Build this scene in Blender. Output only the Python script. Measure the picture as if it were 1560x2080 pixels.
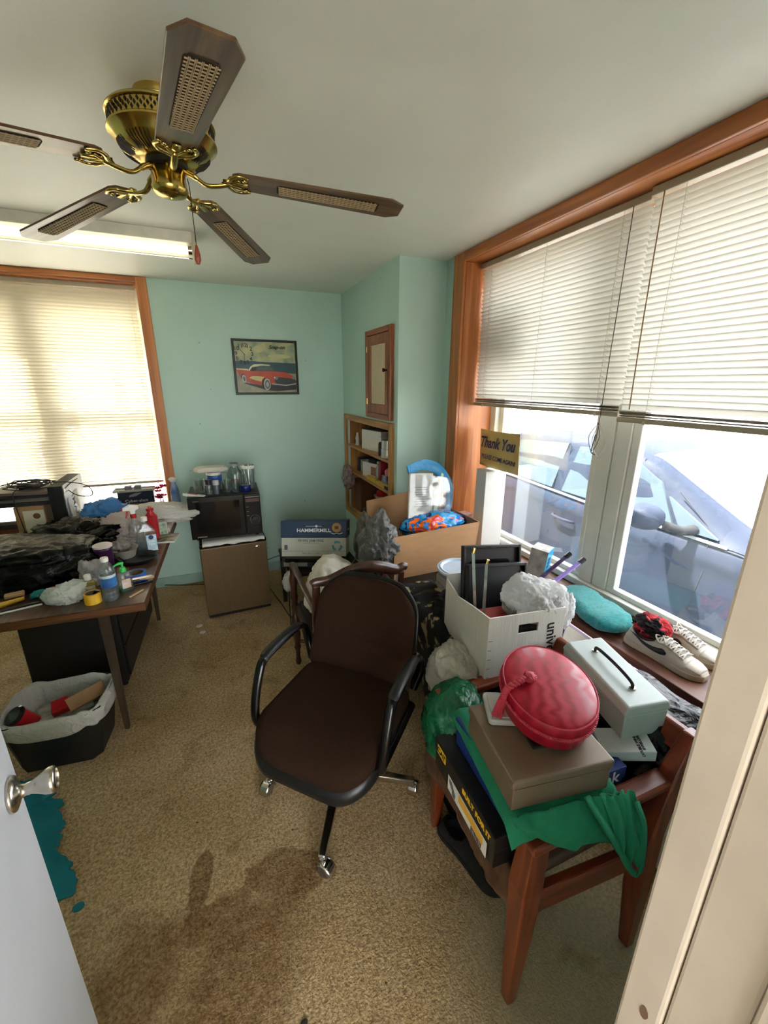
import bpy, bmesh, math, random
from mathutils import Vector, Matrix, noise, Euler
random.seed(7)
sc = bpy.context.scene
for o in list(bpy.data.objects): bpy.data.objects.remove(o)
COL = sc.collection
R = math.radians

# ------------------------------------------------------------------ camera
CAM_H = 1.65
yaw, pitch, roll = R(22.246), R(-17.063), R(-0.234)
fwd = Vector((math.sin(yaw)*math.cos(pitch), math.cos(yaw)*math.cos(pitch), math.sin(pitch)))
rt0 = Vector((math.cos(yaw), -math.sin(yaw), 0)); dn0 = fwd.cross(rt0)
rt = rt0*math.cos(roll) + dn0*math.sin(roll); dn = -rt0*math.sin(roll) + dn0*math.cos(roll)
cam = bpy.data.cameras.new('camera'); cam_o = bpy.data.objects.new('camera', cam); COL.objects.link(cam_o)
cam.sensor_fit = 'HORIZONTAL'; cam.sensor_width = 36.0; cam.lens = 847.33/1560*36.0
cam.clip_start = 0.02; cam.clip_end = 200
cam_o.matrix_world = Matrix(((rt.x, -dn.x, -fwd.x, 0), (rt.y, -dn.y, -fwd.y, 0), (rt.z, -dn.z, -fwd.z, CAM_H), (0, 0, 0, 1)))
sc.camera = cam_o

# ------------------------------------------------------------------ sky, sun, exposure
W = bpy.data.worlds.new('sky'); sc.world = W; W.use_nodes = True
bg = W.node_tree.nodes['Background']; bg.inputs[0].default_value = (0.90, 0.95, 1.0, 1); bg.inputs[1].default_value = 2.0
sun = bpy.data.lights.new('sun', 'SUN'); sun.energy = 7.0; sun.angle = R(0.6); sun.color = (1, 0.93, 0.82)
sun_o = bpy.data.objects.new('sun', sun); COL.objects.link(sun_o)
sun_o.rotation_euler = Vector((-0.35, 0.42, 1.0)).to_track_quat('Z', 'Y').to_euler()
sun_o.location = (-4, 6, 12)
sc.view_settings.view_transform = 'Standard'; sc.view_settings.look = 'None'
sc.view_settings.gamma = 1.0; sc.view_settings.use_curve_mapping = False
sc.view_settings.exposure = 2.45
sc.cycles.use_denoising = True; sc.cycles.use_adaptive_sampling = True; sc.cycles.adaptive_threshold = 0.05
sc.cycles.max_bounces = 8; sc.cycles.diffuse_bounces = 5; sc.cycles.transparent_max_bounces = 12
sc.cycles.transmission_bounces = 6; sc.cycles.sample_clamp_indirect = 8.0

# ------------------------------------------------------------------ helpers
def lin(c):
    c = c/255.0
    return c/12.92 if c <= 0.04045 else ((c+0.055)/1.055)**2.4
def S(r, g, b, a=1.0): return (lin(r), lin(g), lin(b), a)

class MB:
    """collects shapes into one mesh"""
    def __init__(s): s.v = []; s.f = []; s.uv = None
    def add(s, vs, fs):
        n = len(s.v); s.v += [tuple(v) for v in vs]; s.f += [tuple(i+n for i in f) for f in fs]; return s
    def bx(s, x0, x1, y0, y1, z0, z1, M=None):
        vs = [Vector(p) for p in ((x0,y0,z0),(x1,y0,z0),(x1,y1,z0),(x0,y1,z0),(x0,y0,z1),(x1,y0,z1),(x1,y1,z1),(x0,y1,z1))]
        if M is not None: vs = [M @ v for v in vs]
        return s.add(vs, [(0,3,2,1),(4,5,6,7),(0,1,5,4),(1,2,6,5),(2,3,7,6),(3,0,4,7)])
    def hexa(s, bot, top):
        return s.add(list(bot)+list(top), [(0,3,2,1),(4,5,6,7),(0,1,5,4),(1,2,6,5),(2,3,7,6),(3,0,4,7)])
    def tube(s, path, r, n=8, closed=False, flat=1.0, up=None):
        P = [Vector(p) for p in path]; m = len(P); rs = r if isinstance(r, (list, tuple)) else [r]*m
        vs = []; prev = None
        for i in range(m):
            if closed: t = (P[(i+1) % m]-P[i-1])
            else: t = P[min(i+1, m-1)]-P[max(i-1, 0)]
            if t.length < 1e-9: t = Vector((0,0,1))
            t.normalize()
            if up is not None: a = Vector(up) - t*t.dot(Vector(up))
            elif prev is None:
                a = Vector((0,0,1)) if abs(t.z) < 0.9 else Vector((1,0,0)); a = a - t*t.dot(a)
            else: a = prev - t*t.dot(prev)
            if a.length < 1e-6: a = t.orthogonal()
            a.normalize(); prev = a; b = t.cross(a)
            for k in range(n):
                q = 2*math.pi*k/n
                vs.append(P[i] + a*(math.cos(q)*rs[i]*flat) + b*(math.sin(q)*rs[i]))
        fs = []
        for i in range(m if closed else m-1):
            j = (i+1) % m
            for k in range(n): fs.append((i*n+k, i*n+(k+1) % n, j*n+(k+1) % n, j*n+k))
        if not closed: fs += [tuple(range(n-1, -1, -1)), tuple(range((m-1)*n, m*n))]
        return s.add(vs, fs)
    def lathe(s, prof, n=24, c=(0,0,0), M=None, sx=1, sy=1, cap=True):
        vs = []; m = len(prof)
        for r, z in prof:
            for k in range(n):
                q = 2*math.pi*k/n; p = Vector((c[0]+r*math.cos(q)*sx, c[1]+r*math.sin(q)*sy, c[2]+z))
                vs.append(M @ p if M is not None else p)
        fs = [(i*n+k, i*n+(k+1) % n, (i+1)*n+(k+1) % n, (i+1)*n+k) for i in range(m-1) for k in range(n)]
        if cap: fs += [tuple(range(n-1, -1, -1)), tuple(range((m-1)*n, m*n))]
        return s.add(vs, fs)
    def prism(s, poly, d0, d1, ax=2, M=None):
        n = len(poly)
        def P(a, b, d):
            v = Vector((a, b, d)) if ax == 2 else (Vector((a, d, b)) if ax == 1 else Vector((d, a, b)))
            return M @ v if M is not None else v
        vs = [P(a, b, d0) for a, b in poly]+[P(a, b, d1) for a, b in poly]
        return s.add(vs, [tuple(range(n-1, -1, -1)), tuple(range(n, 2*n))]+[(i, (i+1) % n, n+(i+1) % n, n+i) for i in range(n)])
    def grid(s, nu, nv, fn, wrap=False):
        vs = [fn(i/(nu-1) if not wrap else i/nu, j/(nv-1)) for j in range(nv) for i in range(nu)]
        fs = []
        for j in range(nv-1):
            for i in range(nu if wrap else nu-1):
                i2 = (i+1) % nu; fs.append((j*nu+i, j*nu+i2, (j+1)*nu+i2, (j+1)*nu+i))
        return s.add(vs, fs)
    def mesh(s, name, smooth=True):
        me = bpy.data.meshes.new(name); me.from_pydata(s.v, [], s.f); me.validate()
        bm = bmesh.new(); bm.from_mesh(me); bmesh.ops.recalc_face_normals(bm, faces=bm.faces); bm.to_mesh(me); bm.free()
        if smooth:
            for p in me.polygons: p.use_smooth = True
        return me
    def build(s, name, m, parent=None, smooth=True, bevel=0, solid=0, sub=0, auto=40, loc=None, rot=None, seg=2):
        me = s.mesh(name, smooth)
        return link(name, me, m, parent, bevel, solid, sub, auto if smooth else None, loc, rot, seg)

def link(name, me, m, parent=None, bevel=0, solid=0, sub=0, auto=None, loc=None, rot=None, seg=2):
    o = bpy.data.objects.new(name, me); COL.objects.link(o)
    if m is not None and not me.materials: me.materials.append(m)
    if parent is not None: o.parent = parent
    if loc is not None: o.location = loc
    if rot is not None: o.rotation_euler = rot
    if auto is not None:
        for e in me.edges: pass
        bm = bmesh.new(); bm.from_mesh(me); lim = R(auto)
        for e in bm.edges:
            if len(e.link_faces) == 2 and e.calc_face_angle(0) > lim: e.smooth = False
        bm.to_mesh(me); bm.free()
    if solid:
        d = o.modifiers.new('solid', 'SOLIDIFY'); d.thickness = solid; d.offset = 0
    if sub:
        d = o.modifiers.new('sub', 'SUBSURF'); d.levels = sub; d.render_levels = sub
    if bevel:
        d = o.modifiers.new('bevel', 'BEVEL'); d.width = bevel; d.segments = seg; d.limit_method = 'ANGLE'; d.angle_limit = R(35); d.harden_normals = False
    return o

def tag(o, label=None, cat=None, group=None, kind=None):
    if label: o['label'] = label
    if cat: o['category'] = cat
    if group: o['group'] = group
    if kind: o['kind'] = kind
    return o
def thing(name, label, cat, loc=(0,0,0), rz=0, group=None, rot=None):
    o = bpy.data.objects.new(name, None); COL.objects.link(o); o.empty_display_size = 0.05
    o.location = loc; o.rotation_euler = rot if rot is not None else (0, 0, rz)
    return tag(o, label, cat, group)
def struct(name, mb, m, label=None, parent=None, **k):
    o = mb.build(name, m, parent, **k)
    if parent is None:
        o['kind'] = 'structure'
        if label: o['label'] = label
    return o
def copy_tree(o, parent=None):
    c = o.copy(); COL.objects.link(c); c.parent = parent
    for ch in list(o.children):
        if ch.name != c.name: copy_tree(ch, c)
    return c

_txt = {}
def text(parent, s, size, loc, m, rot=(R(90), 0, 0), shear=0.0, bold=0.0, name='lettering', align='CENTER', sx=1.0, M=None, depth=0.0004):
    cu = bpy.data.curves.new('t', 'FONT'); cu.body = s; cu.size = size; cu.shear = shear; cu.offset = bold; cu.extrude = depth
    cu.align_x = align; cu.align_y = 'CENTER'; cu.resolution_u = 3
    to = bpy.data.objects.new('t', cu); COL.objects.link(to)
    dg = bpy.context.evaluated_depsgraph_get(); me = bpy.data.meshes.new_from_object(to.evaluated_get(dg))
    bpy.data.objects.remove(to)
    if sx != 1.0:
        for v in me.vertices: v.co.x *= sx
    me.materials.clear(); me.materials.append(m)
    o = bpy.data.objects.new(name, me); COL.objects.link(o); o.parent = parent
    if M is not None: o.matrix_local = M
    else: o.location = loc; o.rotation_euler = rot
    return o

def frame_M(o, x, n):
    """matrix with origin o, local x along x, local z along n"""
    x = Vector(x).normalized(); n = Vector(n); n = (n - x*n.dot(x)).normalized(); y = n.cross(x)
    M = Matrix((x, y, n)).transposed().to_4x4(); M.translation = Vector(o); return M

def fbm(p, o=4): return noise.fractal(p, 1.0, 2.0, o)
def ridge(p): return 1-abs(noise.noise(p))*2

def blob(name, c, r, m, parent=None, seed=0, amp=0.12, freq=3.0, floor=None, sub=5, peaks=(), folds=0.0, power=1.0, stretch=(1,1,1), loc=None, rot=None):
    """a crumpled, closed bag or cloth heap: ball pushed about by creased noise"""
    bm = bmesh.new(); bmesh.ops.create_icosphere(bm, subdivisions=sub, radius=1.0)
    off = Vector((seed*7.31, seed*3.17, seed*5.71)); c = Vector(c); st = Vector(stretch)
    for v in bm.verts:
        d = v.co.normalized()
        if power != 1.0:
            d2 = Vector([math.copysign(abs(a)**power, a) for a in d])
        else: d2 = d
        q = Vector((d.x*st.x, d.y*st.y, d.z*st.z))
        k = 1 + amp*noise.noise(q*freq+off) + amp*0.55*ridge(q*freq*2.1+off) + amp*0.30*ridge(q*freq*4.7+off*1.3) + amp*0.12*ridge(q*freq*9+off)
        if folds: k += folds*math.sin(math.atan2(d.y, d.x)*11 + 4*noise.noise(q*2+off))*(0.3+0.7*abs(d.z))
        for pd, g, w in peaks:
            pd = Vector(pd).normalized(); t = d.dot(pd)
            if t > 0: k += g*(t**w)
        p = Vector((d2.x*r[0]*k, d2.y*r[1]*k, d2.z*r[2]*k)) + c
        if floor is not None and p.z < floor: p.z = floor + 0.004*noise.noise(p*40)
        v.co = p
    me = bpy.data.meshes.new(name); bm.to_mesh(me); bm.free()
    for p in me.polygons: p.use_smooth = True
    return link(name, me, m, parent, loc=loc, rot=rot)

def sheet(name, fn, nu, nv, m, parent=None, thick=0.0015, **k):
    mb = MB(); mb.grid(nu, nv, lambda u, v: fn(u, v)); return mb.build(name, m, parent, solid=thick, auto=180, **k)

def rrect(x0, x1, y0, y1, r, n=5):
    out = []
    for cx, cy, a in ((x1-r, y1-r, 0), (x0+r, y1-r, 90), (x0+r, y0+r, 180), (x1-r, y0+r, 270)):
        for i in range(n+1):
            q = R(a+90*i/n); out.append((cx+r*math.cos(q), cy+r*math.sin(q)))
    return out

def spline(pts, n=8, closed=False):
    P = [Vector(p) for p in pts]; out = []; m = len(P)
    rng = range(m) if closed else range(m-1)
    for i in rng:
        p1, p2 = P[i], P[(i+1) % m]
        p0 = P[i-1] if (closed or i > 0) else p1*2-p2
        p3 = P[(i+2) % m] if (closed or i+2 < m) else p2*2-p1
        for k in range(n):
            t = k/n; out.append(0.5*((2*p1)+(p2-p0)*t+(2*p0-5*p1+4*p2-p3)*t*t+(3*p1-p0-3*p2+p3)*t*t*t))
    if not closed: out.append(P[-1])
    return out
# ------------------------------------------------------------------ materials (all procedural)
_mc = {}
def _new(name):
    m = bpy.data.materials.new(name); m.use_nodes = True
    nt = m.node_tree; return m, nt, nt.nodes['Principled BSDF'], nt.nodes.new, nt.links.new
def M(name, col=(200,200,200), rough=0.5, metal=0.0, var=0.06, scale=18, bump=0.0, bscale=60, trans=0.0, ior=1.45, spec=0.5, coat=0.0, sheen=0.0, alpha=1.0, col2=None, aniso=(1,1,1)):
    if name in _mc: return _mc[name]
    m, nt, b, N, L = _new(name)
    tc = N('ShaderNodeTexCoord'); mp = N('ShaderNodeMapping'); mp.inputs['Scale'].default_value = aniso; L(tc.outputs['Object'], mp.inputs[0])
    nz = N('ShaderNodeTexNoise'); nz.inputs['Scale'].default_value = scale; nz.inputs['Detail'].default_value = 4; L(mp.outputs[0], nz.inputs['Vector'])
    rp = N('ShaderNodeValToRGB'); c = S(*col)
    if col2: a, d = c, S(*col2)
    else: a = tuple(x*(1-var) for x in c[:3])+(1,); d = tuple(min(1, x*(1+var)) for x in c[:3])+(1,)
    rp.color_ramp.elements[0].color = a; rp.color_ramp.elements[1].color = d
    rp.color_ramp.elements[0].position = 0.32; rp.color_ramp.elements[1].position = 0.68
    L(nz.outputs[0], rp.inputs[0]); L(rp.outputs[0], b.inputs['Base Color'])
    b.inputs['Roughness'].default_value = rough; b.inputs['Metallic'].default_value = metal; b.inputs['IOR'].default_value = ior
    b.inputs['Specular IOR Level'].default_value = spec
    if trans: b.inputs['Transmission Weight'].default_value = trans
    if coat: b.inputs['Coat Weight'].default_value = coat
    if sheen: b.inputs['Sheen Weight'].default_value = sheen
    if alpha < 1: b.inputs['Alpha'].default_value = alpha
    if bump:
        n2 = N('ShaderNodeTexNoise'); n2.inputs['Scale'].default_value = bscale; n2.inputs['Detail'].default_value = 5; L(mp.outputs[0], n2.inputs['Vector'])
        bp = N('ShaderNodeBump'); bp.inputs['Strength'].default_value = bump; bp.inputs['Distance'].default_value = 0.004
        L(n2.outputs[0], bp.inputs['Height']); L(bp.outputs[0], b.inputs['Normal'])
    _mc[name] = m; return m
def wood(name, c1, c2, axis='z', scale=6.0, rough=0.45, knots=0.0, stretch=14, coat=0.0, c3=None):
    if name in _mc: return _mc[name]
    m, nt, b, N, L = _new(name)
    tc = N('ShaderNodeTexCoord'); mp = N('ShaderNodeMapping')
    s = [scale*stretch]*3; s['xyz'.index(axis)] = scale; mp.inputs['Scale'].default_value = s
    L(tc.outputs['Object'], mp.inputs[0])
    nz = N('ShaderNodeTexNoise'); nz.inputs['Scale'].default_value = 0.35; nz.inputs['Detail'].default_value = 7; nz.inputs['Distortion'].default_value = 1.2; L(mp.outputs[0], nz.inputs['Vector'])
    rp = N('ShaderNodeValToRGB'); rp.color_ramp.elements[0].color = S(*c1); rp.color_ramp.elements[1].color = S(*c2)
    rp.color_ramp.elements[0].position = 0.34; rp.color_ramp.elements[1].position = 0.66
    if c3: e = rp.color_ramp.elements.new(0.5); e.color = S(*c3)
    L(nz.outputs[0], rp.inputs[0]); out = rp.outputs[0]
    if knots:
        m2 = N('ShaderNodeMapping'); k = [9.0]*3; k['xyz'.index(axis)] = 4.0; m2.inputs['Scale'].default_value = k; L(tc.outputs['Object'], m2.inputs[0])
        vo = N('ShaderNodeTexVoronoi'); vo.inputs['Scale'].default_value = 1.0; L(m2.outputs[0], vo.inputs['Vector'])
        r2 = N('ShaderNodeValToRGB'); r2.color_ramp.elements[0].color = (knots,)*3+(1,); r2.color_ramp.elements[0].position = 0.05; r2.color_ramp.elements[1].color = (1,1,1,1); r2.color_ramp.elements[1].position = 0.12
        L(vo.outputs['Distance'], r2.inputs[0])
        mx = N('ShaderNodeMixRGB'); mx.blend_type = 'MULTIPLY'; mx.inputs[0].default_value = 1; L(out, mx.inputs[1]); L(r2.outputs[0], mx.inputs[2]); out = mx.outputs[0]
    L(out, b.inputs['Base Color']); b.inputs['Roughness'].default_value = rough
    if coat: b.inputs['Coat Weight'].default_value = coat; b.inputs['Coat Roughness'].default_value = 0.15
    bp = N('ShaderNodeBump'); bp.inputs['Strength'].default_value = 0.15; bp.inputs['Distance'].default_value = 0.002; L(nz.outputs[0], bp.inputs['Height']); L(bp.outputs[0], b.inputs['Normal'])
    _mc[name] = m; return m
def film(name, col, tr=0.4, rough=0.25, through=0.0, bump=0.5, bscale=14, spec=0.5):
    """thin plastic film: glossy skin, some light passes through it, part see-through"""
    if name in _mc: return _mc[name]
    m, nt, b, N, L = _new(name); out = nt.nodes['Material Output']
    b.inputs['Base Color'].default_value = S(*col); b.inputs['Roughness'].default_value = rough; b.inputs['Specular IOR Level'].default_value = spec
    tc = N('ShaderNodeTexCoord'); nz = N('ShaderNodeTexNoise'); nz.inputs['Scale'].default_value = bscale; nz.inputs['Detail'].default_value = 6; nz.inputs['Distortion'].default_value = 1.5
    L(tc.outputs['Object'], nz.inputs['Vector']); bp = N('ShaderNodeBump'); bp.inputs['Strength'].default_value = bump; bp.inputs['Distance'].default_value = 0.02
    L(nz.outputs[0], bp.inputs['Height']); L(bp.outputs[0], b.inputs['Normal'])
    cur = b.outputs[0]
    if tr:
        t = N('ShaderNodeBsdfTranslucent'); t.inputs[0].default_value = S(*col); mx = N('ShaderNodeMixShader'); mx.inputs[0].default_value = tr
        L(cur, mx.inputs[1]); L(t.outputs[0], mx.inputs[2]); cur = mx.outputs[0]
    if through:
        t = N('ShaderNodeBsdfTransparent'); mx = N('ShaderNodeMixShader'); mx.inputs[0].default_value = through
        L(cur, mx.inputs[1]); L(t.outputs[0], mx.inputs[2]); cur = mx.outputs[0]
    L(cur, out.inputs[0]); _mc[name] = m; return m
def glass_clear(name, col=(255,255,255), dust=0.08, dustcol=(190,200,210), gloss=0.06, streak=(30,30,3), rough=0.02):
    """thin glass: see-through, a faint reflection, a film of dust"""
    if name in _mc: return _mc[name]
    m, nt, b, N, L = _new(name); out = nt.nodes['Material Output']; nt.nodes.remove(b)
    t = N('ShaderNodeBsdfTransparent'); t.inputs[0].default_value = S(*col)
    g = N('ShaderNodeBsdfGlossy'); g.inputs['Roughness'].default_value = rough
    lw = N('ShaderNodeLayerWeight'); lw.inputs[0].default_value = 0.25
    mr = N('ShaderNodeMath'); mr.operation = 'MULTIPLY_ADD'; mr.inputs[1].default_value = 0.5; mr.inputs[2].default_value = gloss*0.5; L(lw.outputs['Fresnel'], mr.inputs[0])
    mx = N('ShaderNodeMixShader'); L(mr.outputs[0], mx.inputs[0]); L(t.outputs[0], mx.inputs[1]); L(g.outputs[0], mx.inputs[2]); cur = mx.outputs[0]
    if dust:
        tc = N('ShaderNodeTexCoord'); mp = N('ShaderNodeMapping'); mp.inputs['Scale'].default_value = streak; L(tc.outputs['Object'], mp.inputs[0])
        nz = N('ShaderNodeTexNoise'); nz.inputs['Scale'].default_value = 1.0; nz.inputs['Detail'].default_value = 8; L(mp.outputs[0], nz.inputs['Vector'])
        n2 = N('ShaderNodeTexNoise'); n2.inputs['Scale'].default_value = 260; L(tc.outputs['Object'], n2.inputs['Vector'])
        ad = N('ShaderNodeMath'); ad.operation = 'MULTIPLY'; L(nz.outputs[0], ad.inputs[0]); L(n2.outputs[0], ad.inputs[1])
        ml = N('ShaderNodeMath'); ml.operation = 'MULTIPLY'; ml.inputs[1].default_value = dust*4; L(ad.outputs[0], ml.inputs[0])
        d = N('ShaderNodeBsdfDiffuse'); d.inputs[0].default_value = S(*dustcol); tl = N('ShaderNodeBsdfTranslucent'); tl.inputs[0].default_value = S(*dustcol)
        a2 = N('ShaderNodeMixShader'); a2.inputs[0].default_value = 0.5; L(d.outputs[0], a2.inputs[1]); L(tl.outputs[0], a2.inputs[2])
        m2 = N('ShaderNodeMixShader'); L(ml.outputs[0], m2.inputs[0]); L(cur, m2.inputs[1]); L(a2.outputs[0], m2.inputs[2]); cur = m2.outputs[0]
    L(cur, out.inputs[0]); _mc[name] = m; return m
def slat_mat(name, col, tr):
    if name in _mc: return _mc[name]
    m, nt, b, N, L = _new(name); out = nt.nodes['Material Output']
    b.inputs['Base Color'].default_value = S(*col); b.inputs['Roughness'].default_value = 0.45
    t = N('ShaderNodeBsdfTranslucent'); t.inputs[0].default_value = S(*col); mx = N('ShaderNodeMixShader'); mx.inputs[0].default_value = tr
    L(b.outputs[0], mx.inputs[1]); L(t.outputs[0], mx.inputs[2]); L(mx.outputs[0], out.inputs[0]); _mc[name] = m; return m
def wall_paint(name, c1, c2, rough=0.55, dirt=0.0):
    if name in _mc: return _mc[name]
    m, nt, b, N, L = _new(name)
    tc = N('ShaderNodeTexCoord')
    nz = N('ShaderNodeTexNoise'); nz.inputs['Scale'].default_value = 1.6; nz.inputs['Detail'].default_value = 5; L(tc.outputs['Object'], nz.inputs['Vector'])
    rp = N('ShaderNodeValToRGB'); rp.color_ramp.elements[0].color = S(*c1); rp.color_ramp.elements[1].color = S(*c2); rp.color_ramp.elements[0].position = 0.3; rp.color_ramp.elements[1].position = 0.7
    L(nz.outputs[0], rp.inputs[0]); out = rp.outputs[0]
    if dirt:
        vo = N('ShaderNodeTexVoronoi'); vo.inputs['Scale'].default_value = 5.5; L(tc.outputs['Object'], vo.inputs['Vector'])
        r2 = N('ShaderNodeValToRGB'); r2.color_ramp.elements[0].color = (0.35,0.33,0.3,1); r2.color_ramp.elements[0].position = 0.018; r2.color_ramp.elements[1].color = (1,1,1,1); r2.color_ramp.elements[1].position = 0.04
        L(vo.outputs['Distance'], r2.inputs[0]); mx = N('ShaderNodeMixRGB'); mx.blend_type = 'MULTIPLY'; mx.inputs[0].default_value = dirt; L(out, mx.inputs[1]); L(r2.outputs[0], mx.inputs[2]); out = mx.outputs[0]
    L(out, b.inputs['Base Color']); b.inputs['Roughness'].default_value = rough
    n2 = N('ShaderNodeTexNoise'); n2.inputs['Scale'].default_value = 90; n2.inputs['Detail'].default_value = 3; L(tc.outputs['Object'], n2.inputs['Vector'])
    bp = N('ShaderNodeBump'); bp.inputs['Strength'].default_value = 0.12; bp.inputs['Distance'].default_value = 0.003; L(n2.outputs[0], bp.inputs['Height']); L(bp.outputs[0], b.inputs['Normal'])
    _mc[name] = m; return m
def carpet_mat():
    m, nt, b, N, L = _new('worn_carpet'); tc = N('ShaderNodeTexCoord'); P = tc.outputs['Object']
    def nz(s, d=4, dist=0.0):
        n = N('ShaderNodeTexNoise'); n.inputs['Scale'].default_value = s; n.inputs['Detail'].default_value = d; n.inputs['Distortion'].default_value = dist; L(P, n.inputs['Vector']); return n.outputs[0]
    def ramp(x, p0, p1, c0=(0,0,0,1), c1=(1,1,1,1)):
        r = N('ShaderNodeValToRGB'); r.color_ramp.elements[0].position = p0; r.color_ramp.elements[1].position = p1
        r.color_ramp.elements[0].color = c0; r.color_ramp.elements[1].color = c1; L(x, r.inputs[0]); return r.outputs[0]
    def mix(f, a, c, mode='MIX'):
        x = N('ShaderNodeMixRGB'); x.blend_type = mode
        for s, v in ((0, f), (1, a), (2, c)):
            if isinstance(v, (int, float)): x.inputs[s].default_value = v
            elif isinstance(v, tuple): x.inputs[s].default_value = v
            else: L(v, x.inputs[s])
        return x.outputs[0]
    base = mix(ramp(nz(2.2, 5), 0.35, 0.65), S(206,174,128), S(228,200,158))
    base = mix(ramp(nz(105, 5, 0.6), 0.36, 0.64), mix(1.0, base, (0.50,0.47,0.43,1), 'MULTIPLY'), base)
    base = mix(ramp(nz(300, 2), 0.4, 0.62), mix(1.0, base, (0.80,0.78,0.75,1), 'MULTIPLY'), base)
    # paler, greyer patch by the doorway chair
    def spot(cx, cy, rx, ry, rz, wob, soft, nscale=7):
        mp = N('ShaderNodeMapping'); mp.vector_type = 'TEXTURE'; mp.inputs['Location'].default_value = (cx, cy, 0); mp.inputs['Rotation'].default_value = (0, 0, R(rz)); mp.inputs['Scale'].default_value = (rx, ry, 1); L(P, mp.inputs[0])
        ln = N('ShaderNodeVectorMath'); ln.operation = 'LENGTH'; L(mp.outputs[0], ln.inputs[0])
        n = nz(nscale, 6, 0.5); s = N('ShaderNodeMath'); s.operation = 'MULTIPLY_ADD'; s.inputs[1].default_value = wob; L(n, s.inputs[0]); L(ln.outputs['Value'], s.inputs[2])
        mr = N('ShaderNodeMapRange'); mr.inputs[1].default_value = 1.0+wob*0.5-soft; mr.inputs[2].default_value = 1.0+wob*0.5+soft; mr.inputs[3].default_value = 1.0; mr.inputs[4].default_value = 0.0; L(s.outputs[0], mr.inputs[0]); return mr.outputs[0]
    base = mix(mix(1.0, spot(0.82, 0.42, 0.34, 0.42, 0, 0.5, 0.35), (0.75,0.75,0.75,1), 'MULTIPLY'), base, S(168,158,132))
    wet = spot(0.08, 1.08, 0.14, 0.085, -20, 0.9, 0.06, 9)
    for a in ((-0.16,1.04,0.13,0.06,10,1.2,0.08,9), (-0.36,0.98,0.12,0.13,20,1.3,0.35,8), (-0.20,1.18,0.035,0.10,-12,0.7,0.07,12), (-0.12,0.82,0.25,0.14,35,1.3,0.40,8), (-0.05,0.95,0.16,0.10,0,1.2,0.3,9)):
        wet = mix(1.0, wet, spot(*a), 'LIGHTEN')
    base = mix(mix(1.0, wet, ramp(nz(26, 6, 0.6), 0.3, 0.7, (0.55,0.55,0.55,1), (1,1,1,1)), 'MULTIPLY'), base, mix(1.0, base, (0.46,0.37,0.29,1), 'MULTIPLY'))
    grime = ramp(nz(5.5, 6, 0.8), 0.56, 0.74)
    base = mix(grime, base, mix(1.0, base, (0.66,0.60,0.54,1), 'MULTIPLY'))
    vo = N('ShaderNodeTexVoronoi'); vo.inputs['Scale'].default_value = 9; vo.inputs['Randomness'].default_value = 1; L(P, vo.inputs['Vector'])
    base = mix(ramp(vo.outputs['Distance'], 0.022, 0.045, (1,1,1,1), (0,0,0,1)), base, S(64,52,40))
    L(base, b.inputs['Base Color']); b.inputs['Roughness'].default_value = 0.95; b.inputs['Specular IOR Level'].default_value = 0.15
    bp = N('ShaderNodeBump'); bp.inputs['Strength'].default_value = 0.8; bp.inputs['Distance'].default_value = 0.008; L(nz(170, 5), bp.inputs['Height']); L(bp.outputs[0], b.inputs['Normal'])
    return m
# ------------------------------------------------------------------ room shell
ZC, YB, XR = 2.355, 3.66, 1.42
mint = wall_paint('mint_wall_paint', (180,210,198), (190,219,208), 0.5, dirt=0.7)
ceil_m = wall_paint('ceiling_paint', (228,228,217), (238,238,229), 0.42)
pine_z = wood('stained_pine_upright', (156,86,38), (206,132,70), 'z', 3.0, 0.35, knots=0.25, c3=(182,108,54))
pine_y = wood('stained_pine_lengthwise', (156,86,38), (206,132,70), 'y', 3.0, 0.35, knots=0.25, c3=(182,108,54))
pine_x = wood('stained_pine_crosswise', (156,86,38), (206,132,70), 'x', 3.0, 0.35, knots=0.25, c3=(182,108,54))
white_paint = M('white_painted_frame', (214,214,208), 0.45, var=0.05, scale=9, bump=0.15, bscale=30)
cream_paint = M('cream_chipped_paint', (208,194,180), 0.55, var=0.06, scale=6, bump=0.35, bscale=24)
pane_m = glass_clear('dusty_window_glass', dust=0.013, dustcol=(200,212,228))
pane_clean = glass_clear('window_glass', dust=0.03)
carpet = carpet_mat()
struct('floor', MB().bx(-2.75, 1.75, -1.6, 3.95, -0.12, 0), carpet, 'worn tan carpet with brown stains', smooth=False)
struct('ceiling', MB().bx(-2.75, 1.80, -0.05, 3.95, ZC, ZC+0.12), ceil_m, 'off-white painted ceiling', smooth=False)
struct('wall_left', MB().bx(-2.75, -2.6, 0.05, 3.95, 0, ZC), mint, 'mint green side wall', smooth=False)
wb = MB()  # back wall round the window
wb.bx(-0.345, XR+0.33, YB, YB+0.24, 0, ZC).bx(-2.6, -0.345, YB, YB+0.24, 0, 0.615).bx(-2.6, -0.345, YB, YB+0.24, 2.335, ZC).bx(-2.6, -2.2, YB, YB+0.24, 0.615, 2.335)
struct('wall_back', wb, mint, 'mint green back wall', smooth=False)
wr = MB(); X1 = 1.75
wr.bx(XR, X1, 0.05, 3.66, 0, 0.62).bx(XR, X1, 0.05, 3.66, 2.32, ZC).bx(XR, X1, 2.285, 3.66, 0.62, 2.32).bx(XR, X1, 0.05, 0.36, 0.62, 2.32)
struct('wall_right', wr, mint, 'mint green wall under and around the wide window', smooth=False)
wf = MB(); wf.bx(-2.6, -0.30, 0.05, 0.18, 0, ZC).bx(0.455, XR, 0.05, 0.18, 0, ZC).bx(-0.30, 0.455, 0.05, 0.18, 2.06, ZC)
struct('wall_front', wf, mint, 'mint green wall with the doorway', smooth=False)
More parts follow.
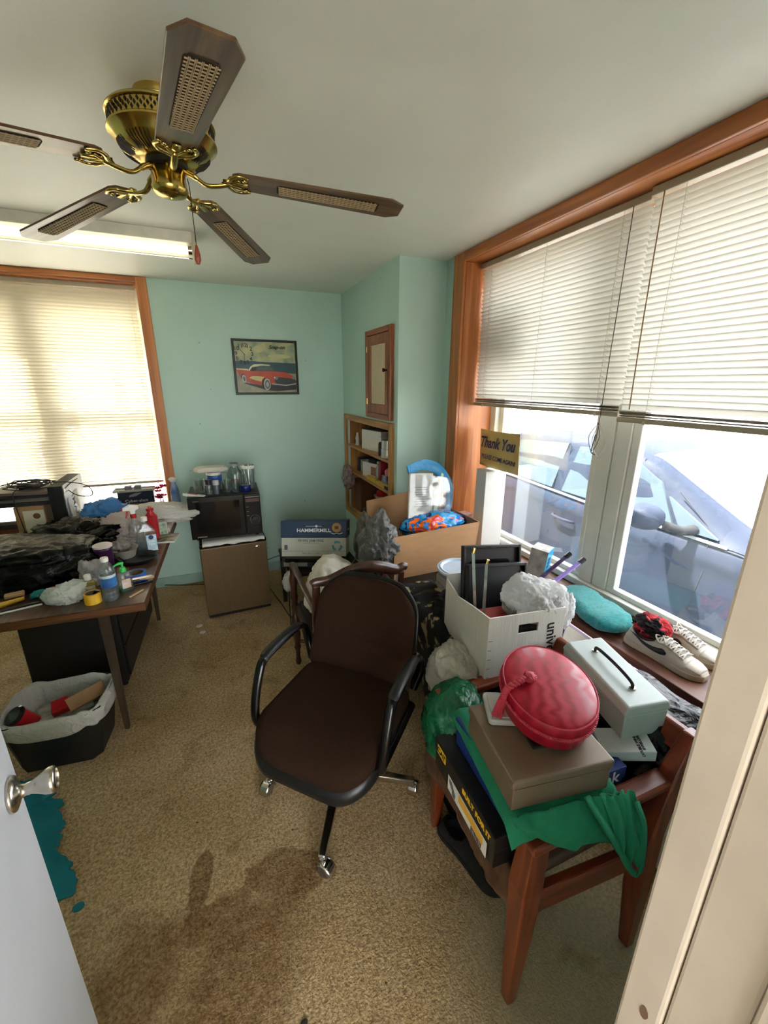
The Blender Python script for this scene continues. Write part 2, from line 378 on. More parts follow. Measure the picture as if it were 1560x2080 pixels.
# boxed-out closet in the far right corner, with the shelf opening left out
wc = MB(); CX = 1.105
wc.bx(CX, XR, 2.48, 2.575, 0, ZC).bx(CX, CX+0.02, 2.575, 3.55, 1.37, ZC).bx(CX, CX+0.02, 2.575, 3.55, 0, 0.56).bx(CX, CX+0.02, 3.55, YB, 0, ZC)
struct('wall_closet', wc, mint, 'mint green boxed-out closet in the corner', smooth=False)
bb_m = M('baseboard_paint', (150,178,166), 0.5)
struct('baseboard_back', MB().bx(-2.6, 1.105, YB-0.014, YB, 0, 0.085), bb_m, 'painted baseboard along the back wall', smooth=False, bevel=0.003)
struct('baseboard_right', MB().bx(XR-0.014, XR, 0.18, 2.48, 0, 0.085), bb_m, 'painted baseboard under the wide window', smooth=False, bevel=0.003)
struct('ground', MB().bx(-40, 40, -30, 50, -0.40, -0.16), M('pale_concrete_yard', (196,192,182), 0.9, var=0.12, scale=1.5, bump=0.3, bscale=40), 'pale concrete yard outside', smooth=False)

# unseen open-ended passage added to keep sky light off the jamb
blocker_m = M('blocker_paint', (196,192,182), 0.7)
struct('wall_blocker_left', MB().bx(-1.25, -1.15, -3.2, 0.05, 0, 2.6), blocker_m, 'unseen plain wall added behind the doorway to block sky light', smooth=False)
struct('wall_blocker_right', MB().bx(1.15, 1.25, -3.2, 0.05, 0, 2.6), blocker_m, 'unseen plain wall added behind the doorway to block sky light', smooth=False)
struct('ceiling_blocker', MB().bx(-1.25, 1.25, -3.2, -0.05, 2.5, 2.6), blocker_m, 'unseen plain ceiling added behind the doorway to block sky light', smooth=False)
# ---- trim of the wide window (right wall)
def trim(n, label, parts):
    t = bpy.data.objects.new('trim_%d' % n, None); COL.objects.link(t); t['kind'] = 'structure'; t['label'] = label
    for nm, b, mm in parts: MB().bx(*b).build(nm, mm, t, smooth=False, bevel=0.003)
    return t
trim(1, 'stained pine casing of the wide window', [
    ('casing_board', (1.405, 1.422, 2.270, 2.378, 0.60, ZC-0.001), pine_z), ('casing_board', (1.405, 1.422, 0.28, 2.2695, 2.305, ZC-0.001), pine_y),
    ('casing_board', (1.405, 1.422, 0.28, 0.38, 0.60, 2.3045), pine_z),
    ('reveal_board', (1.4225, 1.665, 2.270, 2.285, 0.656, 2.319), pine_z), ('reveal_board', (1.4225, 1.665, 0.382, 2.2695, 2.305, 2.319), pine_y), ('reveal_board', (1.4225, 1.665, 0.362, 0.38, 0.656, 2.3045), pine_z)])
sill_m = wood('dark_sill_wood', (74,40,26), (116,72,48), 'y', 4.0, 0.5, c3=(96,56,38))
trim(2, 'dark wooden window sill with rounded front edge', [('sill_board', (1.395, 1.70, 0.362, 2.284, 0.622, 0.655), sill_m)])
# ---- trim of the back window
trim(3, 'stained pine casing of the back window', [
    ('casing_board', (-0.381, -0.312, 3.644, 3.662, 0.60, ZC-0.001), pine_z), ('casing_board', (-2.24, -0.3815, 3.644, 3.662, 2.322, ZC-0.001), pine_x),
    ('reveal_board', (-0.381, -0.366, 3.6625, 3.86, 0.648, 2.3215), M('reveal_sunlight_tone', (226,206,176), 0.5)), ('reveal_board', (-2.199, -0.3815, 3.6625, 3.86, 2.308, 2.3215), pine_x)])  # side reveal coloured pale, the sunlight on it put into the colour
trim(4, 'dark wooden sill of the back window', [('sill_board', (-2.24, -0.36, 3.60, 3.86, 0.615, 0.647), wood('dark_sill_wood_back', (92,44,26), (134,76,46), 'x', 4.0, 0.5))])

# ---- window units
def window(n, label, bars, panes, mm, pm):
    w = bpy.data.objects.new('window_%d' % n, None); COL.objects.link(w); w['kind'] = 'structure'; w['label'] = label
    for nm, b in bars: MB().bx(*b).build(nm, mm, w, smooth=False, bevel=0.004)
    for b in panes: MB().bx(*b).build('pane', pm, w, smooth=False)
    return w
ZT = 2.303
window(1, 'wide white-framed window facing the parked car', [
    ('window_frame', (1.665, 1.748, 0.38, 2.2695, 0.656, 0.690)), ('window_frame', (1.665, 1.748, 0.38, 2.2695, 2.25, ZT)), ('window_frame', (1.665, 1.748, 2.225, 2.2695, 0.6905, 2.2495)), ('window_frame', (1.665, 1.748, 0.38, 0.42, 0.6905, 2.2495)),
    ('mullion', (1.685, 1.746, 1.372, 1.452, 0.6905, 2.2495)), ('mullion', (1.690, 1.746, 1.292, 1.369, 0.6905, 2.2495)),
    ('sash', (1.700, 1.738, 1.452, 1.490, 0.7155, 2.2245)), ('sash', (1.700, 1.738, 2.190, 2.225, 0.7155, 2.2245)), ('sash', (1.700, 1.738, 1.452, 2.225, 0.6905, 0.715)), ('sash', (1.700, 1.738, 1.452, 2.225, 2.225, 2.2495)),
    ('sash', (1.700, 1.738, 1.252, 1.292, 0.7155, 2.2245)), ('sash', (1.700, 1.738, 0.42, 0.455, 0.7155, 2.2245)), ('sash', (1.700, 1.738, 0.42, 1.292, 0.6905, 0.715)), ('sash', (1.700, 1.738, 0.42, 1.292, 2.225, 2.2495))],
    [(1.716, 1.720, 1.49, 2.19, 0.7155, 2.2245), (1.716, 1.720, 0.455, 1.252, 0.7155, 2.2245)], white_paint, pane_m)
YW = 3.80
window(2, 'back window with two white sashes behind the blind', [
    ('window_frame', (-2.199, -0.3815, YW, YW+0.06, 2.155, 2.3075)), ('window_frame', (-2.199, -0.3815, YW, YW+0.06, 0.6475, 0.675)), ('window_frame', (-2.199, -2.16, YW, YW+0.06, 0.6755, 2.1545)), ('window_frame', (-0.405, -0.3815, YW, YW+0.06, 0.6755, 2.1545)),
    ('mullion', (-1.172, -1.000, YW-0.01, YW+0.06, 0.6755, 2.1545)),
    ('meeting_rail', (-0.9995, -0.4055, YW, YW+0.05, 1.335, 1.448)), ('meeting_rail', (-2.1595, -1.1725, YW, YW+0.05, 1.335, 1.448))],
    [(-0.9995, -0.4055, YW+0.025, YW+0.029, 0.6755, 1.3345), (-0.9995, -0.4055, YW+0.025, YW+0.029, 1.4485, 2.1545), (-2.1595, -1.1725, YW+0.025, YW+0.029, 0.6755, 1.3345), (-2.1595, -1.1725, YW+0.025, YW+0.029, 1.4485, 2.1545)], white_paint, pane_clean)

# ---- venetian blinds: every slat a part
slat_w = slat_mat('blind_slat_white', (222,218,208), 0.20)
slat_c = slat_mat('blind_slat_cream', (222,212,190), 0.20)
rail_m = M('blind_rail_taupe', (172,160,138), 0.4)
cord_m = M('blind_cord', (196,188,172), 0.8); cord_d = M('dark_blind_cord', (62,44,38), 0.7)
def slat_mesh(length, m, w=0.0255, arc=0.0028):
    mb = MB(); n = 5; pr = [((i/(n-1)-0.5)*w, arc*(1-(2*i/(n-1)-1)**2)) for i in range(n)]
    vs = [(x, y, z) for y in (-length/2, length/2) for x, z in pr]
    mb.add(vs, [(i, i+1, n+i+1, n+i) for i in range(n-1)])
    me = mb.mesh('slat'); me.materials.append(m); return me
def blind(name, label, length, ztop, nslat, pitch, tilt, m, stack, ladders, cordpaths, loc, rz, group):
    t = thing(name, label, 'window blind', loc, rz, group)
    MB().bx(-0.020, 0.020, -length/2, length/2, ztop, ztop+0.027).build('headrail', rail_m, t, smooth=False, bevel=0.003)
    me = slat_mesh(length-0.006, m); z = ztop-0.022
    rnd = random.Random(hash(label) % 100 if False else len(label))
    for i in range(nslat):
        o = bpy.data.objects.new('slat', me); COL.objects.link(o); o.parent = t; o.location = (0, 0, z); o.rotation_euler = (rnd.uniform(-.001,.001), R(tilt+rnd.uniform(-2.5,2.5)), 0); z -= pitch
    z += pitch-0.016; me2 = slat_mesh(length-0.006, rail_m, 0.0245, 0.0016)
    for i in range(stack):
        o = bpy.data.objects.new('slat', me2); COL.objects.link(o); o.parent = t; o.location = (rnd.uniform(-.001,.001), 0, z); o.rotation_euler = (0, R(rnd.uniform(-3,3)), 0); z -= 0.0026
    zb = z-0.010
    MB().bx(-0.014, 0.014, -length/2, length/2, zb-0.009, zb+0.009).build('bottom_rail', rail_m, t, smooth=False, bevel=0.004)
    for y in ladders:
        mb = MB()
        for s in (-1, 1): mb.tube([(s*0.0135, y, ztop), (s*0.0135, y, zb)], 0.0007, 5)
        k = ztop-0.022-pitch*0.3
        for i in range(0, nslat): mb.tube([(-0.0135, y, k-i*pitch+0.004), (0.0135, y, k-i*pitch-0.004)], 0.0006, 4)
        mb.build('ladder_cord', cord_m, t)
        MB().bx(-0.0165, 0.0165, y-0.006, y+0.006, zb-0.0125, zb+0.002).build('rail_clip', M('clear_plastic_clip', (206,200,186), 0.3), t, smooth=False, bevel=0.002)
    for p, r, mm in cordpaths: MB().tube(spline(p, 5), r, 5).build('pull_cord', mm, t)
    return t
# local +x = away from the room for the right wall blinds (rz = 0)
blind('window_blind', 'half-raised white slat blind beside the pine casing, above the thank you sign', 1.022, 2.272, 33, 0.0208, 62, slat_w, 9, (-0.40, 0.0, 0.42),
      [([(-0.03, -0.452, 2.27), (-0.032, -0.45, 1.9), (-0.034, -0.447, 1.52), (-0.036, -0.445, 1.42)], 0.0016, cord_d),
       ([(-0.034, -0.447, 1.50), (-0.05, -0.42, 1.44), (-0.045, -0.44, 1.38), (-0.035, -0.46, 1.44), (-0.04, -0.445, 1.50)], 0.0013, cord_d),
       ([(-0.034, -0.447, 1.50), (-0.03, -0.49, 1.42), (-0.03, -0.46, 1.36), (-0.04, -0.43, 1.42), (-0.04, -0.45, 1.49)], 0.0013, cord_m),
       ([(-0.036, -0.44, 1.45), (-0.038, -0.435, 1.40), (-0.036, -0.43, 1.375), (-0.036, -0.452, 1.365)], 0.0022, cord_d)],
      (1.535, 1.750, 0), 0, 'white slat blinds of the wide window')
blind('window_blind', 'half-raised white slat blind nearest the doorway, overlapping the other', 0.82, 2.276, 34, 0.0208, 62, slat_w, 9, (-0.30, 0.29),
      [([(-0.028, 0.355, 2.275), (-0.030, 0.352, 1.9), (-0.032, 0.345, 1.56)], 0.0022, M('brown_tilt_wand', (150,112,72), 0.3))],
      (1.520, 0.820, 0), 0, 'white slat blinds of the wide window')
blind('window_blind', 'cream slat blind lowered over the sunny back window', 1.78, 2.274, 60, 0.0225, 58, slat_c, 0, (-0.85, 0.20, 0.65),
      [([(-0.03, 0.60, 2.27), (-0.03, 0.602, 1.95), (-0.032, 0.605, 1.80)], 0.001, cord_d),
       ([(-0.032, 0.605, 1.80), (-0.034, 0.600, 1.77), (-0.032, 0.612, 1.74), (-0.034, 0.606, 1.71), (-0.032, 0.622, 1.68), (-0.032, 0.632, 1.64)], 0.0035, cord_d)],
      (-1.29, 3.715, 0), R(90), None)

# ---- doorway: jamb, casing, open door
jm = bpy.data.objects.new('trim_5', None); COL.objects.link(jm); jm['kind'] = 'structure'; jm['label'] = 'cream painted door jamb with chipped paint'
for b in ((0.420, 0.4545, 0.150, 0.195, 0, 2.02), (0.424, 0.4545, 0.088, 0.149, 0, 2.02), (0.416, 0.4545, 0.040, 0.087, 0, 2.02)): MB().bx(*b).build('jamb_board', cream_paint, jm, smooth=False, bevel=0.004)
MB().bx(-0.27, 0.4545, 0.06, 0.18, 2.0205, 2.0595).build('head_jamb', cream_paint, jm, smooth=False, bevel=0.004)
MB().bx(-0.2995, -0.272, 0.06, 0.18, 0, 2.02).build('jamb_board', cream_paint, jm, smooth=False, bevel=0.004)
MB().bx(0.455, 0.53, 0.1805, 0.196, 0, 2.06).build('casing_board', cream_paint, jm, smooth=False, bevel=0.003)
chip = M('bare_wood_chip', (120,92,76), 0.8)
for k, (y, z, s, tl) in enumerate(((0.176,0.52,0.006,20),(0.167,0.905,0.007,0),(0.170,0.36,0.006,25),(0.148,0.64,0.005,60),(0.186,0.72,0.004,80),(0.12,0.56,0.004,10),(0.160,0.475,0.004,40))):
    poly = [(s*(1+0.35*noise.noise(Vector((i*1.7, k*3.1, 0))))*math.cos(i*math.pi/5)*0.75, s*1.5*(1+0.35*noise.noise(Vector((i, k, 4))))*math.sin(i*math.pi/5)) for i in range(10)]
    MB().prism([(y+a, z+b) for a, b in poly], 0.4192 if y > 0.15 else 0.4232, 0.4204 if y > 0.15 else 0.4244, ax=0).build('paint_chip', chip, jm, smooth=False)
dr = bpy.data.objects.new('door_1', None); COL.objects.link(dr); dr['kind'] = 'structure'; dr['label'] = 'white painted door standing open at the left'
hx, hy, ex, ey = -0.268, 0.105, -0.380, 0.762
da = math.atan2(ey-hy, ex-hx); dl = math.hypot(ex-hx, ey-hy); dr.location = (hx, hy, 0); dr.rotation_euler = (0, 0, da)
door_m = M('white_gloss_door', (206,209,216), 0.4, var=0.03, scale=7, bump=0.06, bscale=120)
MB().bx(0, dl, 0.0, 0.035, 0.012, 2.005).build('door_leaf', door_m, dr, smooth=False, bevel=0.003)
steel = M('brushed_steel', (188,182,172), 0.22, 1.0, var=0.08, scale=60)
kn = [(r*0.68, z*0.68) for r, z in [(0.0,0.000),(0.041,0.000),(0.043,0.004),(0.041,0.010),(0.030,0.015),(0.017,0.020),(0.0135,0.030),(0.015,0.034),(0.0145,0.040),(0.020,0.052),(0.029,0.068),(0.0325,0.078),(0.0325,0.085),(0.030,0.089),(0.024,0.091),(0.0235,0.087),(0.0,0.087)]]
MB().lathe(kn, 36, M=Matrix.Translation((dl-0.050, 0, 1.000)) @ Matrix.Rotation(R(90), 4, 'X')).build('door_knob', steel, dr, auto=50)
for z in (0.25, 1.0, 1.75): MB().tube([(-0.004, -0.004, z-0.045), (-0.004, -0.004, z+0.045)], 0.006, 10).build('hinge', steel, dr)
# ------------------------------------------------------------------ parked car outside the wide window
car = thing('car', 'silver grey car parked close outside the wide window', 'car', (0, 0, -0.16))
paint = M('silver_grey_car_paint', (42,49,64), 0.5, 0.0, var=0.05, scale=120, spec=0.10)
cglass = M('tinted_car_glass', (70,82,90), 0.3, 0.0, var=0.03, spec=0.2)
trimc = M('car_chrome_trim', (150,154,160), 0.4, 0.2); rub = M('black_rubber', (24,24,26), 0.7)
def sill_z(y): return 0.20
def belt(y):   # shoulder height above the ground along the car
    pts = [(-0.75,0.58),(-0.4,0.74),(0.3,0.82),(0.9,0.89),(1.25,0.93),(2.2,0.94),(3.2,0.985),(4.1,1.0),(4.45,0.95),(4.6,0.75)]
    for (a, b), (c, d) in zip(pts, pts[1:]):
        if y <= c: return b+(d-b)*max(0, (y-a)/(c-a))
    return pts[-1][1]
XN, XF = 2.60, 4.34; XM = (XN+XF)/2; HW = (XF-XN)/2
def body(u, v):
    y = -0.75 + 5.35*u; b = belt(y); taper = 1-0.16*max(0, (0.25-y)/1.0)**2-0.10*max(0, (y-4.0)/0.6)**2
    prof = [(0.93,0.20),(0.985,0.30),(1.0,0.46),(0.995,0.60),(0.985,b-0.16 if b > 0.8 else b-0.14),(1.0,b-0.115),(0.965,b-0.02),(0.90,b),(0.6,b+0.045),(0.0,b+0.06)]
    prof = prof+[(-a, z) for a, z in prof[-2::-1]]
    k = v*(len(prof)-1); i = min(int(k), len(prof)-2); t = k-i; a = prof[i][0]*(1-t)+prof[i+1][0]*t; z = prof[i][1]*(1-t)+prof[i+1][1]*t
    return (XM-a*HW*taper, y, z)
MB().grid(70, 39, body).build('body', paint, car, auto=60)
def house(y):  # roof line above ground
    pts = [(1.05,0.90),(1.35,1.03),(1.9,1.33),(2.25,1.41),(2.8,1.43),(3.3,1.38),(3.8,1.22),(4.3,0.99)]
    for (a, b), (c, d) in zip(pts, pts[1:]):
        if y <= c: return b+(d-b)*max(0, (y-a)/(c-a))
    return pts[-1][1]
def shell_pt(y, v):
    h = house(y); b = belt(y)-0.01; h = max(h, b+0.001)
    prof = [(0.955, b), (0.90, b+(h-b)*0.5), (0.80, b+(h-b)*0.92), (0.70, h), (0.0, h+0.02), (-0.70, h), (-0.80, b+(h-b)*0.92), (-0.90, b+(h-b)*0.5), (-0.955, b)]
    k = v*8; i = min(int(k), 7); t = k-i; a = prof[i][0]*(1-t)+prof[i+1][0]*t; z = prof[i][1]*(1-t)+prof[i+1][1]*t
    return Vector((XM-a*HW, y, z))
MB().grid(40, 25, lambda u, v: shell_pt(1.98+2.32*u, v)).build('roof', paint, car, auto=60)
MB().grid(16, 13, lambda u, v: shell_pt(1.08+0.90*u, 0.36+0.28*v)).build('windscreen', M('bright_windscreen', (210,218,226), 0.06, 0.75), car, auto=60)
for v0, v1 in ((0.0, 0.36), (0.64, 1.0)): MB().grid(16, 10, lambda u, v: shell_pt(1.05+0.935*u, v0+(v1-v0)*v)).build('front_pillar', paint, car, auto=60)
def side_pane(poly, name='window_pane'):   # follows the lean of the cabin side
    def P(y, z, d):
        b = belt(y); h = max(house(y), b+0.02); t = (z-b)/(h-b); a = 0.955+(0.90-0.955)*min(1, t*2) if t < 0.5 else 0.90+(0.80-0.90)*(t-0.5)/0.42
        return (XM-a*HW-d, y, z)
    n = len(poly); vs = [P(y, z, 0.016) for y, z in poly]+[P(y, z, -0.004) for y, z in poly]
    MB().add(vs, [tuple(range(n)), tuple(range(2*n-1, n-1, -1))]+[(i, (i+1) % n, n+(i+1) % n, n+i) for i in range(n)]).build(name, cglass, car, smooth=False)
side_pane([(1.62,0.955),(2.0,0.965),(2.55,0.975),(2.52,1.335),(2.3,1.34),(2.02,1.30),(1.80,1.19)])
side_pane([(1.36,0.95),(1.58,0.955),(1.72,1.12)], 'quarter_pane')
side_pane([(2.66,0.98),(3.1,0.995),(3.45,1.005),(3.42,1.22),(3.2,1.31),(2.64,1.345)])
side_pane([(3.53,1.01),(3.85,1.02),(3.52,1.19)], 'quarter_pane')
MB().tube([(XN+0.03, y, belt(y)-0.005) for y in [1.3+0.2*i for i in range(14)]], 0.010, 6).build('belt_trim', trimc, car)
seam = M('panel_gap_dark', (34,38,46), 0.8)
def side_x(y, z):
    b = belt(y); pr = [(0.93,0.20),(0.985,0.30),(1.0,0.46),(0.995,0.60),(0.985,b-0.16),(1.0,b-0.115),(0.965,b-0.02)]
    for (a, z0), (c, z1) in zip(pr, pr[1:]):
        if z <= z1: return XM-(a+(c-a)*(z-z0)/(z1-z0))*HW
    return XM-0.965*HW
for pts in ([(1.66,1.16),(1.45,1.0),(1.40,0.915),(1.38,0.75),(1.41,0.5),(1.45,0.25)], [(2.60,1.33),(2.60,0.96),(2.62,0.6),(2.58,0.25)], [(1.40,0.915),(1.20,0.905),(1.08,0.90)]):
    MB().tube([(side_x(y, z)+(0.0 if z < belt(y) else 0.05+0.06*(z-belt(y))/0.45), y, z) for y, z in pts], 0.004, 5).build('door_seam', seam, car)
hp = spline([(XN+0.005, 2.36, 0.755), (XN-0.022, 2.38, 0.760), (XN-0.026, 2.47, 0.758), (XN-0.022, 2.56, 0.765), (XN+0.005, 2.58, 0.765)], 4)
MB().tube(hp, 0.012, 8).build('door_handle', paint, car)
mir = MB(); mir.lathe([(0.0,-0.085),(0.035,-0.082),(0.062,-0.06),(0.078,-0.02),(0.082,0.03),(0.078,0.055),(0.06,0.062),(0.0,0.062)], 20, M=Matrix.Translation((XN-0.165, 1.66, 1.03)) @ Matrix.Rotation(R(-90), 4, 'X') @ Matrix.Scale(1.35, 4, (1,0,0)))
mo = mir.build('wing_mirror', paint, car); mo.parent = car
MB().tube([(XN-0.09, 1.60, 0.985), (XN-0.03, 1.52, 0.965), (XN+0.05, 1.50, 0.97)], [0.03,0.028,0.034], 10).build('mirror_arm', rub, car)
for wy in (0.42, 3.75):
    for sx, s in ((XN+0.13, -1), (XF-0.13, 1)):
        Mw = Matrix.Translation((sx, wy, 0.32)) @ Matrix.Rotation(R(90), 4, 'Y')
        MB().lathe([(0.17,-0.10),(0.30,-0.10),(0.32,-0.07),(0.32,0.07),(0.30,0.10),(0.17,0.10)], 28, M=Mw).build('tyre', rub, car)
        w = MB().lathe([(0.0,-0.07),(0.19,-0.09),(0.19,0.09),(0.0,0.07)], 20, M=Mw).build('wheel_hub', trimc, car)
# wheel arch lip
MB().tube([(XN-0.004, 0.42+0.36*math.cos(q), 0.33+0.36*math.sin(q)) for q in [R(a) for a in range(0, 181, 12)]], 0.012, 6).build('arch_lip', paint, car)
# a leafy tree beyond the back window
tr = thing('tree', 'sunlit yellow-green tree outside the back window', 'tree', (-1.6, 9.5, -0.16))
MB().tube([(0,0,0),(0.1,0,1.4),(0.0,0.1,2.6)], [0.16,0.12,0.07], 8).build('trunk', wood('tree_bark', (70,56,44), (112,92,74), 'z', 3, 0.9), tr)
leaf = MB(); rl = random.Random(3)
for i in range(2600):
    d = Vector((rl.gauss(0,1), rl.gauss(0,1), rl.gauss(0,1))).normalized()*(rl.random()**0.4); p = Vector((d.x*2.3, d.y*1.4, 3.3+d.z*1.3)); a = Vector((rl.gauss(0,1), rl.gauss(0,1), rl.gauss(0,1))).normalized()*0.09; b = a.orthogonal().normalized()*0.05
    leaf.add([p-a, p+b, p+a, p-b], [(0,1,2,3)])
lo = leaf.build('foliage', slat_mat('leaf_green', (170,190,60), 0.4), tr, smooth=False); lo['kind'] = 'stuff'
# ------------------------------------------------------------------ helpers for things built in room coordinates
def wthing(name, label, cat, base, group=None):
    return thing(name, label, cat, base, 0, group)
def wb_(mb, name, m, t, **k):
    o = mb.build(name, m, t, **k); o.location = (-t.location.x, -t.location.y, -t.location.z); return o
brass = M('polished_brass', (206,178,98), 0.20, 1.0, var=0.06, scale=30)
dark_brass = M('dark_vent_gap', (34,28,18), 0.6)
chrome = M('chrome', (214,210,204), 0.14, 1.0, var=0.04)
black_pl = M('black_plastic', (20,20,21), 0.42, var=0.1)
blk_gloss = M('black_gloss_plastic', (10,10,11), 0.18, var=0.1)
# ------------------------------------------------------------------ ceiling fan
FZ = 2.1295
fan = thing('ceiling_fan', 'brass ceiling fan with five brown blades and cane insets', 'ceiling fan', (-0.0336, 1.4589, FZ))
MB().lathe([(0.0,0.2253),(0.060,0.2253),(0.062,0.215),(0.057,0.198),(0.040,0.188),(0.036,0.180),(0.0,0.180)], 32).build('canopy', brass, fan, auto=50)
hz = lambda z: 0.080+(z-0.055)*0.703
MB().lathe([(r*0.915, hz(z)) for r, z in ((0.0,0.200),(0.050,0.200),(0.110,0.196),(0.136,0.190),(0.142,0.182),(0.142,0.178),(0.136,0.174),(0.137,0.136),(0.143,0.130),(0.143,0.124),(0.132,0.112),(0.124,0.098),(0.110,0.078),(0.080,0.060),(0.060,0.055),(0.0,0.055))], 48).build('motor_housing', brass, fan, auto=40)
vm = MB()
for k in range(52):   # pierced lattice band
    for rw in (0, 1, 2):
        q = 2*math.pi*(k+0.5*(rw % 2))/52; Mv = Matrix.Rotation(q, 4, 'Z') @ Matrix.Translation((0.1256, 0, hz(0.144+rw*0.011)))
        vm.prism([(0.0,-0.0058),(0.0033,0),(0.0,0.0058),(-0.0033,0)], -0.0005, 0.0008, ax=0, M=Mv)
vm.build('lattice_vent', dark_brass, fan, smooth=False)
for s in range(8):   # shell-shaped slotted vents round the lower bowl
    sm_ = MB()
    for j in range(-3, 4):
        q = 2*math.pi*(s+0.3)/8 + j*0.085
        pts = [(0.078+0.008*abs(j)/3, 0.0600), (0.096, 0.0700), (0.112, 0.0815), (0.1215-0.003*abs(j)/3, 0.0945)]
        sm_.tube([((r*0.915+0.0012)*math.cos(q), (r*0.915+0.0012)*math.sin(q), hz(z)-0.0006) for r, z in pts], [0.0010,0.0017,0.0021,0.0014], 5)
    sm_.build('shell_vent', dark_brass, fan)
MB().lathe([(0.0,0.081),(0.052,0.081),(0.052,0.069),(0.0,0.069)], 28).build('flywheel', M('black_flywheel', (18,17,16), 0.5), fan, auto=40)
MB().lathe([(0.0,0.0688),(0.035,0.0688),(0.042,0.063),(0.043,0.030),(0.045,0.026),(0.045,0.020),(0.039,0.010),(0.022,0.004),(0.005,0.002),(0.004,-0.001),(0.0,-0.001)], 32).build('switch_housing', brass, fan, auto=50)
blade_w = wood('fan_blade_veneer', (78,54,36), (128,98,68), 'x', 5.0, 0.30, stretch=18, coat=0.3, c3=(102,74,50))
cane_l = M('cane_webbing', (168,146,110), 0.6); cane_d = M('cane_shadow', (40,30,22), 0.8)
bl = MB(); bl.prism([(0.168,-0.034),(0.185,-0.044),(0.30,-0.048),(0.610,-0.057),(0.648,-0.034),(0.648,0.034),(0.610,0.057),(0.30,0.048),(0.185,0.044),(0.168,0.034),(0.160,0.0)], -0.003, 0.003); bl_me = bl.mesh('blade', False); bl_me.materials.append(blade_w)
cp = MB(); cw = lambda x: 0.024+0.005*(x-0.29)/0.28
cp.prism([(0.283,-0.016),(0.293,-0.0245),(0.560,-0.030),(0.576,-0.022),(0.576,0.022),(0.560,0.030),(0.293,0.0245),(0.283,0.016)], -0.0045, -0.0031); cp_me = cp.mesh('cane', False); cp_me.materials.append(cane_d)
cs = MB()
for i in range(25):
    x = 0.290+i*0.0114; w = cw(x)-0.001; cs.bx(x-0.0013, x+0.0013, -w, w, -0.0062, -0.0046)
for j in range(-2, 3):
    for d in (-0.0012, 0.0012): cs.bx(0.288, 0.570, j*0.0104+d-0.0007, j*0.0104+d+0.0007, -0.0067, -0.0050)
cs_me = cs.mesh('weave', False); cs_me.materials.append(cane_l)
br_ = MB()
br_.tube(spline([(0.036,0,0.004),(0.065,0,-0.006),(0.095,0,-0.022),(0.125,0,-0.020),(0.160,0,-0.010)], 6), [0.012]*8+[0.0085]*17, 10, flat=0.6)
for s in (-1, 1):
    br_.tube(spline([(0.140,0,-0.012),(0.155,s*0.016,-0.011),(0.166,s*0.036,-0.010),(0.185,s*0.045,-0.008),(0.208,s*0.036,-0.007)], 5), [0.0070]*11+[0.0055]*10, 8, flat=0.6)
    br_.tube(spline([(0.145,0,-0.011),(0.168,s*0.011,-0.010),(0.186,s*0.022,-0.008)], 5), 0.0050, 8, flat=0.6)
    br_.lathe([(0.0,-0.004),(0.006,-0.003),(0.006,0.002),(0,0.002)], 10, c=(0.198, s*0.027, -0.008))
br_.bx(0.140, 0.205, -0.009, 0.009, -0.010, -0.0035)
br_me = br_.mesh('bracket'); br_me.materials.append(brass)
tiltM = Matrix.Rotation(-0.035, 4, 'Y') @ Matrix.Rotation(-0.012, 4, 'X')
for k in range(5):
    h = bpy.data.objects.new('blade', bl_me); COL.objects.link(h); h.parent = fan; h.location = (0, 0, 0.0686)
    h.rotation_euler = (tiltM @ Matrix.Rotation(R(-9.54+72*k), 4, 'Z') @ Matrix.Rotation(R(6.06), 4, 'Y') @ Matrix.Rotation(R(-2), 4, 'X')).to_euler()
    md = h.modifiers.new('b', 'BEVEL'); md.width = 0.0015; md.segments = 1
    for nm, me in (('cane_inset', cp_me), ('cane_weave', cs_me), ('blade_bracket', br_me)):
        o = bpy.data.objects.new(nm, me); COL.objects.link(o); o.parent = h
MB().tube([(0.046,-0.012,0.05),(0.049,-0.012,0.03),(0.050,-0.012,-0.105)], 0.0011, 6).build('pull_chain', M('dark_chain', (58,48,40), 0.4, 0.8), fan)
MB().lathe([(0.0,-0.156),(0.004,-0.155),(0.0085,-0.144),(0.0080,-0.130),(0.003,-0.108),(0.0,-0.104)], 12, c=(0.050,-0.012,0)).build('chain_pendant', wood('pendant_wood', (112,44,26), (150,70,40), 'z', 20), fan)

# ------------------------------------------------------------------ fluorescent light
fl = wthing('fluorescent_light', 'long twin-tube fluorescent light on the ceiling near the back window', 'ceiling light', (-0.58, 2.62, ZC))
fx_m = M('white_fixture_enamel', (232,228,212), 0.35)
wb_(MB().hexa([(-1.20,2.545,2.312),(0.012,2.545,2.312),(0.012,2.685,2.312),(-1.20,2.685,2.312)], [(-1.20,2.520,ZC-0.0005),(0.012,2.520,ZC-0.0005),(0.012,2.710,ZC-0.0005),(-1.20,2.710,ZC-0.0005)]), 'housing', fx_m, fl, smooth=False, bevel=0.003)
for x in (-1.205, 0.016): wb_(MB().bx(x-0.004, x+0.008, 2.530, 2.700, 2.252, 2.3545), 'end_plate', M('cream_end_plate', (206,198,172), 0.45), fl, smooth=False, bevel=0.002)
tube_m = bpy.data.materials.new('fluorescent_tube'); tube_m.use_nodes = True; pb = tube_m.node_tree.nodes['Principled BSDF']
pb.inputs['Base Color'].default_value = S(248,242,220); pb.inputs['Roughness'].default_value = 0.3; pb.inputs['Emission Color'].default_value = (1.0,0.93,0.74,1); pb.inputs['Emission Strength'].default_value = 0.30
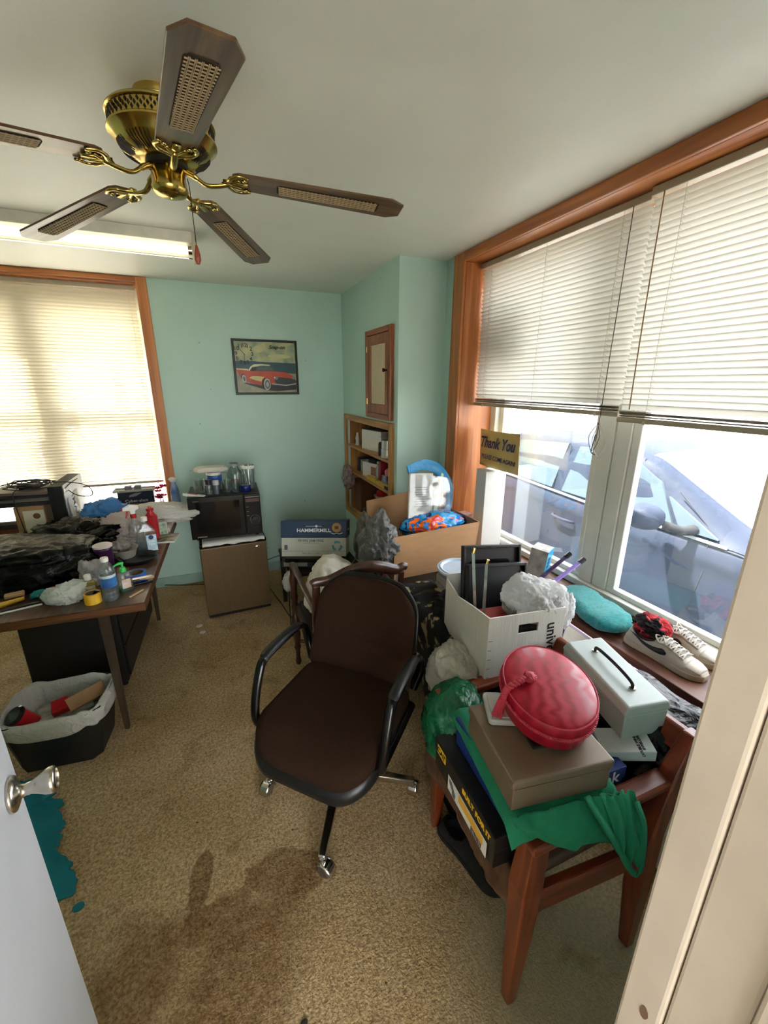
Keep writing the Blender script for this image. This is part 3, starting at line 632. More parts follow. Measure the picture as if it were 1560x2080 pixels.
for y in (2.573, 2.657):
    o = wb_(MB().tube([(-1.195,y,2.285),(0.004,y,2.285)], 0.019, 16), 'tube', tube_m, fl)
    for x in (-1.19, -0.004): wb_(MB().tube([(x-0.008,y,2.285),(x+0.010,y,2.285)], 0.0197, 12), 'tube_cap', steel, fl)
wb_(MB().bx(-1.20, 0.008, 2.609, 2.621, 2.262, 2.3115), 'centre_rib', fx_m, fl, smooth=False)

# ------------------------------------------------------------------ wall clock with printed car picture
ck = wthing('wall_clock', 'black-framed picture clock with a red and cream convertible on the mint wall', 'clock', (0.462, 3.659, 1.77))
cx0, cx1, cz0, cz1, cy = 0.212, 0.716, 1.563, 1.981, 3.659
fw = 0.017; frm = M('black_picture_frame', (16,16,16), 0.4)
for b in ((cx0,cx1,cy-0.022,cy,cz1-fw,cz1),(cx0,cx1,cy-0.022,cy,cz0,cz0+fw),(cx0,cx0+fw,cy-0.022,cy,cz0+fw,cz1-fw),(cx1-fw,cx1,cy-0.022,cy,cz0+fw,cz1-fw)):
    wb_(MB().bx(*b), 'frame_side', frm, ck, smooth=False, bevel=0.002)
def UV(x, y):   # picture coordinates (units of a 1200 x 990 print)
    t = (y-148)/992.0; l = 138+97*t; r = 1345+60*t
    return (cx0+fw+(cx1-cx0-2*fw)*(x-l)/(r-l), cz0+fw+(cz1-cz0-2*fw)*(1-t))
def pr_mat(n, c, c2=None): return M('print_'+n, c, 0.35, var=0.12, scale=14, col2=c2)
wb_(MB().bx(cx0+fw,cx1-fw,cy-0.0100,cy-0.001,cz0+fw,cz1-fw), 'print_sky', pr_mat('sky', (128,150,128), (196,192,140)), ck, smooth=False)
lay = [0]
def pic(nm, pts, m):
    lay[0] += 1; d = cy-0.0100-0.00022*lay[0]; wb_(MB().prism([UV(*p) for p in pts], d, d+0.0002, ax=1), nm, m, ck, smooth=False)
pic('print_sea', [(178,520),(460,520),(720,535),(1365,550),(1380,800),(190,760)], pr_mat('sea', (30,66,78), (44,84,92)))
pic('print_road', [(190,690),(1380,760),(1405,1140),(235,1140)], pr_mat('road', (136,136,112), (160,156,128)))
pic('print_shadow', [(360,940),(700,1000),(1390,900),(1395,1080),(1000,1115),(820,1100),(350,960)], pr_mat('shade', (40,40,40)))
pic('print_car_body', [(190,690),(280,690),(430,710),(600,715),(940,715),(1180,735),(1290,790),(1370,860),(1380,960),(1200,985),(890,975),(680,1000),(520,965),(400,925),(290,850),(230,760)], pr_mat('red', (178,60,38), (196,78,50)))
pic('print_car_tail', [(195,665),(420,675),(430,705),(200,690)], pr_mat('cream', (206,190,130)))
pic('print_car_top', [(425,705),(470,620),(540,582),(700,575),(860,590),(840,605),(640,610),(590,625),(500,640),(450,710)], pr_mat('cream2', (210,206,168)))
pic('print_windscreen', [(590,715),(600,625),(660,605),(850,605),(890,650),(930,710)], pr_mat('glassy', (58,74,72), (84,98,90)))
pic('print_side_window', [(470,715),(500,640),(570,630),(590,660),(560,715)], pr_mat('dark', (34,38,36)))
pic('print_cove', [(445,850),(500,815),(620,815),(745,830),(700,870),(685,925),(560,895)], pr_mat('cream3', (214,198,132)))
pic('print_arch', [(690,990),(700,900),(750,850),(810,850),(860,900),(880,980),(870,1080),(740,1050)], pr_mat('arch', (30,30,30)))
pic('print_arch', [(290,850),(305,780),(340,770),(390,850),(395,930),(360,945)], pr_mat('arch', (30,30,30)))
def oval(x, y, rx, ry, tl=0.0): return [(x+rx*math.cos(a)*math.cos(tl)-ry*math.sin(a)*math.sin(tl), y+rx*math.cos(a)*math.sin(tl)+ry*math.sin(a)*math.cos(tl)) for a in [2*math.pi*i/24 for i in range(24)]]
pic('print_tyre', oval(800,975,66,118,-0.1), pr_mat('tyre', (190,188,180))); pic('print_hub', oval(803,978,50,95,-0.1), pr_mat('hub', (92,92,90))); pic('print_hub', oval(805,980,26,50,-0.1), pr_mat('hub2', (170,168,160)))
pic('print_tyre', oval(350,870,38,82,-0.25), pr_mat('tyre', (190,188,180))); pic('print_hub', oval(352,872,22,52,-0.25), pr_mat('hub', (92,92,90)))
pic('print_grille', [(940,850),(1020,830),(1340,860),(1385,900),(1385,960),(1180,985),(960,960)], pr_mat('grille', (54,58,60)))
pic('print_bumper', [(890,955),(1180,985),(1385,950),(1385,972),(1180,1008),(890,978)], pr_mat('bumper', (176,178,172)))
pic('print_lamp', oval(975,850,40,36), pr_mat('lampr', (120,124,116))); pic('print_lamp', oval(945,840,16,18), pr_mat('lampw', (214,214,200))); pic('print_lamp', oval(1330,840,36,32), pr_mat('lampr', (120,124,116)))
pic('print_cloud', oval(610,290,95,70), pr_mat('cloud', (198,194,138), (180,184,140))); pic('print_cloud', oval(1040,420,230,42), pr_mat('cloud', (198,194,138), (180,184,140)))
ink = M('black_ink', (18,20,20), 0.5)
def pt3(x, y, d=0.0175): a, b = UV(x, y); return (a-ck.location.x, cy-d-ck.location.y, b-ck.location.z)
for s, x, y in (('12',345,225),('1',405,240),('2',472,292),('3',500,390),('4',475,482),('5',420,545),('6',362,560),('7',288,548),('8',215,480),('9',190,385),('10',195,290),('11',265,240)):
    text(ck, s, 0.041, pt3(x, y), ink, name='numeral', bold=0.0004)
text(ck, 'Snap-on', 0.036, pt3(980, 245), ink, shear=0.35, bold=0.0012, name='lettering', sx=1.08)
def hand(a, b, w):
    p, q = Vector(pt3(*a, 0.0185)), Vector(pt3(*b, 0.0185)); n = (q-p).cross(Vector((0,1,0))).normalized()*w
    MB().add([p-n, p+n, q+n*0.6, q-n*0.6, p-n+Vector((0,0.0008,0)), p+n+Vector((0,0.0008,0)), q+n*0.6+Vector((0,0.0008,0)), q-n*0.6+Vector((0,0.0008,0))], [(0,1,2,3),(7,6,5,4),(0,4,5,1),(1,5,6,2),(2,6,7,3),(3,7,4,0)]).build('clock_hand', ink, ck, smooth=False)
hand((355,405),(250,290),0.0022); hand((350,400),(342,590),0.0018)

# ------------------------------------------------------------------ closet cabinet door and shelf unit
cab = wthing('wall_cabinet', 'small wooden wall cabinet door with cream panel, above the recessed shelves', 'cabinet', (1.105, 2.775, 1.418))
cab_w = wood('red_pine_cabinet', (112,54,28), (166,92,48), 'z', 5.0, 0.35, c3=(140,72,38)); cab_wy = wood('red_pine_cabinet_rail', (112,54,28), (166,92,48), 'y', 5.0, 0.35, c3=(140,72,38))
y0, y1, z0, z1 = 2.545, 3.010, 1.418, 2.002; f = 0.035
for b, mm in (((1.078,1.1045,y0,y0+f,z0,z1),cab_w),((1.078,1.1045,y1-f,y1,z0,z1),cab_w),((1.078,1.1045,y0+f,y1-f,z1-f,z1),cab_wy),((1.078,1.1045,y0+f,y1-f,z0,z0+f),cab_wy)): wb_(MB().bx(*b), 'casing', mm, cab, smooth=False, bevel=0.004)
dh = MB(); a0, a1, c0, c1 = y0+f+0.002, y1-f-0.002, z0+f+0.002, z1-f-0.002; s = 0.062
door = wb_(MB().bx(1.082,1.100,a0,a0+s,c0,c1).bx(1.082,1.100,a1-s,a1,c0,c1).bx(1.082,1.100,a0+s,a1-s,c1-s,c1).bx(1.082,1.100,a0+s,a1-s,c0,c0+s), 'cabinet_door', cab_w, cab, smooth=False, bevel=0.003)
MB().bx(1.090,1.096,a0+s,a1-s,c0+s,c1-s).build('door_panel', M('cream_burlap_panel', (206,190,158), 0.8, var=0.12, scale=60, bump=0.3, bscale=200, aniso=(1,3,1)), door, smooth=False)
MB().lathe([(0.0,0.030),(0.010,0.028),(0.013,0.022),(0.010,0.015),(0.005,0.010),(0.006,0.0),(0.0,0.0)], 16, M=Matrix.Translation((1.082, a0+0.030, 1.735)) @ Matrix.Rotation(R(-90), 4, 'Y')).build('door_pull', M('dark_bronze', (52,42,34), 0.35, 0.8), door)
for z in (1.53, 1.88): MB().tube([(1.080, a1+0.001, z-0.02), (1.080, a1+0.001, z+0.02)], 0.004, 8).build('hinge', brass, door)
sh = wthing('recessed_shelf', 'open honey-pine shelf unit set into the closet wall', 'shelf', (1.105, 3.06, 0.535))
hp_z = wood('honey_pine_upright', (150,98,46), (196,142,78), 'z', 4.0, 0.4, c3=(176,122,62)); hp_y = wood('honey_pine_board', (150,98,46), (196,142,78), 'y', 4.0, 0.4, c3=(176,122,62))
y0, y1, z0, z1 = 2.530, 3.590, 0.532, 1.402
for b, mm in (((1.084,1.1045,y0,2.585,z0,z1),hp_z),((1.084,1.1045,3.540,y1,z0,z1),hp_z),((1.084,1.1045,2.585,3.540,1.355,z1),hp_y),((1.084,1.1045,2.585,3.540,z0,0.575),hp_y)): wb_(MB().bx(*b), 'face_frame', mm, sh, smooth=False, bevel=0.003)
for b in ((1.126,1.40,3.535,3.549,0.575,1.355),(1.126,1.40,2.5755,2.590,0.575,1.355)): wb_(MB().bx(*b), 'side_panel', hp_z, sh, smooth=False)
wb_(MB().bx(1.400,1.412,2.5755,3.549,0.575,1.355), 'back_panel', hp_z, sh, smooth=False)
SH = (0.575, 0.930, 1.148)
for z in SH[1:]: wb_(MB().bx(1.095,1.3995,2.5905,3.5345,z-0.020,z), 'shelf_board', hp_y, sh, smooth=False, bevel=0.002)
wb_(MB().bx(1.126,1.3995,2.5905,3.5345,0.561,0.575), 'bottom_board', hp_y, sh, smooth=False)
wb_(MB().bx(1.126,1.3995,2.5905,3.5345,1.355,1.368), 'top_board', hp_y, sh, smooth=False)
# ------------------------------------------------------------------ desk under the back window
DZ = 0.720; dk_rz = R(-2.4)
desk = thing('desk', 'long brown desk with wood-grain top, metal legs and dark drawer pedestal', 'desk', (-0.71, 2.575, 0), dk_rz)
dtop = wood('walnut_laminate', (58,38,28), (98,70,52), 'y', 4.0, 0.28, c3=(78,54,40)); dl2 = M('desk_dark_metal', (26,24,23), 0.45)
dleg = M('brown_steel', (92,78,66), 0.35, 0.7)
Lx, Ly = 0.76, 1.26
MB().bx(-Lx/2, Lx/2, -Ly/2, Ly/2, DZ-0.006, DZ).build('desktop', dtop, desk, smooth=False, bevel=0.002)
MB().bx(-Lx/2, Lx/2, -Ly/2, Ly/2, DZ-0.042, DZ-0.0065).build('desk_edge', wood('desk_edge_wood', (60,34,20), (116,72,42), 'x', 6, 0.4), desk, smooth=False, bevel=0.003)
for sx in (-1, 1):
    for sy in (-1, 1):
        x, y = sx*(Lx/2-0.18), sy*(Ly/2-0.10)
        x = sx*0.185 if sx > 0 else -0.33
        MB().hexa([(x-0.011,y-0.011,0),(x+0.011,y-0.011,0),(x+0.011,y+0.011,0),(x-0.011,y+0.011,0)], [(x-0.020,y-0.020,DZ-0.043),(x+0.020,y-0.020,DZ-0.043),(x+0.020,y+0.020,DZ-0.043),(x-0.020,y+0.020,DZ-0.043)]).build('leg', dleg, desk, smooth=False, bevel=0.003)
pd = MB().bx(-0.30, 0.135, -0.19, 0.60, 0.035, DZ-0.0435).build('drawer_pedestal', dl2, desk, smooth=False, bevel=0.004)
for i in range(3): MB().bx(0.136, 0.146, -0.17, 0.58, 0.06+i*0.205, 0.25+i*0.205).build('drawer_front', dl2, pd, smooth=False, bevel=0.003)
for x in (-0.27, 0.105):
    for y in (-0.16, 0.57): MB().lathe([(0,0),(0.015,0),(0.015,0.035),(0,0.035)], 12, c=(x,y,0)).build('glide_foot', black_pl, desk)
def D(x, y, z=0.0):  # point on the desk top: x to the right, y away from the near edge, from the near right corner
    c, s_ = math.cos(dk_rz), math.sin(dk_rz); lx, ly = Lx/2+x, -Ly/2+y
    return Vector((-0.71+c*lx-s_*ly, 2.575+s_*lx+c*ly, DZ+z))

# ------------------------------------------------------------------ fridge and microwave
fr = thing('mini_fridge', 'small fridge with bronze door and black body under the microwave', 'fridge', (0.052, 3.20, 0), R(2))
MB().bx(-0.226, 0.226, -0.18, 0.24, 0.02, 0.575).build('body', M('fridge_black', (20,20,20), 0.5), fr, smooth=False, bevel=0.006)
fd = MB().bx(-0.226, 0.226, -0.225, -0.185, 0.025, 0.545).build('door', M('bronze_fridge_door', (116,94,68), 0.38, 0.55, var=0.05, scale=90, aniso=(1,1,0.05)), fr, smooth=False, bevel=0.006)
MB().bx(-0.226, 0.226, -0.225, -0.185, 0.546, 0.574).build('door_cap', blk_gloss, fr, smooth=False, bevel=0.006)
MB().bx(-0.22, 0.22, -0.222, -0.186, 0.008, 0.0245).build('kick_strip', black_pl, fr, smooth=False)
MB().lathe([(0,0),(0.021,0),(0.022,0.0015),(0.018,0.003),(0,0.0035)], 24, M=Matrix.Translation((0.165,-0.225,0.512)) @ Matrix.Rotation(R(90),4,'X') @ Matrix.Scale(0.36,4,(0,1,0))).build('oval_badge', chrome, fd)
for x in (-0.19, 0.19):
    for y in (-0.15, 0.2): MB().lathe([(0,0),(0.014,0),(0.014,0.021),(0,0.021)], 10, c=(x,y,0)).build('foot', black_pl, fr)
def cloth_fn(u, v):
    x = -0.205+0.42*u; y = -0.25+0.30*v; z = 0.5795
    if v < 0.12: z = 0.578-0.030*(0.12-v)/0.12*(0.55+0.45*noise.noise(Vector((u*7,0,2)))); y = -0.229-0.003*(0.12-v)/0.12
    return (x, y, z)
cl = thing('paper_towel', 'white paper towel with a ragged edge between microwave and fridge', 'towel', fr.location, R(2))
sheet('towel_sheet', cloth_fn, 30, 12, M('white_paper', (222,220,216), 0.8), cl, 0.0012)
mwz = 0.600
mw = thing('microwave', 'black microwave oven with dial controls on top of the small fridge', 'microwave', (0.038, 3.19, mwz-0.0185), R(-2))
MB().bx(-0.238, 0.238, -0.155, 0.17, 0.018, 0.326).build('case', M('microwave_case', (26,25,25), 0.5), mw, smooth=False, bevel=0.004)
dp = MB().bx(-0.238, 0.125, -0.176, -0.156, 0.020, 0.322).build('door', blk_gloss, mw, smooth=False, bevel=0.004)
MB().bx(-0.190, 0.095, -0.1775, -0.1763, 0.065, 0.285).build('window', M('microwave_window', (12,12,14), 0.08), dp, smooth=False)
MB().bx(-0.205, -0.165, -0.1772, -0.1762, 0.2925, 0.2965).build('badge', M('silver_print', (150,140,130), 0.4), dp, smooth=False)
text(dp, 'EMERSON', 0.014, (-0.170,-0.1768,0.036), M('silver_print', (150,140,130), 0.4), bold=0.0003)
cpn = MB().bx(0.128, 0.238, -0.176, -0.156, 0.020, 0.322).build('control_panel', blk_gloss, mw, smooth=False, bevel=0.004)
MB().bx(0.136, 0.232, -0.1772, -0.1762, 0.296, 0.300).build('panel_line', M('silver_print', (150,140,130), 0.4), cpn, smooth=False)
MB().bx(0.138, 0.230, -0.1772, -0.1762, 0.262, 0.285).build('panel_strip', M('dark_red_strip', (74,24,18), 0.3), cpn, smooth=False)
MB().lathe([(0,0),(0.024,0),(0.022,0.014),(0,0.015)], 24, M=Matrix.Translation((0.192,-0.176,0.13)) @ Matrix.Rotation(R(90),4,'X')).build('timer_dial', black_pl, cpn, auto=40)
tk = MB()
for i in range(20):
    q = R(-140+i*14.5); tk.bx(-0.0007,0.0007,-0.0006,0.0006,0.030,0.036, M=Matrix.Translation((0.192,-0.1768,0.13)) @ Matrix.Rotation(q,4,'Y'))
tk.build('dial_marks', M('silver_print', (150,140,130), 0.4), cpn, smooth=False)
for z in (0.225, 0.19, 0.16): MB().bx(0.138,0.154,-0.1772,-0.1762,z,z+0.003).build('panel_mark', M('silver_print', (150,140,130), 0.4), cpn, smooth=False)
MB().bx(0.150,0.222,-0.181,-0.1765,0.055,0.085).build('door_button', blk_gloss, cpn, smooth=False, bevel=0.003)
for x in (-0.2,0.2):
    for y in (-0.13,0.14): MB().lathe([(0,0),(0.012,0),(0.012,0.019),(0,0.019)], 10, c=(x,y,-0.0005)).build('foot', black_pl, mw)
MW_Z = mwz-0.0185+0.326

# ------------------------------------------------------------------ brown office chair
oc = thing('office_chair', 'brown upholstered office chair with black arms and chrome star base on casters', 'office chair', (0.342, 1.303, 0), R(134))
up = M('brown_wool_upholstery', (45,30,21), 0.95, var=0.15, scale=220, bump=0.35, bscale=420, spec=0.1)
shell = M('black_chair_shell', (22,22,23), 0.35)
def cushion(w, d, z, t, dome, rc, oy=0.0):
    mb = MB(); rings = []; base = rrect(-w/2, w/2, -d/2, d/2, rc, 8); n = len(base)
    for k, (s, zz) in enumerate(((0.97,0.0),(1.0,0.20),(1.0,0.55),(0.985,0.80),(0.95,0.94),(0.87,1.0),(0.7,1.0+dome*0.5),(0.45,1.0+dome),(0.15,1.0+dome*1.05))):
        rings.append([(x*s, y*s+oy, z+t*zz) for x, y in base])
    vs = [p for r in rings for p in r]; fs = [(i*n+k, i*n+(k+1) % n, (i+1)*n+(k+1) % n, (i+1)*n+k) for i in range(len(rings)-1) for k in range(n)]
    fs += [tuple(range(n-1,-1,-1)), tuple(range((len(rings)-1)*n, len(rings)*n))]; return mb.add(vs, fs)
# seat, dished a little, front edge rolling down
sb = cushion(0.485, 0.520, 0.415, 0.065, 0.04, 0.125, 0.015)
sb.v = [(x, y, z-0.05*max(0, (y-0.12)/0.15)**2-0.014*max(0, 1-((x/0.2)**2+((y+0.03)/0.22)**2))) for x, y, z in sb.v]
sb.build('seat', up, oc, auto=80)
ss = cushion(0.500, 0.535, 0.372, 0.055, 0.0, 0.13, 0.015); ss.v = [(x, y, z-0.05*max(0, (y-0.12)/0.15)**2) for x, y, z in ss.v]; ss.build('seat_shell', shell, oc, auto=60)
# backrest: rounded panel, bowed, leaning back
def back_panel(w0, w1, h, th, yoff, name, m, grow=0.0):
    mb = MB(); n, nv = 56, 26; lean = R(15)
    for j in range(nv):
        v = j/(nv-1); zz = v*h; w = (w0+(w1-w0)*v)/2+grow; tk = th*max(0.25, 1-abs(v*2-1)**7)
        if v > 0.66: e = (v-0.66)/0.34; w *= math.sqrt(max(0.02, 1-0.60*e**2.8))
        if v < 0.06: w *= 0.94+v
        for k in range(n):
            a = 2*math.pi*k/n; c_, s_ = math.cos(a), math.sin(a); x = w*math.copysign(abs(c_)**0.45, c_); y = tk/2*math.copysign(abs(s_)**0.6, s_)
            y += 0.030*(x/0.24)**2; z2 = zz-0.04*max(0, v-0.66)/0.34*(x/0.22)**2
            if s_ > 0.1: y -= 0.007*math.exp(-((v-0.36)/0.022)**2)
            mb.v.append((x, yoff+y*math.cos(lean)-z2*math.sin(lean), 0.452+z2*math.cos(lean)+y*math.sin(lean)))
    mb.f = [(j*n+k, j*n+(k+1) % n, (j+1)*n+(k+1) % n, (j+1)*n+k) for j in range(nv-1) for k in range(n)]+[tuple(range(n-1,-1,-1)), tuple(range((nv-1)*n, nv*n))]
    return mb.build(name, m, oc, auto=75)
back_panel(0.480, 0.435, 0.425, 0.062, -0.190, 'backrest', up)
back_panel(0.480, 0.435, 0.431, 0.026, -0.218, 'backrest_shell', shell, 0.008)
for s_ in (-1, 1):
    x = s_*0.268
    pts = spline([(x*0.90,-0.19,0.47),(x,-0.20,0.56),(x,-0.175,0.635),(x,-0.12,0.655),(x,0.0,0.650),(x,0.085,0.640),(x,0.118,0.605),(x,0.155,0.50),(x*0.97,0.168,0.425),(x*0.93,0.14,0.400),(x*0.92,0.0,0.400),(x*0.92,-0.16,0.415)], 6)
    MB().tube(pts, 0.0145, 10, flat=1.25).build('armrest', blk_gloss, oc)
    MB().tube(spline([(x,-0.13,0.662),(x,-0.05,0.666),(x,0.05,0.660),(x,0.095,0.645)], 6), [0.015]+[0.020]*16+[0.019,0.014], 12, flat=0.6, up=(0,0,1)).build('arm_pad', black_pl, oc)
MB().lathe([(0,0.10),(0.040,0.10),(0.042,0.145),(0.026,0.155),(0.024,0.30),(0.05,0.31),(0.05,0.37),(0,0.37)], 24).build('gas_column', M('dark_steel_column', (40,40,42), 0.35, 0.8), oc, auto=40)
MB().bx(-0.12,0.12,-0.14,0.14,0.352,0.374).build('seat_plate', shell, oc, smooth=False, bevel=0.004)
c0 = Vector((0.342,1.303)); inv = Matrix.Rotation(-R(134), 2)
for cxy in ((0.194,1.034),(0.063,1.428),(0.621,1.179),(0.490,1.572)):
    p = inv @ (Vector(cxy)-c0); a = math.atan2(p.y, p.x); L_ = p.length
    Ma = Matrix.Rotation(a, 4, 'Z')
    lg = MB(); lg.hexa([Ma @ Vector(q) for q in ((0.02,-0.020,0.105),(L_-0.005,-0.014,0.062),(L_-0.005,0.014,0.062),(0.02,0.020,0.105))], [Ma @ Vector(q) for q in ((0.02,-0.020,0.142),(L_+0.004,-0.014,0.088),(L_+0.004,0.014,0.088),(0.02,0.020,0.142))])
    lo_ = lg.build('base_leg', chrome, oc, smooth=False, bevel=0.006, seg=3)
    cs_ = MB(); q0 = Ma @ Vector((L_-0.004, 0, 0))
    cs_.tube([(q0.x,q0.y,0.050),(q0.x,q0.y,0.070)], 0.009, 10)
    Mc = Matrix.Translation((q0.x, q0.y, 0)) @ Matrix.Rotation(a+R(70), 4, 'Z')
    cas = cs_.build('caster', chrome, lo_)
    MB().lathe([(0,-0.017),(0.020,-0.017),(0.026,-0.012),(0.027,0),(0.026,0.012),(0.020,0.017),(0,0.017)], 20, M=Mc @ Matrix.Translation((0.014,0,0.027)) @ Matrix.Rotation(R(90),4,'X')).build('caster_wheel', M('worn_steel_caster', (142,136,128), 0.3, 0.9), lo_)
    hd = MB()
    hd.grid(12, 6, lambda u, v: Mc @ Vector((0.014+0.032*math.cos(R(-10+210*u)), (v-0.5)*0.040, 0.027+0.032*math.sin(R(-10+210*u)))))
    hd.build('caster_hood', chrome, lo_, solid=0.002)

# ------------------------------------------------------------------ wooden armchair by the doorway
wc_ = wthing('wooden_armchair', 'red-brown wooden armchair by the door jamb, heaped with boxes', 'armchair', (0.81, 0.77, 0))
mah = wood('mahogany_frame', (88,34,18), (136,62,34), 'z', 5.0, 0.32, c3=(112,46,24), coat=0.2); mah_x = wood('mahogany_rail', (88,34,18), (136,62,34), 'x', 5.0, 0.32, c3=(112,46,24), coat=0.2)
def post(pts, w, t=wc_, m=mah, name='leg', bev=0.005):
    """square-section tapering post through points; w = half widths"""
    mb = MB(); vs = []
    for (x, y, z), h in zip(pts, w):
        hx_, hy_ = (h if isinstance(h, tuple) else (h, h)); vs += [(x-hx_,y-hy_,z),(x+hx_,y-hy_,z),(x+hx_,y+hy_,z),(x-hx_,y+hy_,z)]
    n = len(pts); fs = [(0,3,2,1), tuple(range(4*n-4, 4*n))]
    for i in range(n-1):
        for k in range(4): fs.append((4*i+k, 4*i+(k+1) % 4, 4*i+4+(k+1) % 4, 4*i+4+k))
    return wb_(mb.add(vs, fs), name, m, t, smooth=False, bevel=bev)
for yy, xa, xb in ((0.535,0.602,1.020),(1.040,0.648,1.035)):
    post([(xa,yy,0),(xa+0.003,yy,0.30),(xa+0.002,yy,0.46),(xa+0.012,yy,0.60)], [0.015,0.026,0.030,0.026])
    post([(xb,yy-0.035 if yy < 0.8 else yy,0),(xb-0.010,yy-0.03 if yy < 0.8 else yy,0.25),(xb-0.010,yy-0.025 if yy < 0.8 else yy,0.46),(xb+0.045,yy-0.02 if yy < 0.8 else yy,0.66),(xb+0.090,yy-0.02 if yy < 0.8 else yy,0.760)], [0.016,0.026,0.028,0.024,0.018], name='back_leg')
    mb = MB(); ya = yy
    P = spline([(xa+0.005,ya,0.612),(xa+0.12,ya,0.628),(xa+0.26,ya-0.005,0.628),(xb+0.04,ya-0.015,0.635)], 5)
    mb.tube(P, 0.026, 4, flat=0.55, up=(0,0,1)); mb.v = mb.v
    wb_(MB().hexa([(xa-0.014,ya-0.030,0.590),(xb+0.02,ya-0.040,0.612),(xb+0.02,ya+0.012,0.612),(xa-0.014,ya+0.030,0.590)], [(xa-0.016,ya-0.030,0.618),(xb+0.03,ya-0.040,0.640),(xb+0.03,ya+0.012,0.640),(xa-0.016,ya+0.030,0.618)]), 'arm', mah_x, wc_, smooth=False, bevel=0.008)
    wb_(MB().hexa([(xa+0.02,ya-0.013,0.345),(xb-0.01,ya-0.034 if yy<.8 else ya-0.013,0.335),(xb-0.01,ya-0.010 if yy<.8 else ya+0.013,0.335),(xa+0.02,ya+0.013,0.345)], [(xa+0.02,ya-0.013,0.425),(xb-0.01,ya-0.034 if yy<.8 else ya-0.013,0.410),(xb-0.01,ya-0.010 if yy<.8 else ya+0.013,0.410),(xa+0.02,ya+0.013,0.425)]), 'seat_rail', mah_x, wc_, smooth=False, bevel=0.004)
wb_(MB().bx(0.625,0.650,0.56,1.02,0.345,0.425), 'seat_rail', wood('mahogany_front', (88,34,18), (136,62,34), 'y', 5.0, 0.32), wc_, smooth=False, bevel=0.004)
wb_(MB().bx(1.00,1.025,0.52,1.02,0.340,0.415), 'seat_rail', wood('mahogany_front', (88,34,18), (136,62,34), 'y', 5.0, 0.32), wc_, smooth=False, bevel=0.004)
wb_(MB().hexa([(1.082,0.50,0.680),(1.105,0.50,0.680),(1.105,1.04,0.680),(1.082,1.04,0.680)], [(1.104,0.50,0.752),(1.127,0.50,0.752),(1.127,1.04,0.752),(1.104,1.04,0.752)]), 'top_rail', wood('mahogany_front', (88,34,18), (136,62,34), 'y', 5.0, 0.32), wc_, smooth=False, bevel=0.006)
vin = M('brown_vinyl', (84,58,44), 0.38, var=0.15, scale=20, bump=0.4, bscale=30)
sp_ = wb_(cushion(0.40, 0.47, 0, 0.035, 0.1, 0.04), 'seat_pad', vin, wc_)
sp_.location = Vector((0.805,0.785,0.422))-wc_.location
def skirt(u, v):
    y = 0.555+0.475*u; n_ = noise.noise(Vector((u*9, v*2.2, 3)))*0.012+noise.noise(Vector((u*22, v*3, 8)))*0.006
    return (0.598-0.016*math.sin(v*2.6)+n_, y, 0.452-0.125*v-0.02*math.sin(u*7)*v)
so_ = sheet('seat_skirt', skirt, 50, 14, vin, wc_, 0.003); so_.location = (-0.81,-0.77,0)

# ------------------------------------------------------------------ carved dark armchair behind the office chair
c2 = wthing('carved_armchair', 'dark carved wooden armchair with turned legs behind the office chair', 'armchair', (0.56, 1.90, 0))
wal = wood('dark_walnut_carved', (38,20,13), (72,40,26), 'z', 6.0, 0.32, coat=0.2)
def turned(x, y, zt, t):
    pr = [(0.0,0.0),(0.014,0.0),(0.018,0.02),(0.012,0.05),(0.015,0.10),(0.022,0.12),(0.014,0.14),(0.020,0.17),(0.023,0.21),(0.015,0.25),(0.024,0.27),(0.024,0.33),(0.014,0.35),(0.021,0.39),(0.015,0.43),(0.022,0.46),(0.015,0.49),(0.020,0.53),(0.024,0.57),(0.016,0.61),(0.018,zt),(0,zt)]
    return wb_(MB().lathe(pr, 14, c=(x,y,0)), 'front_leg', wal, t, auto=60)
turned(0.345,2.225,0.645,c2); turned(0.775,2.225,0.645,c2)
for xx in (0.362, 0.780):
    post([(xx,1.66,0),(xx,1.70,0.2),(xx,1.725,0.42),(xx,1.72,0.60),(xx,1.692,0.780)], [0.016,0.018,0.019,0.018,0.016], c2, wal, 'back_leg')
    wb_(MB().tube(spline([(xx,1.715,0.630),(xx-0.01 if xx < .5 else xx+0.01,1.88,0.648),(xx-0.012 if xx < .5 else xx+0.012,2.08,0.656),(xx-0.012 if xx < .5 else xx+0.012,2.255,0.652)], 6), [0.015]*12+[0.019]*5+[0.021,0.018], 10, flat=0.75), 'arm', wal, c2)
    wb_(MB().bx(xx-0.012,xx+0.012,1.72,2.22,0.345,0.405), 'seat_rail', wal, c2, smooth=False, bevel=0.003)
for yy in (1.725, 2.225): wb_(MB().bx(0.362,0.780,yy-0.012,yy+0.012,0.345,0.405), 'seat_rail', wal, c2, smooth=False, bevel=0.003)
wb_(MB().bx(0.37,0.77,1.735,2.215,0.405,0.430), 'seat', M('dark_seat_cloth', (40,34,34), 0.9), c2, smooth=False, bevel=0.008)
crest = spline([(0.340,1.694,0.785),(0.360,1.692,0.793),(0.43,1.688,0.796),(0.51,1.682,0.824),(0.57,1.678,0.834),(0.63,1.678,0.832),(0.69,1.682,0.815),(0.755,1.688,0.792),(0.790,1.692,0.800),(0.812,1.694,0.796)], 6)
wb_(MB().tube(crest, [0.012+0.009*math.sin(math.pi*i/(len(crest)-1)) for i in range(len(crest))], 10, flat=1.5, up=(0,0,1)), 'crest_rail', wal, c2)
wb_(MB().bx(0.375,0.770,1.702,1.716,0.56,0.595), 'lower_rail', wal, c2, smooth=False, bevel=0.004)
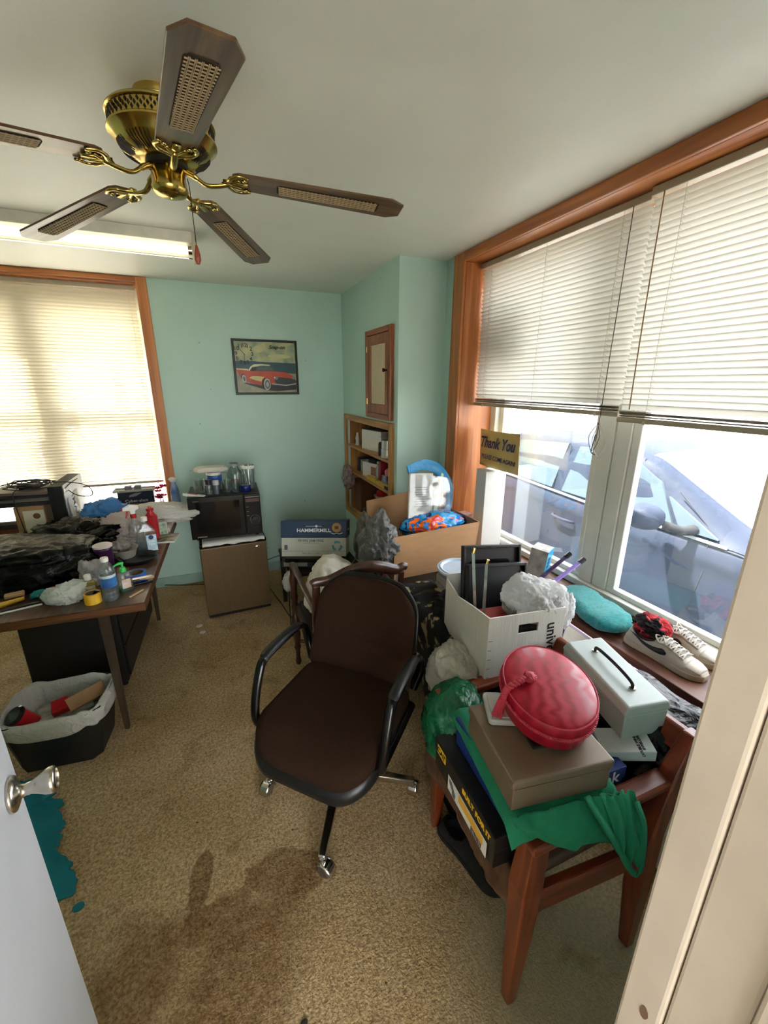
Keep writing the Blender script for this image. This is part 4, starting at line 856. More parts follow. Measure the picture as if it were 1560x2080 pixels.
for i in range(7):
    x = 0.475+i*0.034; wb_(MB().tube(spline([(x,1.709,0.59),(x+0.012*(-1)**i,1.70,0.66),(x-0.010*(-1)**i,1.692,0.73),(x,1.684,0.805)], 4), [0.008]*4+[0.011]*5+[0.008]*4, 8), 'splat', wal, c2)
o = MB().tube([(0.035,0.26,0.328),(0.015,0.12,0.148),(0,0,0.010)], 0.010, 6).build('wood_stick', wood('pale_stick', (150,104,60), (186,138,88), 'z', 5), None, loc=(0.36,1.84,0.0)); tag(o, 'pale wooden stick leaning under the carved armchair', 'stick')

# ------------------------------------------------------------------ low black table along the window wall, small table by the closet
lt = wthing('low_table', 'low black table along the window wall under boxes and fabric', 'table', (1.08, 1.73, 0))
blk_w = M('black_lacquer', (16,15,15), 0.4)
wb_(MB().bx(0.86,1.385,1.075,2.42,0.570,0.600), 'tabletop', blk_w, lt, smooth=False, bevel=0.004)
for x in (0.885,1.36):
    for y in (1.10,2.39): post([(x,y,0),(x,y,0.57)], [0.018,0.022], lt, blk_w, 'leg', 0.003)
wb_(MB().bx(0.87,1.36,1.10,2.39,0.18,0.20), 'lower_shelf', blk_w, lt, smooth=False)
et = wthing('end_table', 'small dark end table against the back wall under the paper carton', 'table', (0.60, 2.78, 0))
wb_(MB().bx(0.375,0.865,2.545,3.05,0.420,0.445), 'tabletop', blk_w, et, smooth=False, bevel=0.004)
for x in (0.40,0.84):
    for y in (2.57,3.03): post([(x,y,0),(x,y,0.42)], [0.014,0.018], et, blk_w, 'leg', 0.003)
# ------------------------------------------------------------------ clutter on the desk
bag_k = film('black_bag_film', (4,4,5), 0.0, 0.20, bump=0.55, bscale=15, spec=0.22)
bag_w = film('white_bag_film', (226,222,214), 0.35, 0.35, bump=0.7, bscale=22)
bag_b = film('blue_bag_film', (84,150,216), 0.35, 0.3, bump=0.7, bscale=20)
clearp = glass_clear('clear_plastic', (236,240,240), dust=0.10, dustcol=(230,232,232), gloss=0.10, streak=(60,60,60), rough=0.08)
clearg = glass_clear('drinking_glass', (226,232,230), dust=0.05, dustcol=(220,224,224), gloss=0.16, streak=(40,40,40), rough=0.03)
white_pl = M('white_plastic', (226,224,216), 0.35); red_pl = M('red_plastic', (176,26,34), 0.3); card = M('brown_cardboard', (168,130,92), 0.8, var=0.07, scale=30)
paper_w = M('white_card', (218,214,206), 0.7); grey_pl = M('grey_plastic', (120,120,122), 0.45)
def single(mb, name, label, cat, m, loc, rz=0, group=None, **k):
    o = mb.build(name, m, None, loc=loc, rot=(0, 0, rz), **k); return tag(o, label, cat, group)
def onebag(name, label, cat, c, r, m, group=None, **k):
    base = Vector((c[0], c[1], 0)); o = blob(name, (0, 0, c[2]), r, m, None, loc=base, **k); return tag(o, label, cat, group)
onebag('trash_bag', 'full matte black trash bag stretched over a box on the desk', 'trash bag', (-0.86,2.40,DZ+0.055), (0.255,0.175,0.125), bag_k, seed=1, amp=0.16, freq=1.9, floor=DZ+0.002, power=0.72, peaks=(((-0.6,0.5,0.7),0.25,8),))
onebag('trash_bag', 'crumpled shiny black trash bag heaped behind the stretched one', 'trash bag', (-0.79,2.745,DZ+0.05), (0.205,0.150,0.105), bag_k, seed=4, amp=0.42, freq=2.6, floor=DZ+0.002)
# water bottle
t = thing('water_bottle', 'clear water bottle with blue label and white cap at the desk edge', 'bottle', D(-0.143,0.085))
MB().lathe([(0.0,0.003),(0.026,0.0),(0.031,0.006),(0.031,0.020),(0.029,0.024),(0.031,0.028),(0.031,0.040),(0.029,0.044),(0.031,0.048),(0.031,0.060),(0.0305,0.066),(0.0305,0.125),(0.032,0.130),(0.031,0.142),(0.024,0.162),(0.014,0.178),(0.0125,0.186)], 28, cap=False).build('bottle_body', clearp, t)
MB().lathe([(0.0,0.004),(0.028,0.004),(0.0295,0.03),(0.0295,0.118),(0.0,0.118)], 24).build('water', glass_clear('still_water', (214,228,232), dust=0.02, gloss=0.10), t)
MB().lathe([(0.0312,0.066),(0.0314,0.068),(0.0314,0.108),(0.0312,0.110)], 28, cap=False).build('label_band', M('blue_water_label', (24,46,128), 0.35, col2=(70,150,205), scale=9), t)
MB().lathe([(0.0313,0.110),(0.0316,0.111),(0.0316,0.122),(0.0313,0.123)], 28, cap=False).build('label_top', M('pale_label', (196,214,224), 0.35), t)
MB().lathe([(0.0,0.200),(0.0145,0.200),(0.0155,0.197),(0.0155,0.182),(0.0,0.182)], 22).build('cap', white_pl, t, auto=40)
# hand sanitiser
t = thing('sanitizer_bottle', 'small clear sanitizer bottle with bright green pump', 'bottle', D(-0.098,0.150), R(25))
mb = MB()
for zz0, zz1, s0, s1 in ((0.0,0.006,0.92,1),(0.006,0.075,1,1),(0.075,0.095,1,0.72),(0.095,0.100,0.72,0.4)): pass
pr = [(0.0,0.0),(0.030,0.0),(0.0325,0.006),(0.0325,0.072),(0.028,0.088),(0.014,0.096),(0.012,0.100)]
mb.lathe(pr, 28, sy=0.62, cap=False).build('bottle_body', clearp, t)
MB().lathe([(0.0,0.003),(0.0305,0.003),(0.031,0.010),(0.031,0.026),(0.0,0.026)], 24, sy=0.6).build('gel', glass_clear('green_gel', (60,170,110), dust=0.05, gloss=0.1), t)
MB().bx(-0.018,0.018,-0.0225,-0.0212,0.022,0.066).build('label', M('sanitizer_label', (204,206,200), 0.4, col2=(214,120,70), scale=30), t, smooth=False)
MB().lathe([(0.0,0.118),(0.010,0.118),(0.0135,0.113),(0.0135,0.098),(0.0,0.098)], 18).lathe([(0.0,0.140),(0.0055,0.140),(0.0045,0.117),(0.0,0.117)], 12).tube(spline([(0.006,0,0.138),(-0.012,0,0.140),(-0.030,0,0.134),(-0.036,0,0.127)], 5), [0.006]*8+[0.0045]*8, 8).build('pump', M('bright_green_plastic', (52,190,86), 0.35), t)
# tapes
def ring(ro, ri, h): return [(ri,0),(ro,0),(ro,h),(ri,h),(ri,0)]
t = thing('tape_roll', 'roll of blue painter tape lying on the desk', 'tape', D(-0.075,0.262))
MB().lathe(ring(0.046,0.0365,0.040), 36, cap=False).build('tape', M('blue_masking_tape', (40,96,176), 0.7), t, auto=40); MB().lathe(ring(0.0364,0.034,0.040), 36, cap=False).build('core', M('cardboard_core', (120,104,78), 0.8), t, auto=40)
t = thing('tape_roll', 'roll of yellow tape with a black clip in it at the desk front', 'tape', D(-0.212,0.075))
MB().lathe(ring(0.033,0.026,0.046), 32, cap=False).build('tape', M('yellow_tape', (216,164,28), 0.45, col2=(228,180,60), scale=25), t, auto=40); MB().lathe(ring(0.0259,0.0235,0.046), 28, cap=False).build('core', M('cardboard_core', (120,104,78), 0.8), t, auto=40)
MB().bx(-0.010,0.014,-0.006,0.006,0.005,0.058, M=Matrix.Rotation(R(20),4,'Y')).build('clip', blk_gloss, t, smooth=False, bevel=0.002)
# small amber bottle
t = thing('oil_bottle', 'small flat yellow-tinted bottle with white cap beside the cloth', 'bottle', D(-0.240,0.150), R(20))
MB().prism(rrect(-0.026,0.026,-0.015,0.015,0.008), 0, 0.068).build('bottle_body', M('yellow_oil', (176,158,70), 0.15, trans=0.5), t, auto=40, bevel=0.004)
MB().lathe([(0.013,0.068),(0.009,0.078),(0.009,0.082)], 16).build('neck', M('yellow_oil', (176,158,70), 0.15, trans=0.5), t)
MB().lathe([(0,0.080),(0.014,0.080),(0.014,0.102),(0.012,0.104),(0,0.104)], 18).build('cap', white_pl, t, auto=40)
MB().bx(-0.020,0.020,-0.0165,-0.0152,0.012,0.052).build('label', M('pale_oil_label', (196,190,160), 0.6, col2=(140,136,110), scale=60), t, smooth=False)
# stapler, stick, cloth
t = thing('stapler', 'black and chrome stapler near the right edge of the desk', 'stapler', D(-0.040,0.205), R(14))
MB().bx(-0.045,0.045,-0.011,0.011,0,0.010).bx(-0.045,-0.018,-0.010,0.010,0.0101,0.026).build('base', blk_gloss, t, smooth=False, bevel=0.003)
MB().prism([(-0.045,0.0265),(0.050,0.016),(0.055,0.024),(0.042,0.034),(-0.045,0.038)], -0.009, 0.009, ax=1).build('arm', chrome, t, smooth=False, bevel=0.003)
single(MB().bx(-0.038,0.038,-0.004,0.004,0,0.006), 'wood_stick', 'short pale wooden stick on the desk corner', 'stick', wood('pale_stick2', (176,140,96), (206,172,126), 'x', 8), D(-0.048,0.098), R(50), smooth=False, bevel=0.001)
onebag('white_cloth', 'crumpled pale grey-white rag at the front of the desk', 'rag', (-0.672,2.062,DZ+0.028), (0.052,0.034,0.046), M('rag_cotton', (196,200,190), 0.95, var=0.06, bump=0.4, bscale=120), seed=9, amp=0.42, freq=1.9, floor=DZ+0.002, peaks=(((0.7,0,0.7),0.5,6),((-0.9,-0.2,0.1),0.35,6)))
# tumbler, pan, pot
t = thing('tumbler', 'dark purple travel tumbler with pale lid on the desk', 'tumbler', D(-0.232,0.408))
MB().lathe([(0,0),(0.034,0),(0.036,0.004),(0.041,0.125),(0.042,0.135),(0.038,0.140),(0,0.140)], 28).build('cup_body', M('purple_tumbler', (62,22,62), 0.3), t, auto=50)
MB().lathe([(0.0,0.1405),(0.043,0.1405),(0.043,0.150),(0.036,0.154),(0,0.154)], 28).build('lid', M('pale_pink_lid', (214,200,196), 0.4), t, auto=40)
t = thing('frying_pan', 'small dark oval pan with black handle on the desk', 'pan', D(-0.112,0.525), R(-35))
MB().lathe([(0,0.004),(0.070,0.004),(0.086,0.026),(0.090,0.027),(0.088,0.022),(0.072,0.0),(0,0.0)], 36, sx=1.12).build('pan_bowl', M('dark_grey_pan', (52,50,50), 0.3, 0.5), t, auto=50)
MB().tube(spline([(-0.08,-0.02,0.024),(-0.12,-0.035,0.040),(-0.16,-0.05,0.060)], 5), 0.009, 8, flat=0.7).build('handle', black_pl, t)
t = thing('metal_pot', 'small brushed metal pot behind the dark pan', 'pot', D(-0.190,0.600))
MB().lathe([(0,0.0),(0.044,0.0),(0.052,0.006),(0.066,0.052),(0.071,0.056),(0.065,0.054),(0.050,0.010),(0,0.007)], 32).build('pot_body', M('brushed_aluminium', (186,180,166), 0.35, 0.15), t, auto=50)
MB().tube([(-0.055,-0.02,0.060),(-0.02,0.0,0.045)], 0.006, 8).build('lid_knob', black_pl, t)
# cleaner bottles
def jug(t, m, h, w, d):
    MB().prism(rrect(-w/2,w/2,-d/2,d/2,0.014), 0, h*0.62).build('bottle_body', m, t, auto=40, bevel=0.006)
    MB().hexa([(-w/2+0.004,-d/2+0.004,h*0.62),(w/2-0.004,-d/2+0.004,h*0.62),(w/2-0.004,d/2-0.004,h*0.62),(-w/2+0.004,d/2-0.004,h*0.62)], [(-0.012,-0.012,h*0.86),(0.016,-0.012,h*0.86),(0.016,0.012,h*0.86),(-0.012,0.012,h*0.86)]).build('shoulder', m, t, smooth=False, bevel=0.006)
    MB().lathe([(0.013,h*0.85),(0.013,h*0.93)], 16).build('neck', m, t)
t = thing('cleaner_bottle', 'clear cleaner bottle with pale blue label and white cap', 'bottle', D(-0.075,0.635), R(8))
jug(t, clearp, 0.205, 0.095, 0.058); MB().prism(rrect(-0.044,0.044,-0.026,0.026,0.012), 0.004, 0.055).build('liquid', glass_clear('blue_cleaner', (120,190,210), dust=0.05, gloss=0.05), t)
MB().lathe([(0,0.190),(0.016,0.190),(0.016,0.212),(0,0.212)], 18).build('cap', white_pl, t, auto=40)
MB().bx(-0.004,0.046,-0.0312,-0.0296,0.018,0.112).build('label', M('pale_blue_label', (150,196,214), 0.4, col2=(214,226,228), scale=24), t, smooth=False)
MB().lathe([(0,0),(0.013,0),(0.013,0.001),(0,0.001)], 20, M=Matrix.Translation((0.020,-0.0312,0.098)) @ Matrix.Rotation(R(90),4,'X')).build('label_logo', M('navy_logo', (24,36,96), 0.4), t)
text(t, 'Great\nValue', 0.015, (0.020,-0.0325,0.066), M('label_white', (240,240,240), 0.4), bold=0.0004)
def sprayer(t, h, mt, m1, m2):
    MB().lathe([(0,h),(0.016,h),(0.016,h+0.022),(0,h+0.022)], 16).build('collar', m1, t, auto=40)
    MB().prism([(-0.050,h+0.045),(-0.046,h+0.062),(-0.01,h+0.078),(0.030,h+0.070),(0.034,h+0.050),(0.014,h+0.042),(0.012,h+0.0225),(-0.012,h+0.0225),(-0.014,h+0.044)], -0.012, 0.012, ax=1).build('spray_head', m2, t, smooth=False, bevel=0.004)
    MB().prism([(-0.030,h+0.044),(-0.018,h+0.044),(-0.024,h+0.020),(-0.034,h-0.002),(-0.040,h+0.002)], -0.006, 0.006, ax=1).build('trigger', m1, t, smooth=False, bevel=0.002)
    MB().lathe([(0,0),(0.007,0),(0.007,0.010),(0,0.010)], 12, M=Matrix.Translation((-0.049,0,h+0.054)) @ Matrix.Rotation(R(-90),4,'Y')).build('nozzle', m1, t)
t = thing('spray_bottle', 'clear spray bottle with red and white trigger head', 'bottle', D(-0.148,0.745), R(10))
MB().lathe([(0,0),(0.036,0),(0.038,0.006),(0.038,0.11),(0.030,0.150),(0.014,0.172),(0.013,0.184)], 26, cap=False).build('bottle_body', clearp, t); sprayer(t, 0.184, None, red_pl, white_pl)
t = thing('spray_bottle', 'solid red plastic bottle with red cap behind the clear ones', 'bottle', D(-0.085,0.885))
MB().prism(rrect(-0.034,0.034,-0.026,0.026,0.014), 0, 0.150).build('bottle_body', red_pl, t, auto=40, bevel=0.008)
MB().lathe([(0.028,0.150),(0.014,0.175),(0.014,0.180)], 18).lathe([(0,0.180),(0.021,0.180),(0.021,0.196),(0.010,0.198),(0.008,0.208),(0,0.208)], 18).build('cap', red_pl, t, auto=40)
# bags
onebag('plastic_bag', 'white and pink tinted plastic bag behind the tumbler on the desk', 'plastic bag', (-0.585,2.79,DZ+0.07), (0.115,0.10,0.085), film('pinkish_bag_film', (222,204,198), 0.35, 0.35, through=0.12, bump=0.8, bscale=24), seed=12, amp=0.30, freq=2.2, floor=DZ+0.002, peaks=(((0.2,0.1,1),0.35,7),))
onebag('plastic_bag', 'knotted blue plastic bag on the desk', 'plastic bag', (-0.690,3.06,DZ+0.09), (0.125,0.10,0.10), bag_b, seed=15, amp=0.30, freq=2.4, floor=DZ+0.002, peaks=(((0.3,-0.3,0.8),0.25,6),))
onebag('plastic_bag', 'small crinkled clear bag beside the water bottle', 'plastic bag', (-0.600,2.225,DZ+0.040), (0.045,0.040,0.055), film('clear_bag_film', (206,200,194), 0.2, 0.25, through=0.35, bump=0.9, bscale=40), seed=18, amp=0.35, freq=2.6, floor=DZ+0.002, peaks=(((0.8,0.1,0.8),0.6,9),((-0.6,0,0.9),0.5,9)))
onebag('plastic_bag', 'long white plastic bag hanging over the back right corner of the desk', 'plastic bag', (-0.400,3.08,DZ+0.085), (0.20,0.105,0.062), bag_w, seed=21, amp=0.24, freq=1.8, floor=DZ+0.032, peaks=(((1,-0.25,-0.35),0.45,5),), stretch=(0.7,1.5,1.5))
onebag('plastic_bag', 'clear crinkled bag between the white bag and the metal pot', 'plastic bag', (-0.535,2.625,DZ+0.032), (0.055,0.05,0.045), film('clear_bag_film', (206,200,194), 0.2, 0.25, through=0.35, bump=0.9, bscale=40), seed=24, amp=0.35, freq=2.6, floor=DZ+0.002)
# picture frame, booklet, boxes under the long bag
t = thing('framed_photo', 'small silver picture frame with a leafy green photo', 'picture frame', D(-0.040,0.905), R(20)); t.rotation_euler = (R(-12),0,R(12))
MB().bx(-0.036,0.036,-0.004,0.006,0.0,0.092).build('frame', M('pewter_frame', (120,118,108), 0.4, 0.6), t, smooth=False, bevel=0.002); MB().bx(-0.027,0.027,-0.0052,-0.0042,0.010,0.082).build('photo', M('leafy_photo', (34,72,34), 0.3, col2=(140,160,120), scale=60), t, smooth=False)
t = thing('magazine', 'dark magazine on the right edge of the desk', 'magazine', D(0.0,0.835,0.0), R(-8))
MB().bx(-0.085,0.050,-0.07,0.075,0.0,0.010).build('pages', paper_w, t, smooth=False); MB().bx(-0.086,0.051,-0.071,0.076,0.0101,0.0115).build('cover', M('magazine_cover', (60,52,44), 0.25, col2=(168,158,140), scale=26), t, smooth=False)
single(MB().bx(-0.10,0.055,-0.06,0.08,0,0.030), 'flat_box', 'flat pinkish white box under the long white bag', 'box', M('pinkish_card', (206,188,184), 0.6), D(-0.06,1.03), R(-3), smooth=False, bevel=0.002)
# camera box with its open tray
single(MB().bx(-0.115,0.110,-0.045,0.042,0,0.105), 'brown_carton', 'plain brown carton on the sill under the dark blue camera box', 'box', card, (-0.595,3.655,0.6475), R(0), smooth=False, bevel=0.002)
t = thing('camera_box', 'dark blue camera box by the window, under a grey tray', 'box', (-0.595,3.655,0.707), R(0))
bxo = MB().bx(-0.122,0.122,-0.045,0.042,0.0460,0.145).build('carton', M('navy_carton', (26,40,66), 0.45), t, smooth=False, bevel=0.002)
text(bxo, 'Cyber-shot', 0.034, (0.0,-0.0456,0.070), M('label_white', (240,240,240), 0.4)); MB().prism([(-0.05,0.102),(0.0,0.106),(0.045,0.132),(0.0,0.132),(-0.04,0.118)], -0.0460, -0.0452, ax=1).build('camera_print', M('silver_camera_print', (150,152,150), 0.4), bxo, smooth=False)
tr_ = thing('plastic_tray', 'pale grey tray on top of the camera box', 'tray', (-0.595,3.650,0.8525), R(0)); MB().bx(-0.145,0.135,-0.06,0.045,0,0.004).build('tray_floor', M('grey_tray', (176,174,170), 0.5), tr_, smooth=False, bevel=0.001)
for b in ((-0.145,0.135,-0.06,-0.056,0.0041,0.016),(-0.145,0.135,0.041,0.045,0.0041,0.016),(-0.145,-0.141,-0.0559,0.0409,0.0041,0.016),(0.131,0.135,-0.0559,0.0409,0.0041,0.016)): MB().bx(*b).build('tray_rim', M('grey_tray', (176,174,170), 0.5), tr_, smooth=False)
for x, lb_ in ((-0.045,'left grey power adapter on the grey tray'),(0.012,'right grey power adapter on the grey tray')): single(MB().bx(-0.024,0.024,-0.025,0.025,0,0.034), 'power_adapter', lb_, 'adapter', grey_pl, (-0.590+x*1.15,3.645,0.8568), R(0), 'grey adapters', smooth=False, bevel=0.004)
# printed white bag beside it, blue-white cone bottle, pink flowers
t = thing('snack_bag', 'white snack bag with dark lettering behind the blue bag', 'bag', (-0.800,3.30,DZ-0.07))
blob('bag_body', (0,0,0.11), (0.10,0.055,0.065), M('cream_snack_bag', (222,212,186), 0.4, var=0.05), t, seed=31, amp=0.12, freq=1.8)
text(t, 'nuts', 0.045, (0.03,-0.0685,0.125), ink, rot=(R(75),0,R(8)), bold=0.001)
t = thing('starch_bottle', 'tall blue and white bottle with narrow neck by the window casing', 'bottle', (-0.325,3.63,0.6475), R(0))
MB().lathe([(0,0),(0.034,0),(0.036,0.01),(0.035,0.14),(0.030,0.19),(0.017,0.235),(0.015,0.255)], 24, sy=0.75).build('bottle_body', M('blue_translucent_plastic', (72,110,170), 0.3, col2=(190,204,222), scale=8), t, auto=50)
MB().lathe([(0.020,0.255),(0.026,0.260),(0.026,0.280),(0.012,0.290),(0,0.291)], 18).tube(spline([(0,0,0.283),(-0.018,0,0.283),(-0.030,0,0.270)], 4), 0.007, 8).build('cap', white_pl, t, auto=50)

t = thing('flower_stems', 'bright pink artificial flowers on thin stems at the window', 'flowers', (-0.428,3.650,0.6475))
MB().lathe([(0,0),(0.020,0),(0.024,0.05),(0.018,0.10),(0.016,0.10),(0,0.01)], 16).build('small_vase', clearg, t)
pk = M('hot_pink_petals', (206,30,84), 0.6); rr = random.Random(5)
for i in range(9):
    a = rr.uniform(0,6.28); d = rr.uniform(0.01,0.035); p = Vector((math.cos(a)*d, math.sin(a)*d*0.6, rr.uniform(0.13,0.23)))
    fo = MB().tube([(0,0,0.02), p*0.7, p], 0.0012, 5).build('stem', M('reed_stem', (120,70,60), 0.8), t)
    fl_ = MB()
    for k in range(6):
        q = k*1.047; fl_.add([p+Vector((0,0,-0.004)), p+Vector((0.018*math.cos(q-0.5),0.012*math.sin(q-0.5),0.014)), p+Vector((0.026*math.cos(q),0.016*math.sin(q),0.004)), p+Vector((0.018*math.cos(q+0.5),0.012*math.sin(q+0.5),-0.008))], [(0,1,2,3)])
    fl_.build('blossom', pk, fo, smooth=False, solid=0.001)
for i in range(4): MB().tube([(0,0,0.02),(-0.012+0.008*i,0.0,0.16),(-0.03+0.014*i,0,0.26+0.01*i)], 0.0009, 4).build('reed', M('reed_stem', (120,70,60), 0.8), t)
# ------------------------------------------------------------------ black and white upright box, cardboard box, laptops and cables
t = thing('upright_box', 'tall black and white box standing on edge with a hand-lettered sheet', 'box', (-0.905,3.20,DZ+0.0005))
MB().bx(-0.040,0.034,-0.21,0.21,0,0.335).build('box_body', M('black_box_card', (24,24,26), 0.45), t, smooth=False, bevel=0.003)
MB().bx(0.0342,0.0352,-0.195,0.21,0.02,0.335).build('side_print', M('white_box_print', (206,204,206), 0.4, col2=(150,150,168), scale=5), t, smooth=False)
lb = MB().grid(8, 8, lambda u, v: (0.037+0.004*math.sin(u*5+v*3), -0.165+0.215*u, 0.03+0.215*v+0.02*u)).build('paper_sheet', paper_w, t, solid=0.001)
text(t, 'IMAGE', 0.070, (0.0425,-0.06,0.15), M('marker_grey', (96,96,98), 0.6), M=frame_M((0.0425,-0.06,0.15), (0,0.1,-1), (1,0,0)), bold=0.001)
MB().bx(0.0355,0.037,-0.195,-0.165,0.285,0.315).build('sticker', white_pl, t, smooth=False)
MB().tube(spline([(0.036,-0.17,0.31),(0.038,-0.05,0.318),(0.036,0.12,0.315)], 6), 0.003, 6).build('dark_band', ink, t)
t = thing('cardboard_box', 'open brown cardboard box holding a certificate, under the stack of laptops', 'box', (-1.045,3.085,DZ+0.0005))
MB().bx(-0.085,0.060,-0.09,0.09,0,0.225).build('carton', card, t, smooth=False, bevel=0.002); MB().bx(-0.045,0.058,-0.0925,-0.0905,0.02,0.20).build('certificate', M('certificate_print', (214,206,188), 0.6), t, smooth=False)
MB().lathe([(0,0),(0.018,0),(0.018,0.001),(0,0.001)], 18, M=Matrix.Translation((0.02,-0.0925,0.165)) @ Matrix.Rotation(R(90),4,'X')).build('seal', M('seal_brown', (130,90,60), 0.5), t)
lap = M('laptop_dark', (46,42,44), 0.35); lap2 = M('laptop_silver', (150,144,140), 0.35, 0.5)
z = DZ+0.226
for i, (dx, dy, rz, th, m_, nm) in enumerate(((0.02,0.0,2,0.024,lap,'thick dark laptop at the bottom of the stack'),(-0.02,0.01,-4,0.020,lap2,'silver laptop second from the bottom of the stack'),(0.0,0.0,5,0.022,lap,'dark laptop third in the stack'),(-0.01,0.0,-8,0.016,M('taupe_tray', (120,104,92), 0.4),'thin brown laptop on top of the stack'))):
    t = thing('laptop', nm, 'laptop', (-1.085+dx,3.12+dy,z), R(rz), 'laptops stacked on the cardboard box')
    MB().prism(rrect(-0.165,0.165,-0.115,0.115,0.018), 0, th*0.6).build('base', m_, t, auto=40, bevel=0.002); MB().prism(rrect(-0.165,0.165,-0.115,0.115,0.018), th*0.6+0.0008, th).build('screen_lid', m_, t, auto=40, bevel=0.003); z += th+0.0008
STK = z
rc = random.Random(11)
t = thing('cable_tangle', 'tangle of black power cables and adapter on the laptop stack', 'cables', (-1.06,3.10,STK))
MB().bx(-0.05,0.05,-0.025,0.025,0.001,0.030).build('adapter_brick', black_pl, t, smooth=False, bevel=0.006)
for k in range(9):
    pts = []; a0 = rc.uniform(0,6.28); r0 = rc.uniform(0.06,0.14)
    for i in range(9): a = a0+i*0.8; r_ = r0*(1+0.25*rc.uniform(-1,1)); pts.append((math.cos(a)*r_, math.sin(a)*r_*0.65, 0.008+0.035*rc.random()))
    MB().tube(spline(pts, 6), 0.0032, 6).build('cable', black_pl, t)
MB().tube(spline([(0.10,0.0,0.03),(0.20,-0.02,0.03),(0.30,-0.03,0.0),(0.315,-0.03,-0.06),(0.24,-0.02,-0.06),(0.17,0.0,-0.01),(0.10,0.02,0.02)], 8), 0.003, 6).build('cable', black_pl, t)
MB().tube(spline([(-0.03,-0.10,0.02),(-0.035,-0.155,0.0),(-0.03,-0.160,-0.10),(-0.02,-0.160,-0.22)], 8), 0.0028, 6).build('cable', black_pl, t)
MB().bx(-0.028,-0.012,-0.168,-0.152,-0.262,-0.22).build('cable_plug', black_pl, t, smooth=False, bevel=0.003)
# black slanted device, jar
t = thing('card_reader', 'black angled handheld device leaning beside the upright box', 'device', (-0.775,2.955,DZ+0.0005), R(-38)); t.rotation_euler = (0, R(18), R(-30))
MB().prism(rrect(-0.10,0.10,-0.032,0.032,0.012), 0.032, 0.056).build('device_body', blk_gloss, t, auto=40, bevel=0.004); MB().prism(rrect(-0.085,0.02,-0.024,0.024,0.006), 0.0561, 0.0572).build('screen', M('grey_screen', (96,94,84), 0.15), t)
t = thing('glass_jar', 'small clear glass jar on the desk in front of the cardboard box', 'jar', (-0.985,2.955,DZ+0.0005))
MB().lathe([(0,0),(0.026,0),(0.030,0.008),(0.030,0.045),(0.024,0.055),(0.026,0.066)], 22, cap=False).build('jar_body', clearg, t); MB().lathe([(0.0,0.058),(0.028,0.058),(0.028,0.070),(0,0.070)], 22).build('lid', M('tan_lid', (170,136,98), 0.5), t, auto=40)
# folders on the sill
z = 0.6475
for i, (x0, x1, th, cc, lb_) in enumerate(((-1.62,-1.16,0.030,(70,56,58),'thick dark binder with a yellow label at the bottom of the sill pile'),(-1.60,-1.15,0.016,(120,104,104),'grey folder in the middle of the sill pile'),(-1.62,-1.17,0.010,(150,140,140),'pale folder on top of the sill pile'))):
    t = thing('binder', lb_, 'binder', ((x0+x1)/2,3.655,z), 0, 'binders piled on the back window sill')
    MB().bx(-(x1-x0)/2,(x1-x0)/2,-0.045,0.045,0,th).build('cover', M('binder_%d' % i, cc, 0.5), t, smooth=False, bevel=0.003)
    if i == 0: MB().bx(0.06,0.15,-0.0462,-0.0452,0.004,0.026).build('spine_label', M('yellow_label', (220,196,60), 0.6), t, smooth=False)
    z += th+0.0005
# pens, brush and tools at the front left of the desk
t = thing('screwdriver', 'long screwdriver with yellow handle at the desk front', 'screwdriver', D(-0.555,0.160,0.0125), R(28)); MB().tube([(-0.10,0,0),(-0.02,0,0),(0.06,0,0)], [0.010,0.012,0.009], 8).build('handle', M('yellow_handle', (214,170,40), 0.35), t); MB().tube([(-0.23,0,0),(-0.10,0,0)], 0.0035, 6).build('shaft', steel, t)
single(MB().tube([(-0.12,0,0.005),(0.12,0,0.005)], 0.0045, 8), 'white_straw', 'long white straw along the front edge of the desk', 'straw', white_pl, D(-0.530,0.085), R(14))
t = thing('scrub_brush', 'small brush with wooden block in front of the trash bag', 'brush', D(-0.545,0.215), R(15)); MB().bx(-0.035,0.035,-0.016,0.016,0.016,0.034).build('block', wood('pale_stick2', (176,140,96), (206,172,126), 'x', 8), t, smooth=False, bevel=0.005); MB().bx(-0.032,0.032,-0.013,0.013,0,0.0158).build('bristles', M('grey_bristle', (120,112,104), 0.9, bump=0.6, bscale=200), t, smooth=False)
single(MB().tube([(-0.07,0,0.006),(0.07,0,0.006)], 0.006, 8), 'marker_pen', 'dark marker pen beside the yellow screwdriver', 'pen', M('dark_pen', (30,32,40), 0.4), D(-0.50,0.120), R(20))
onebag('teal_rag', 'small teal rag between the brush and the white rag', 'rag', (-0.795,2.16,DZ+0.012), (0.035,0.022,0.016), M('teal_cloth_small', (36,140,140), 0.8), seed=40, amp=0.3, freq=2, floor=DZ+0.001)
onebag('brush_bristles', 'dark red knobbly brush head beside the teal rag', 'brush', (-0.745,2.135,DZ+0.014), (0.038,0.026,0.018), M('dusty_mauve', (118,92,92), 0.9, bump=0.8, bscale=120), seed=43, amp=0.3, freq=3, floor=DZ+0.001)
onebag('red_token', 'small red plastic piece against the trash bag', 'plastic piece', (-0.755,2.185,DZ+0.015), (0.022,0.014,0.015), red_pl, seed=44, amp=0.03, freq=1, floor=DZ+0.001)
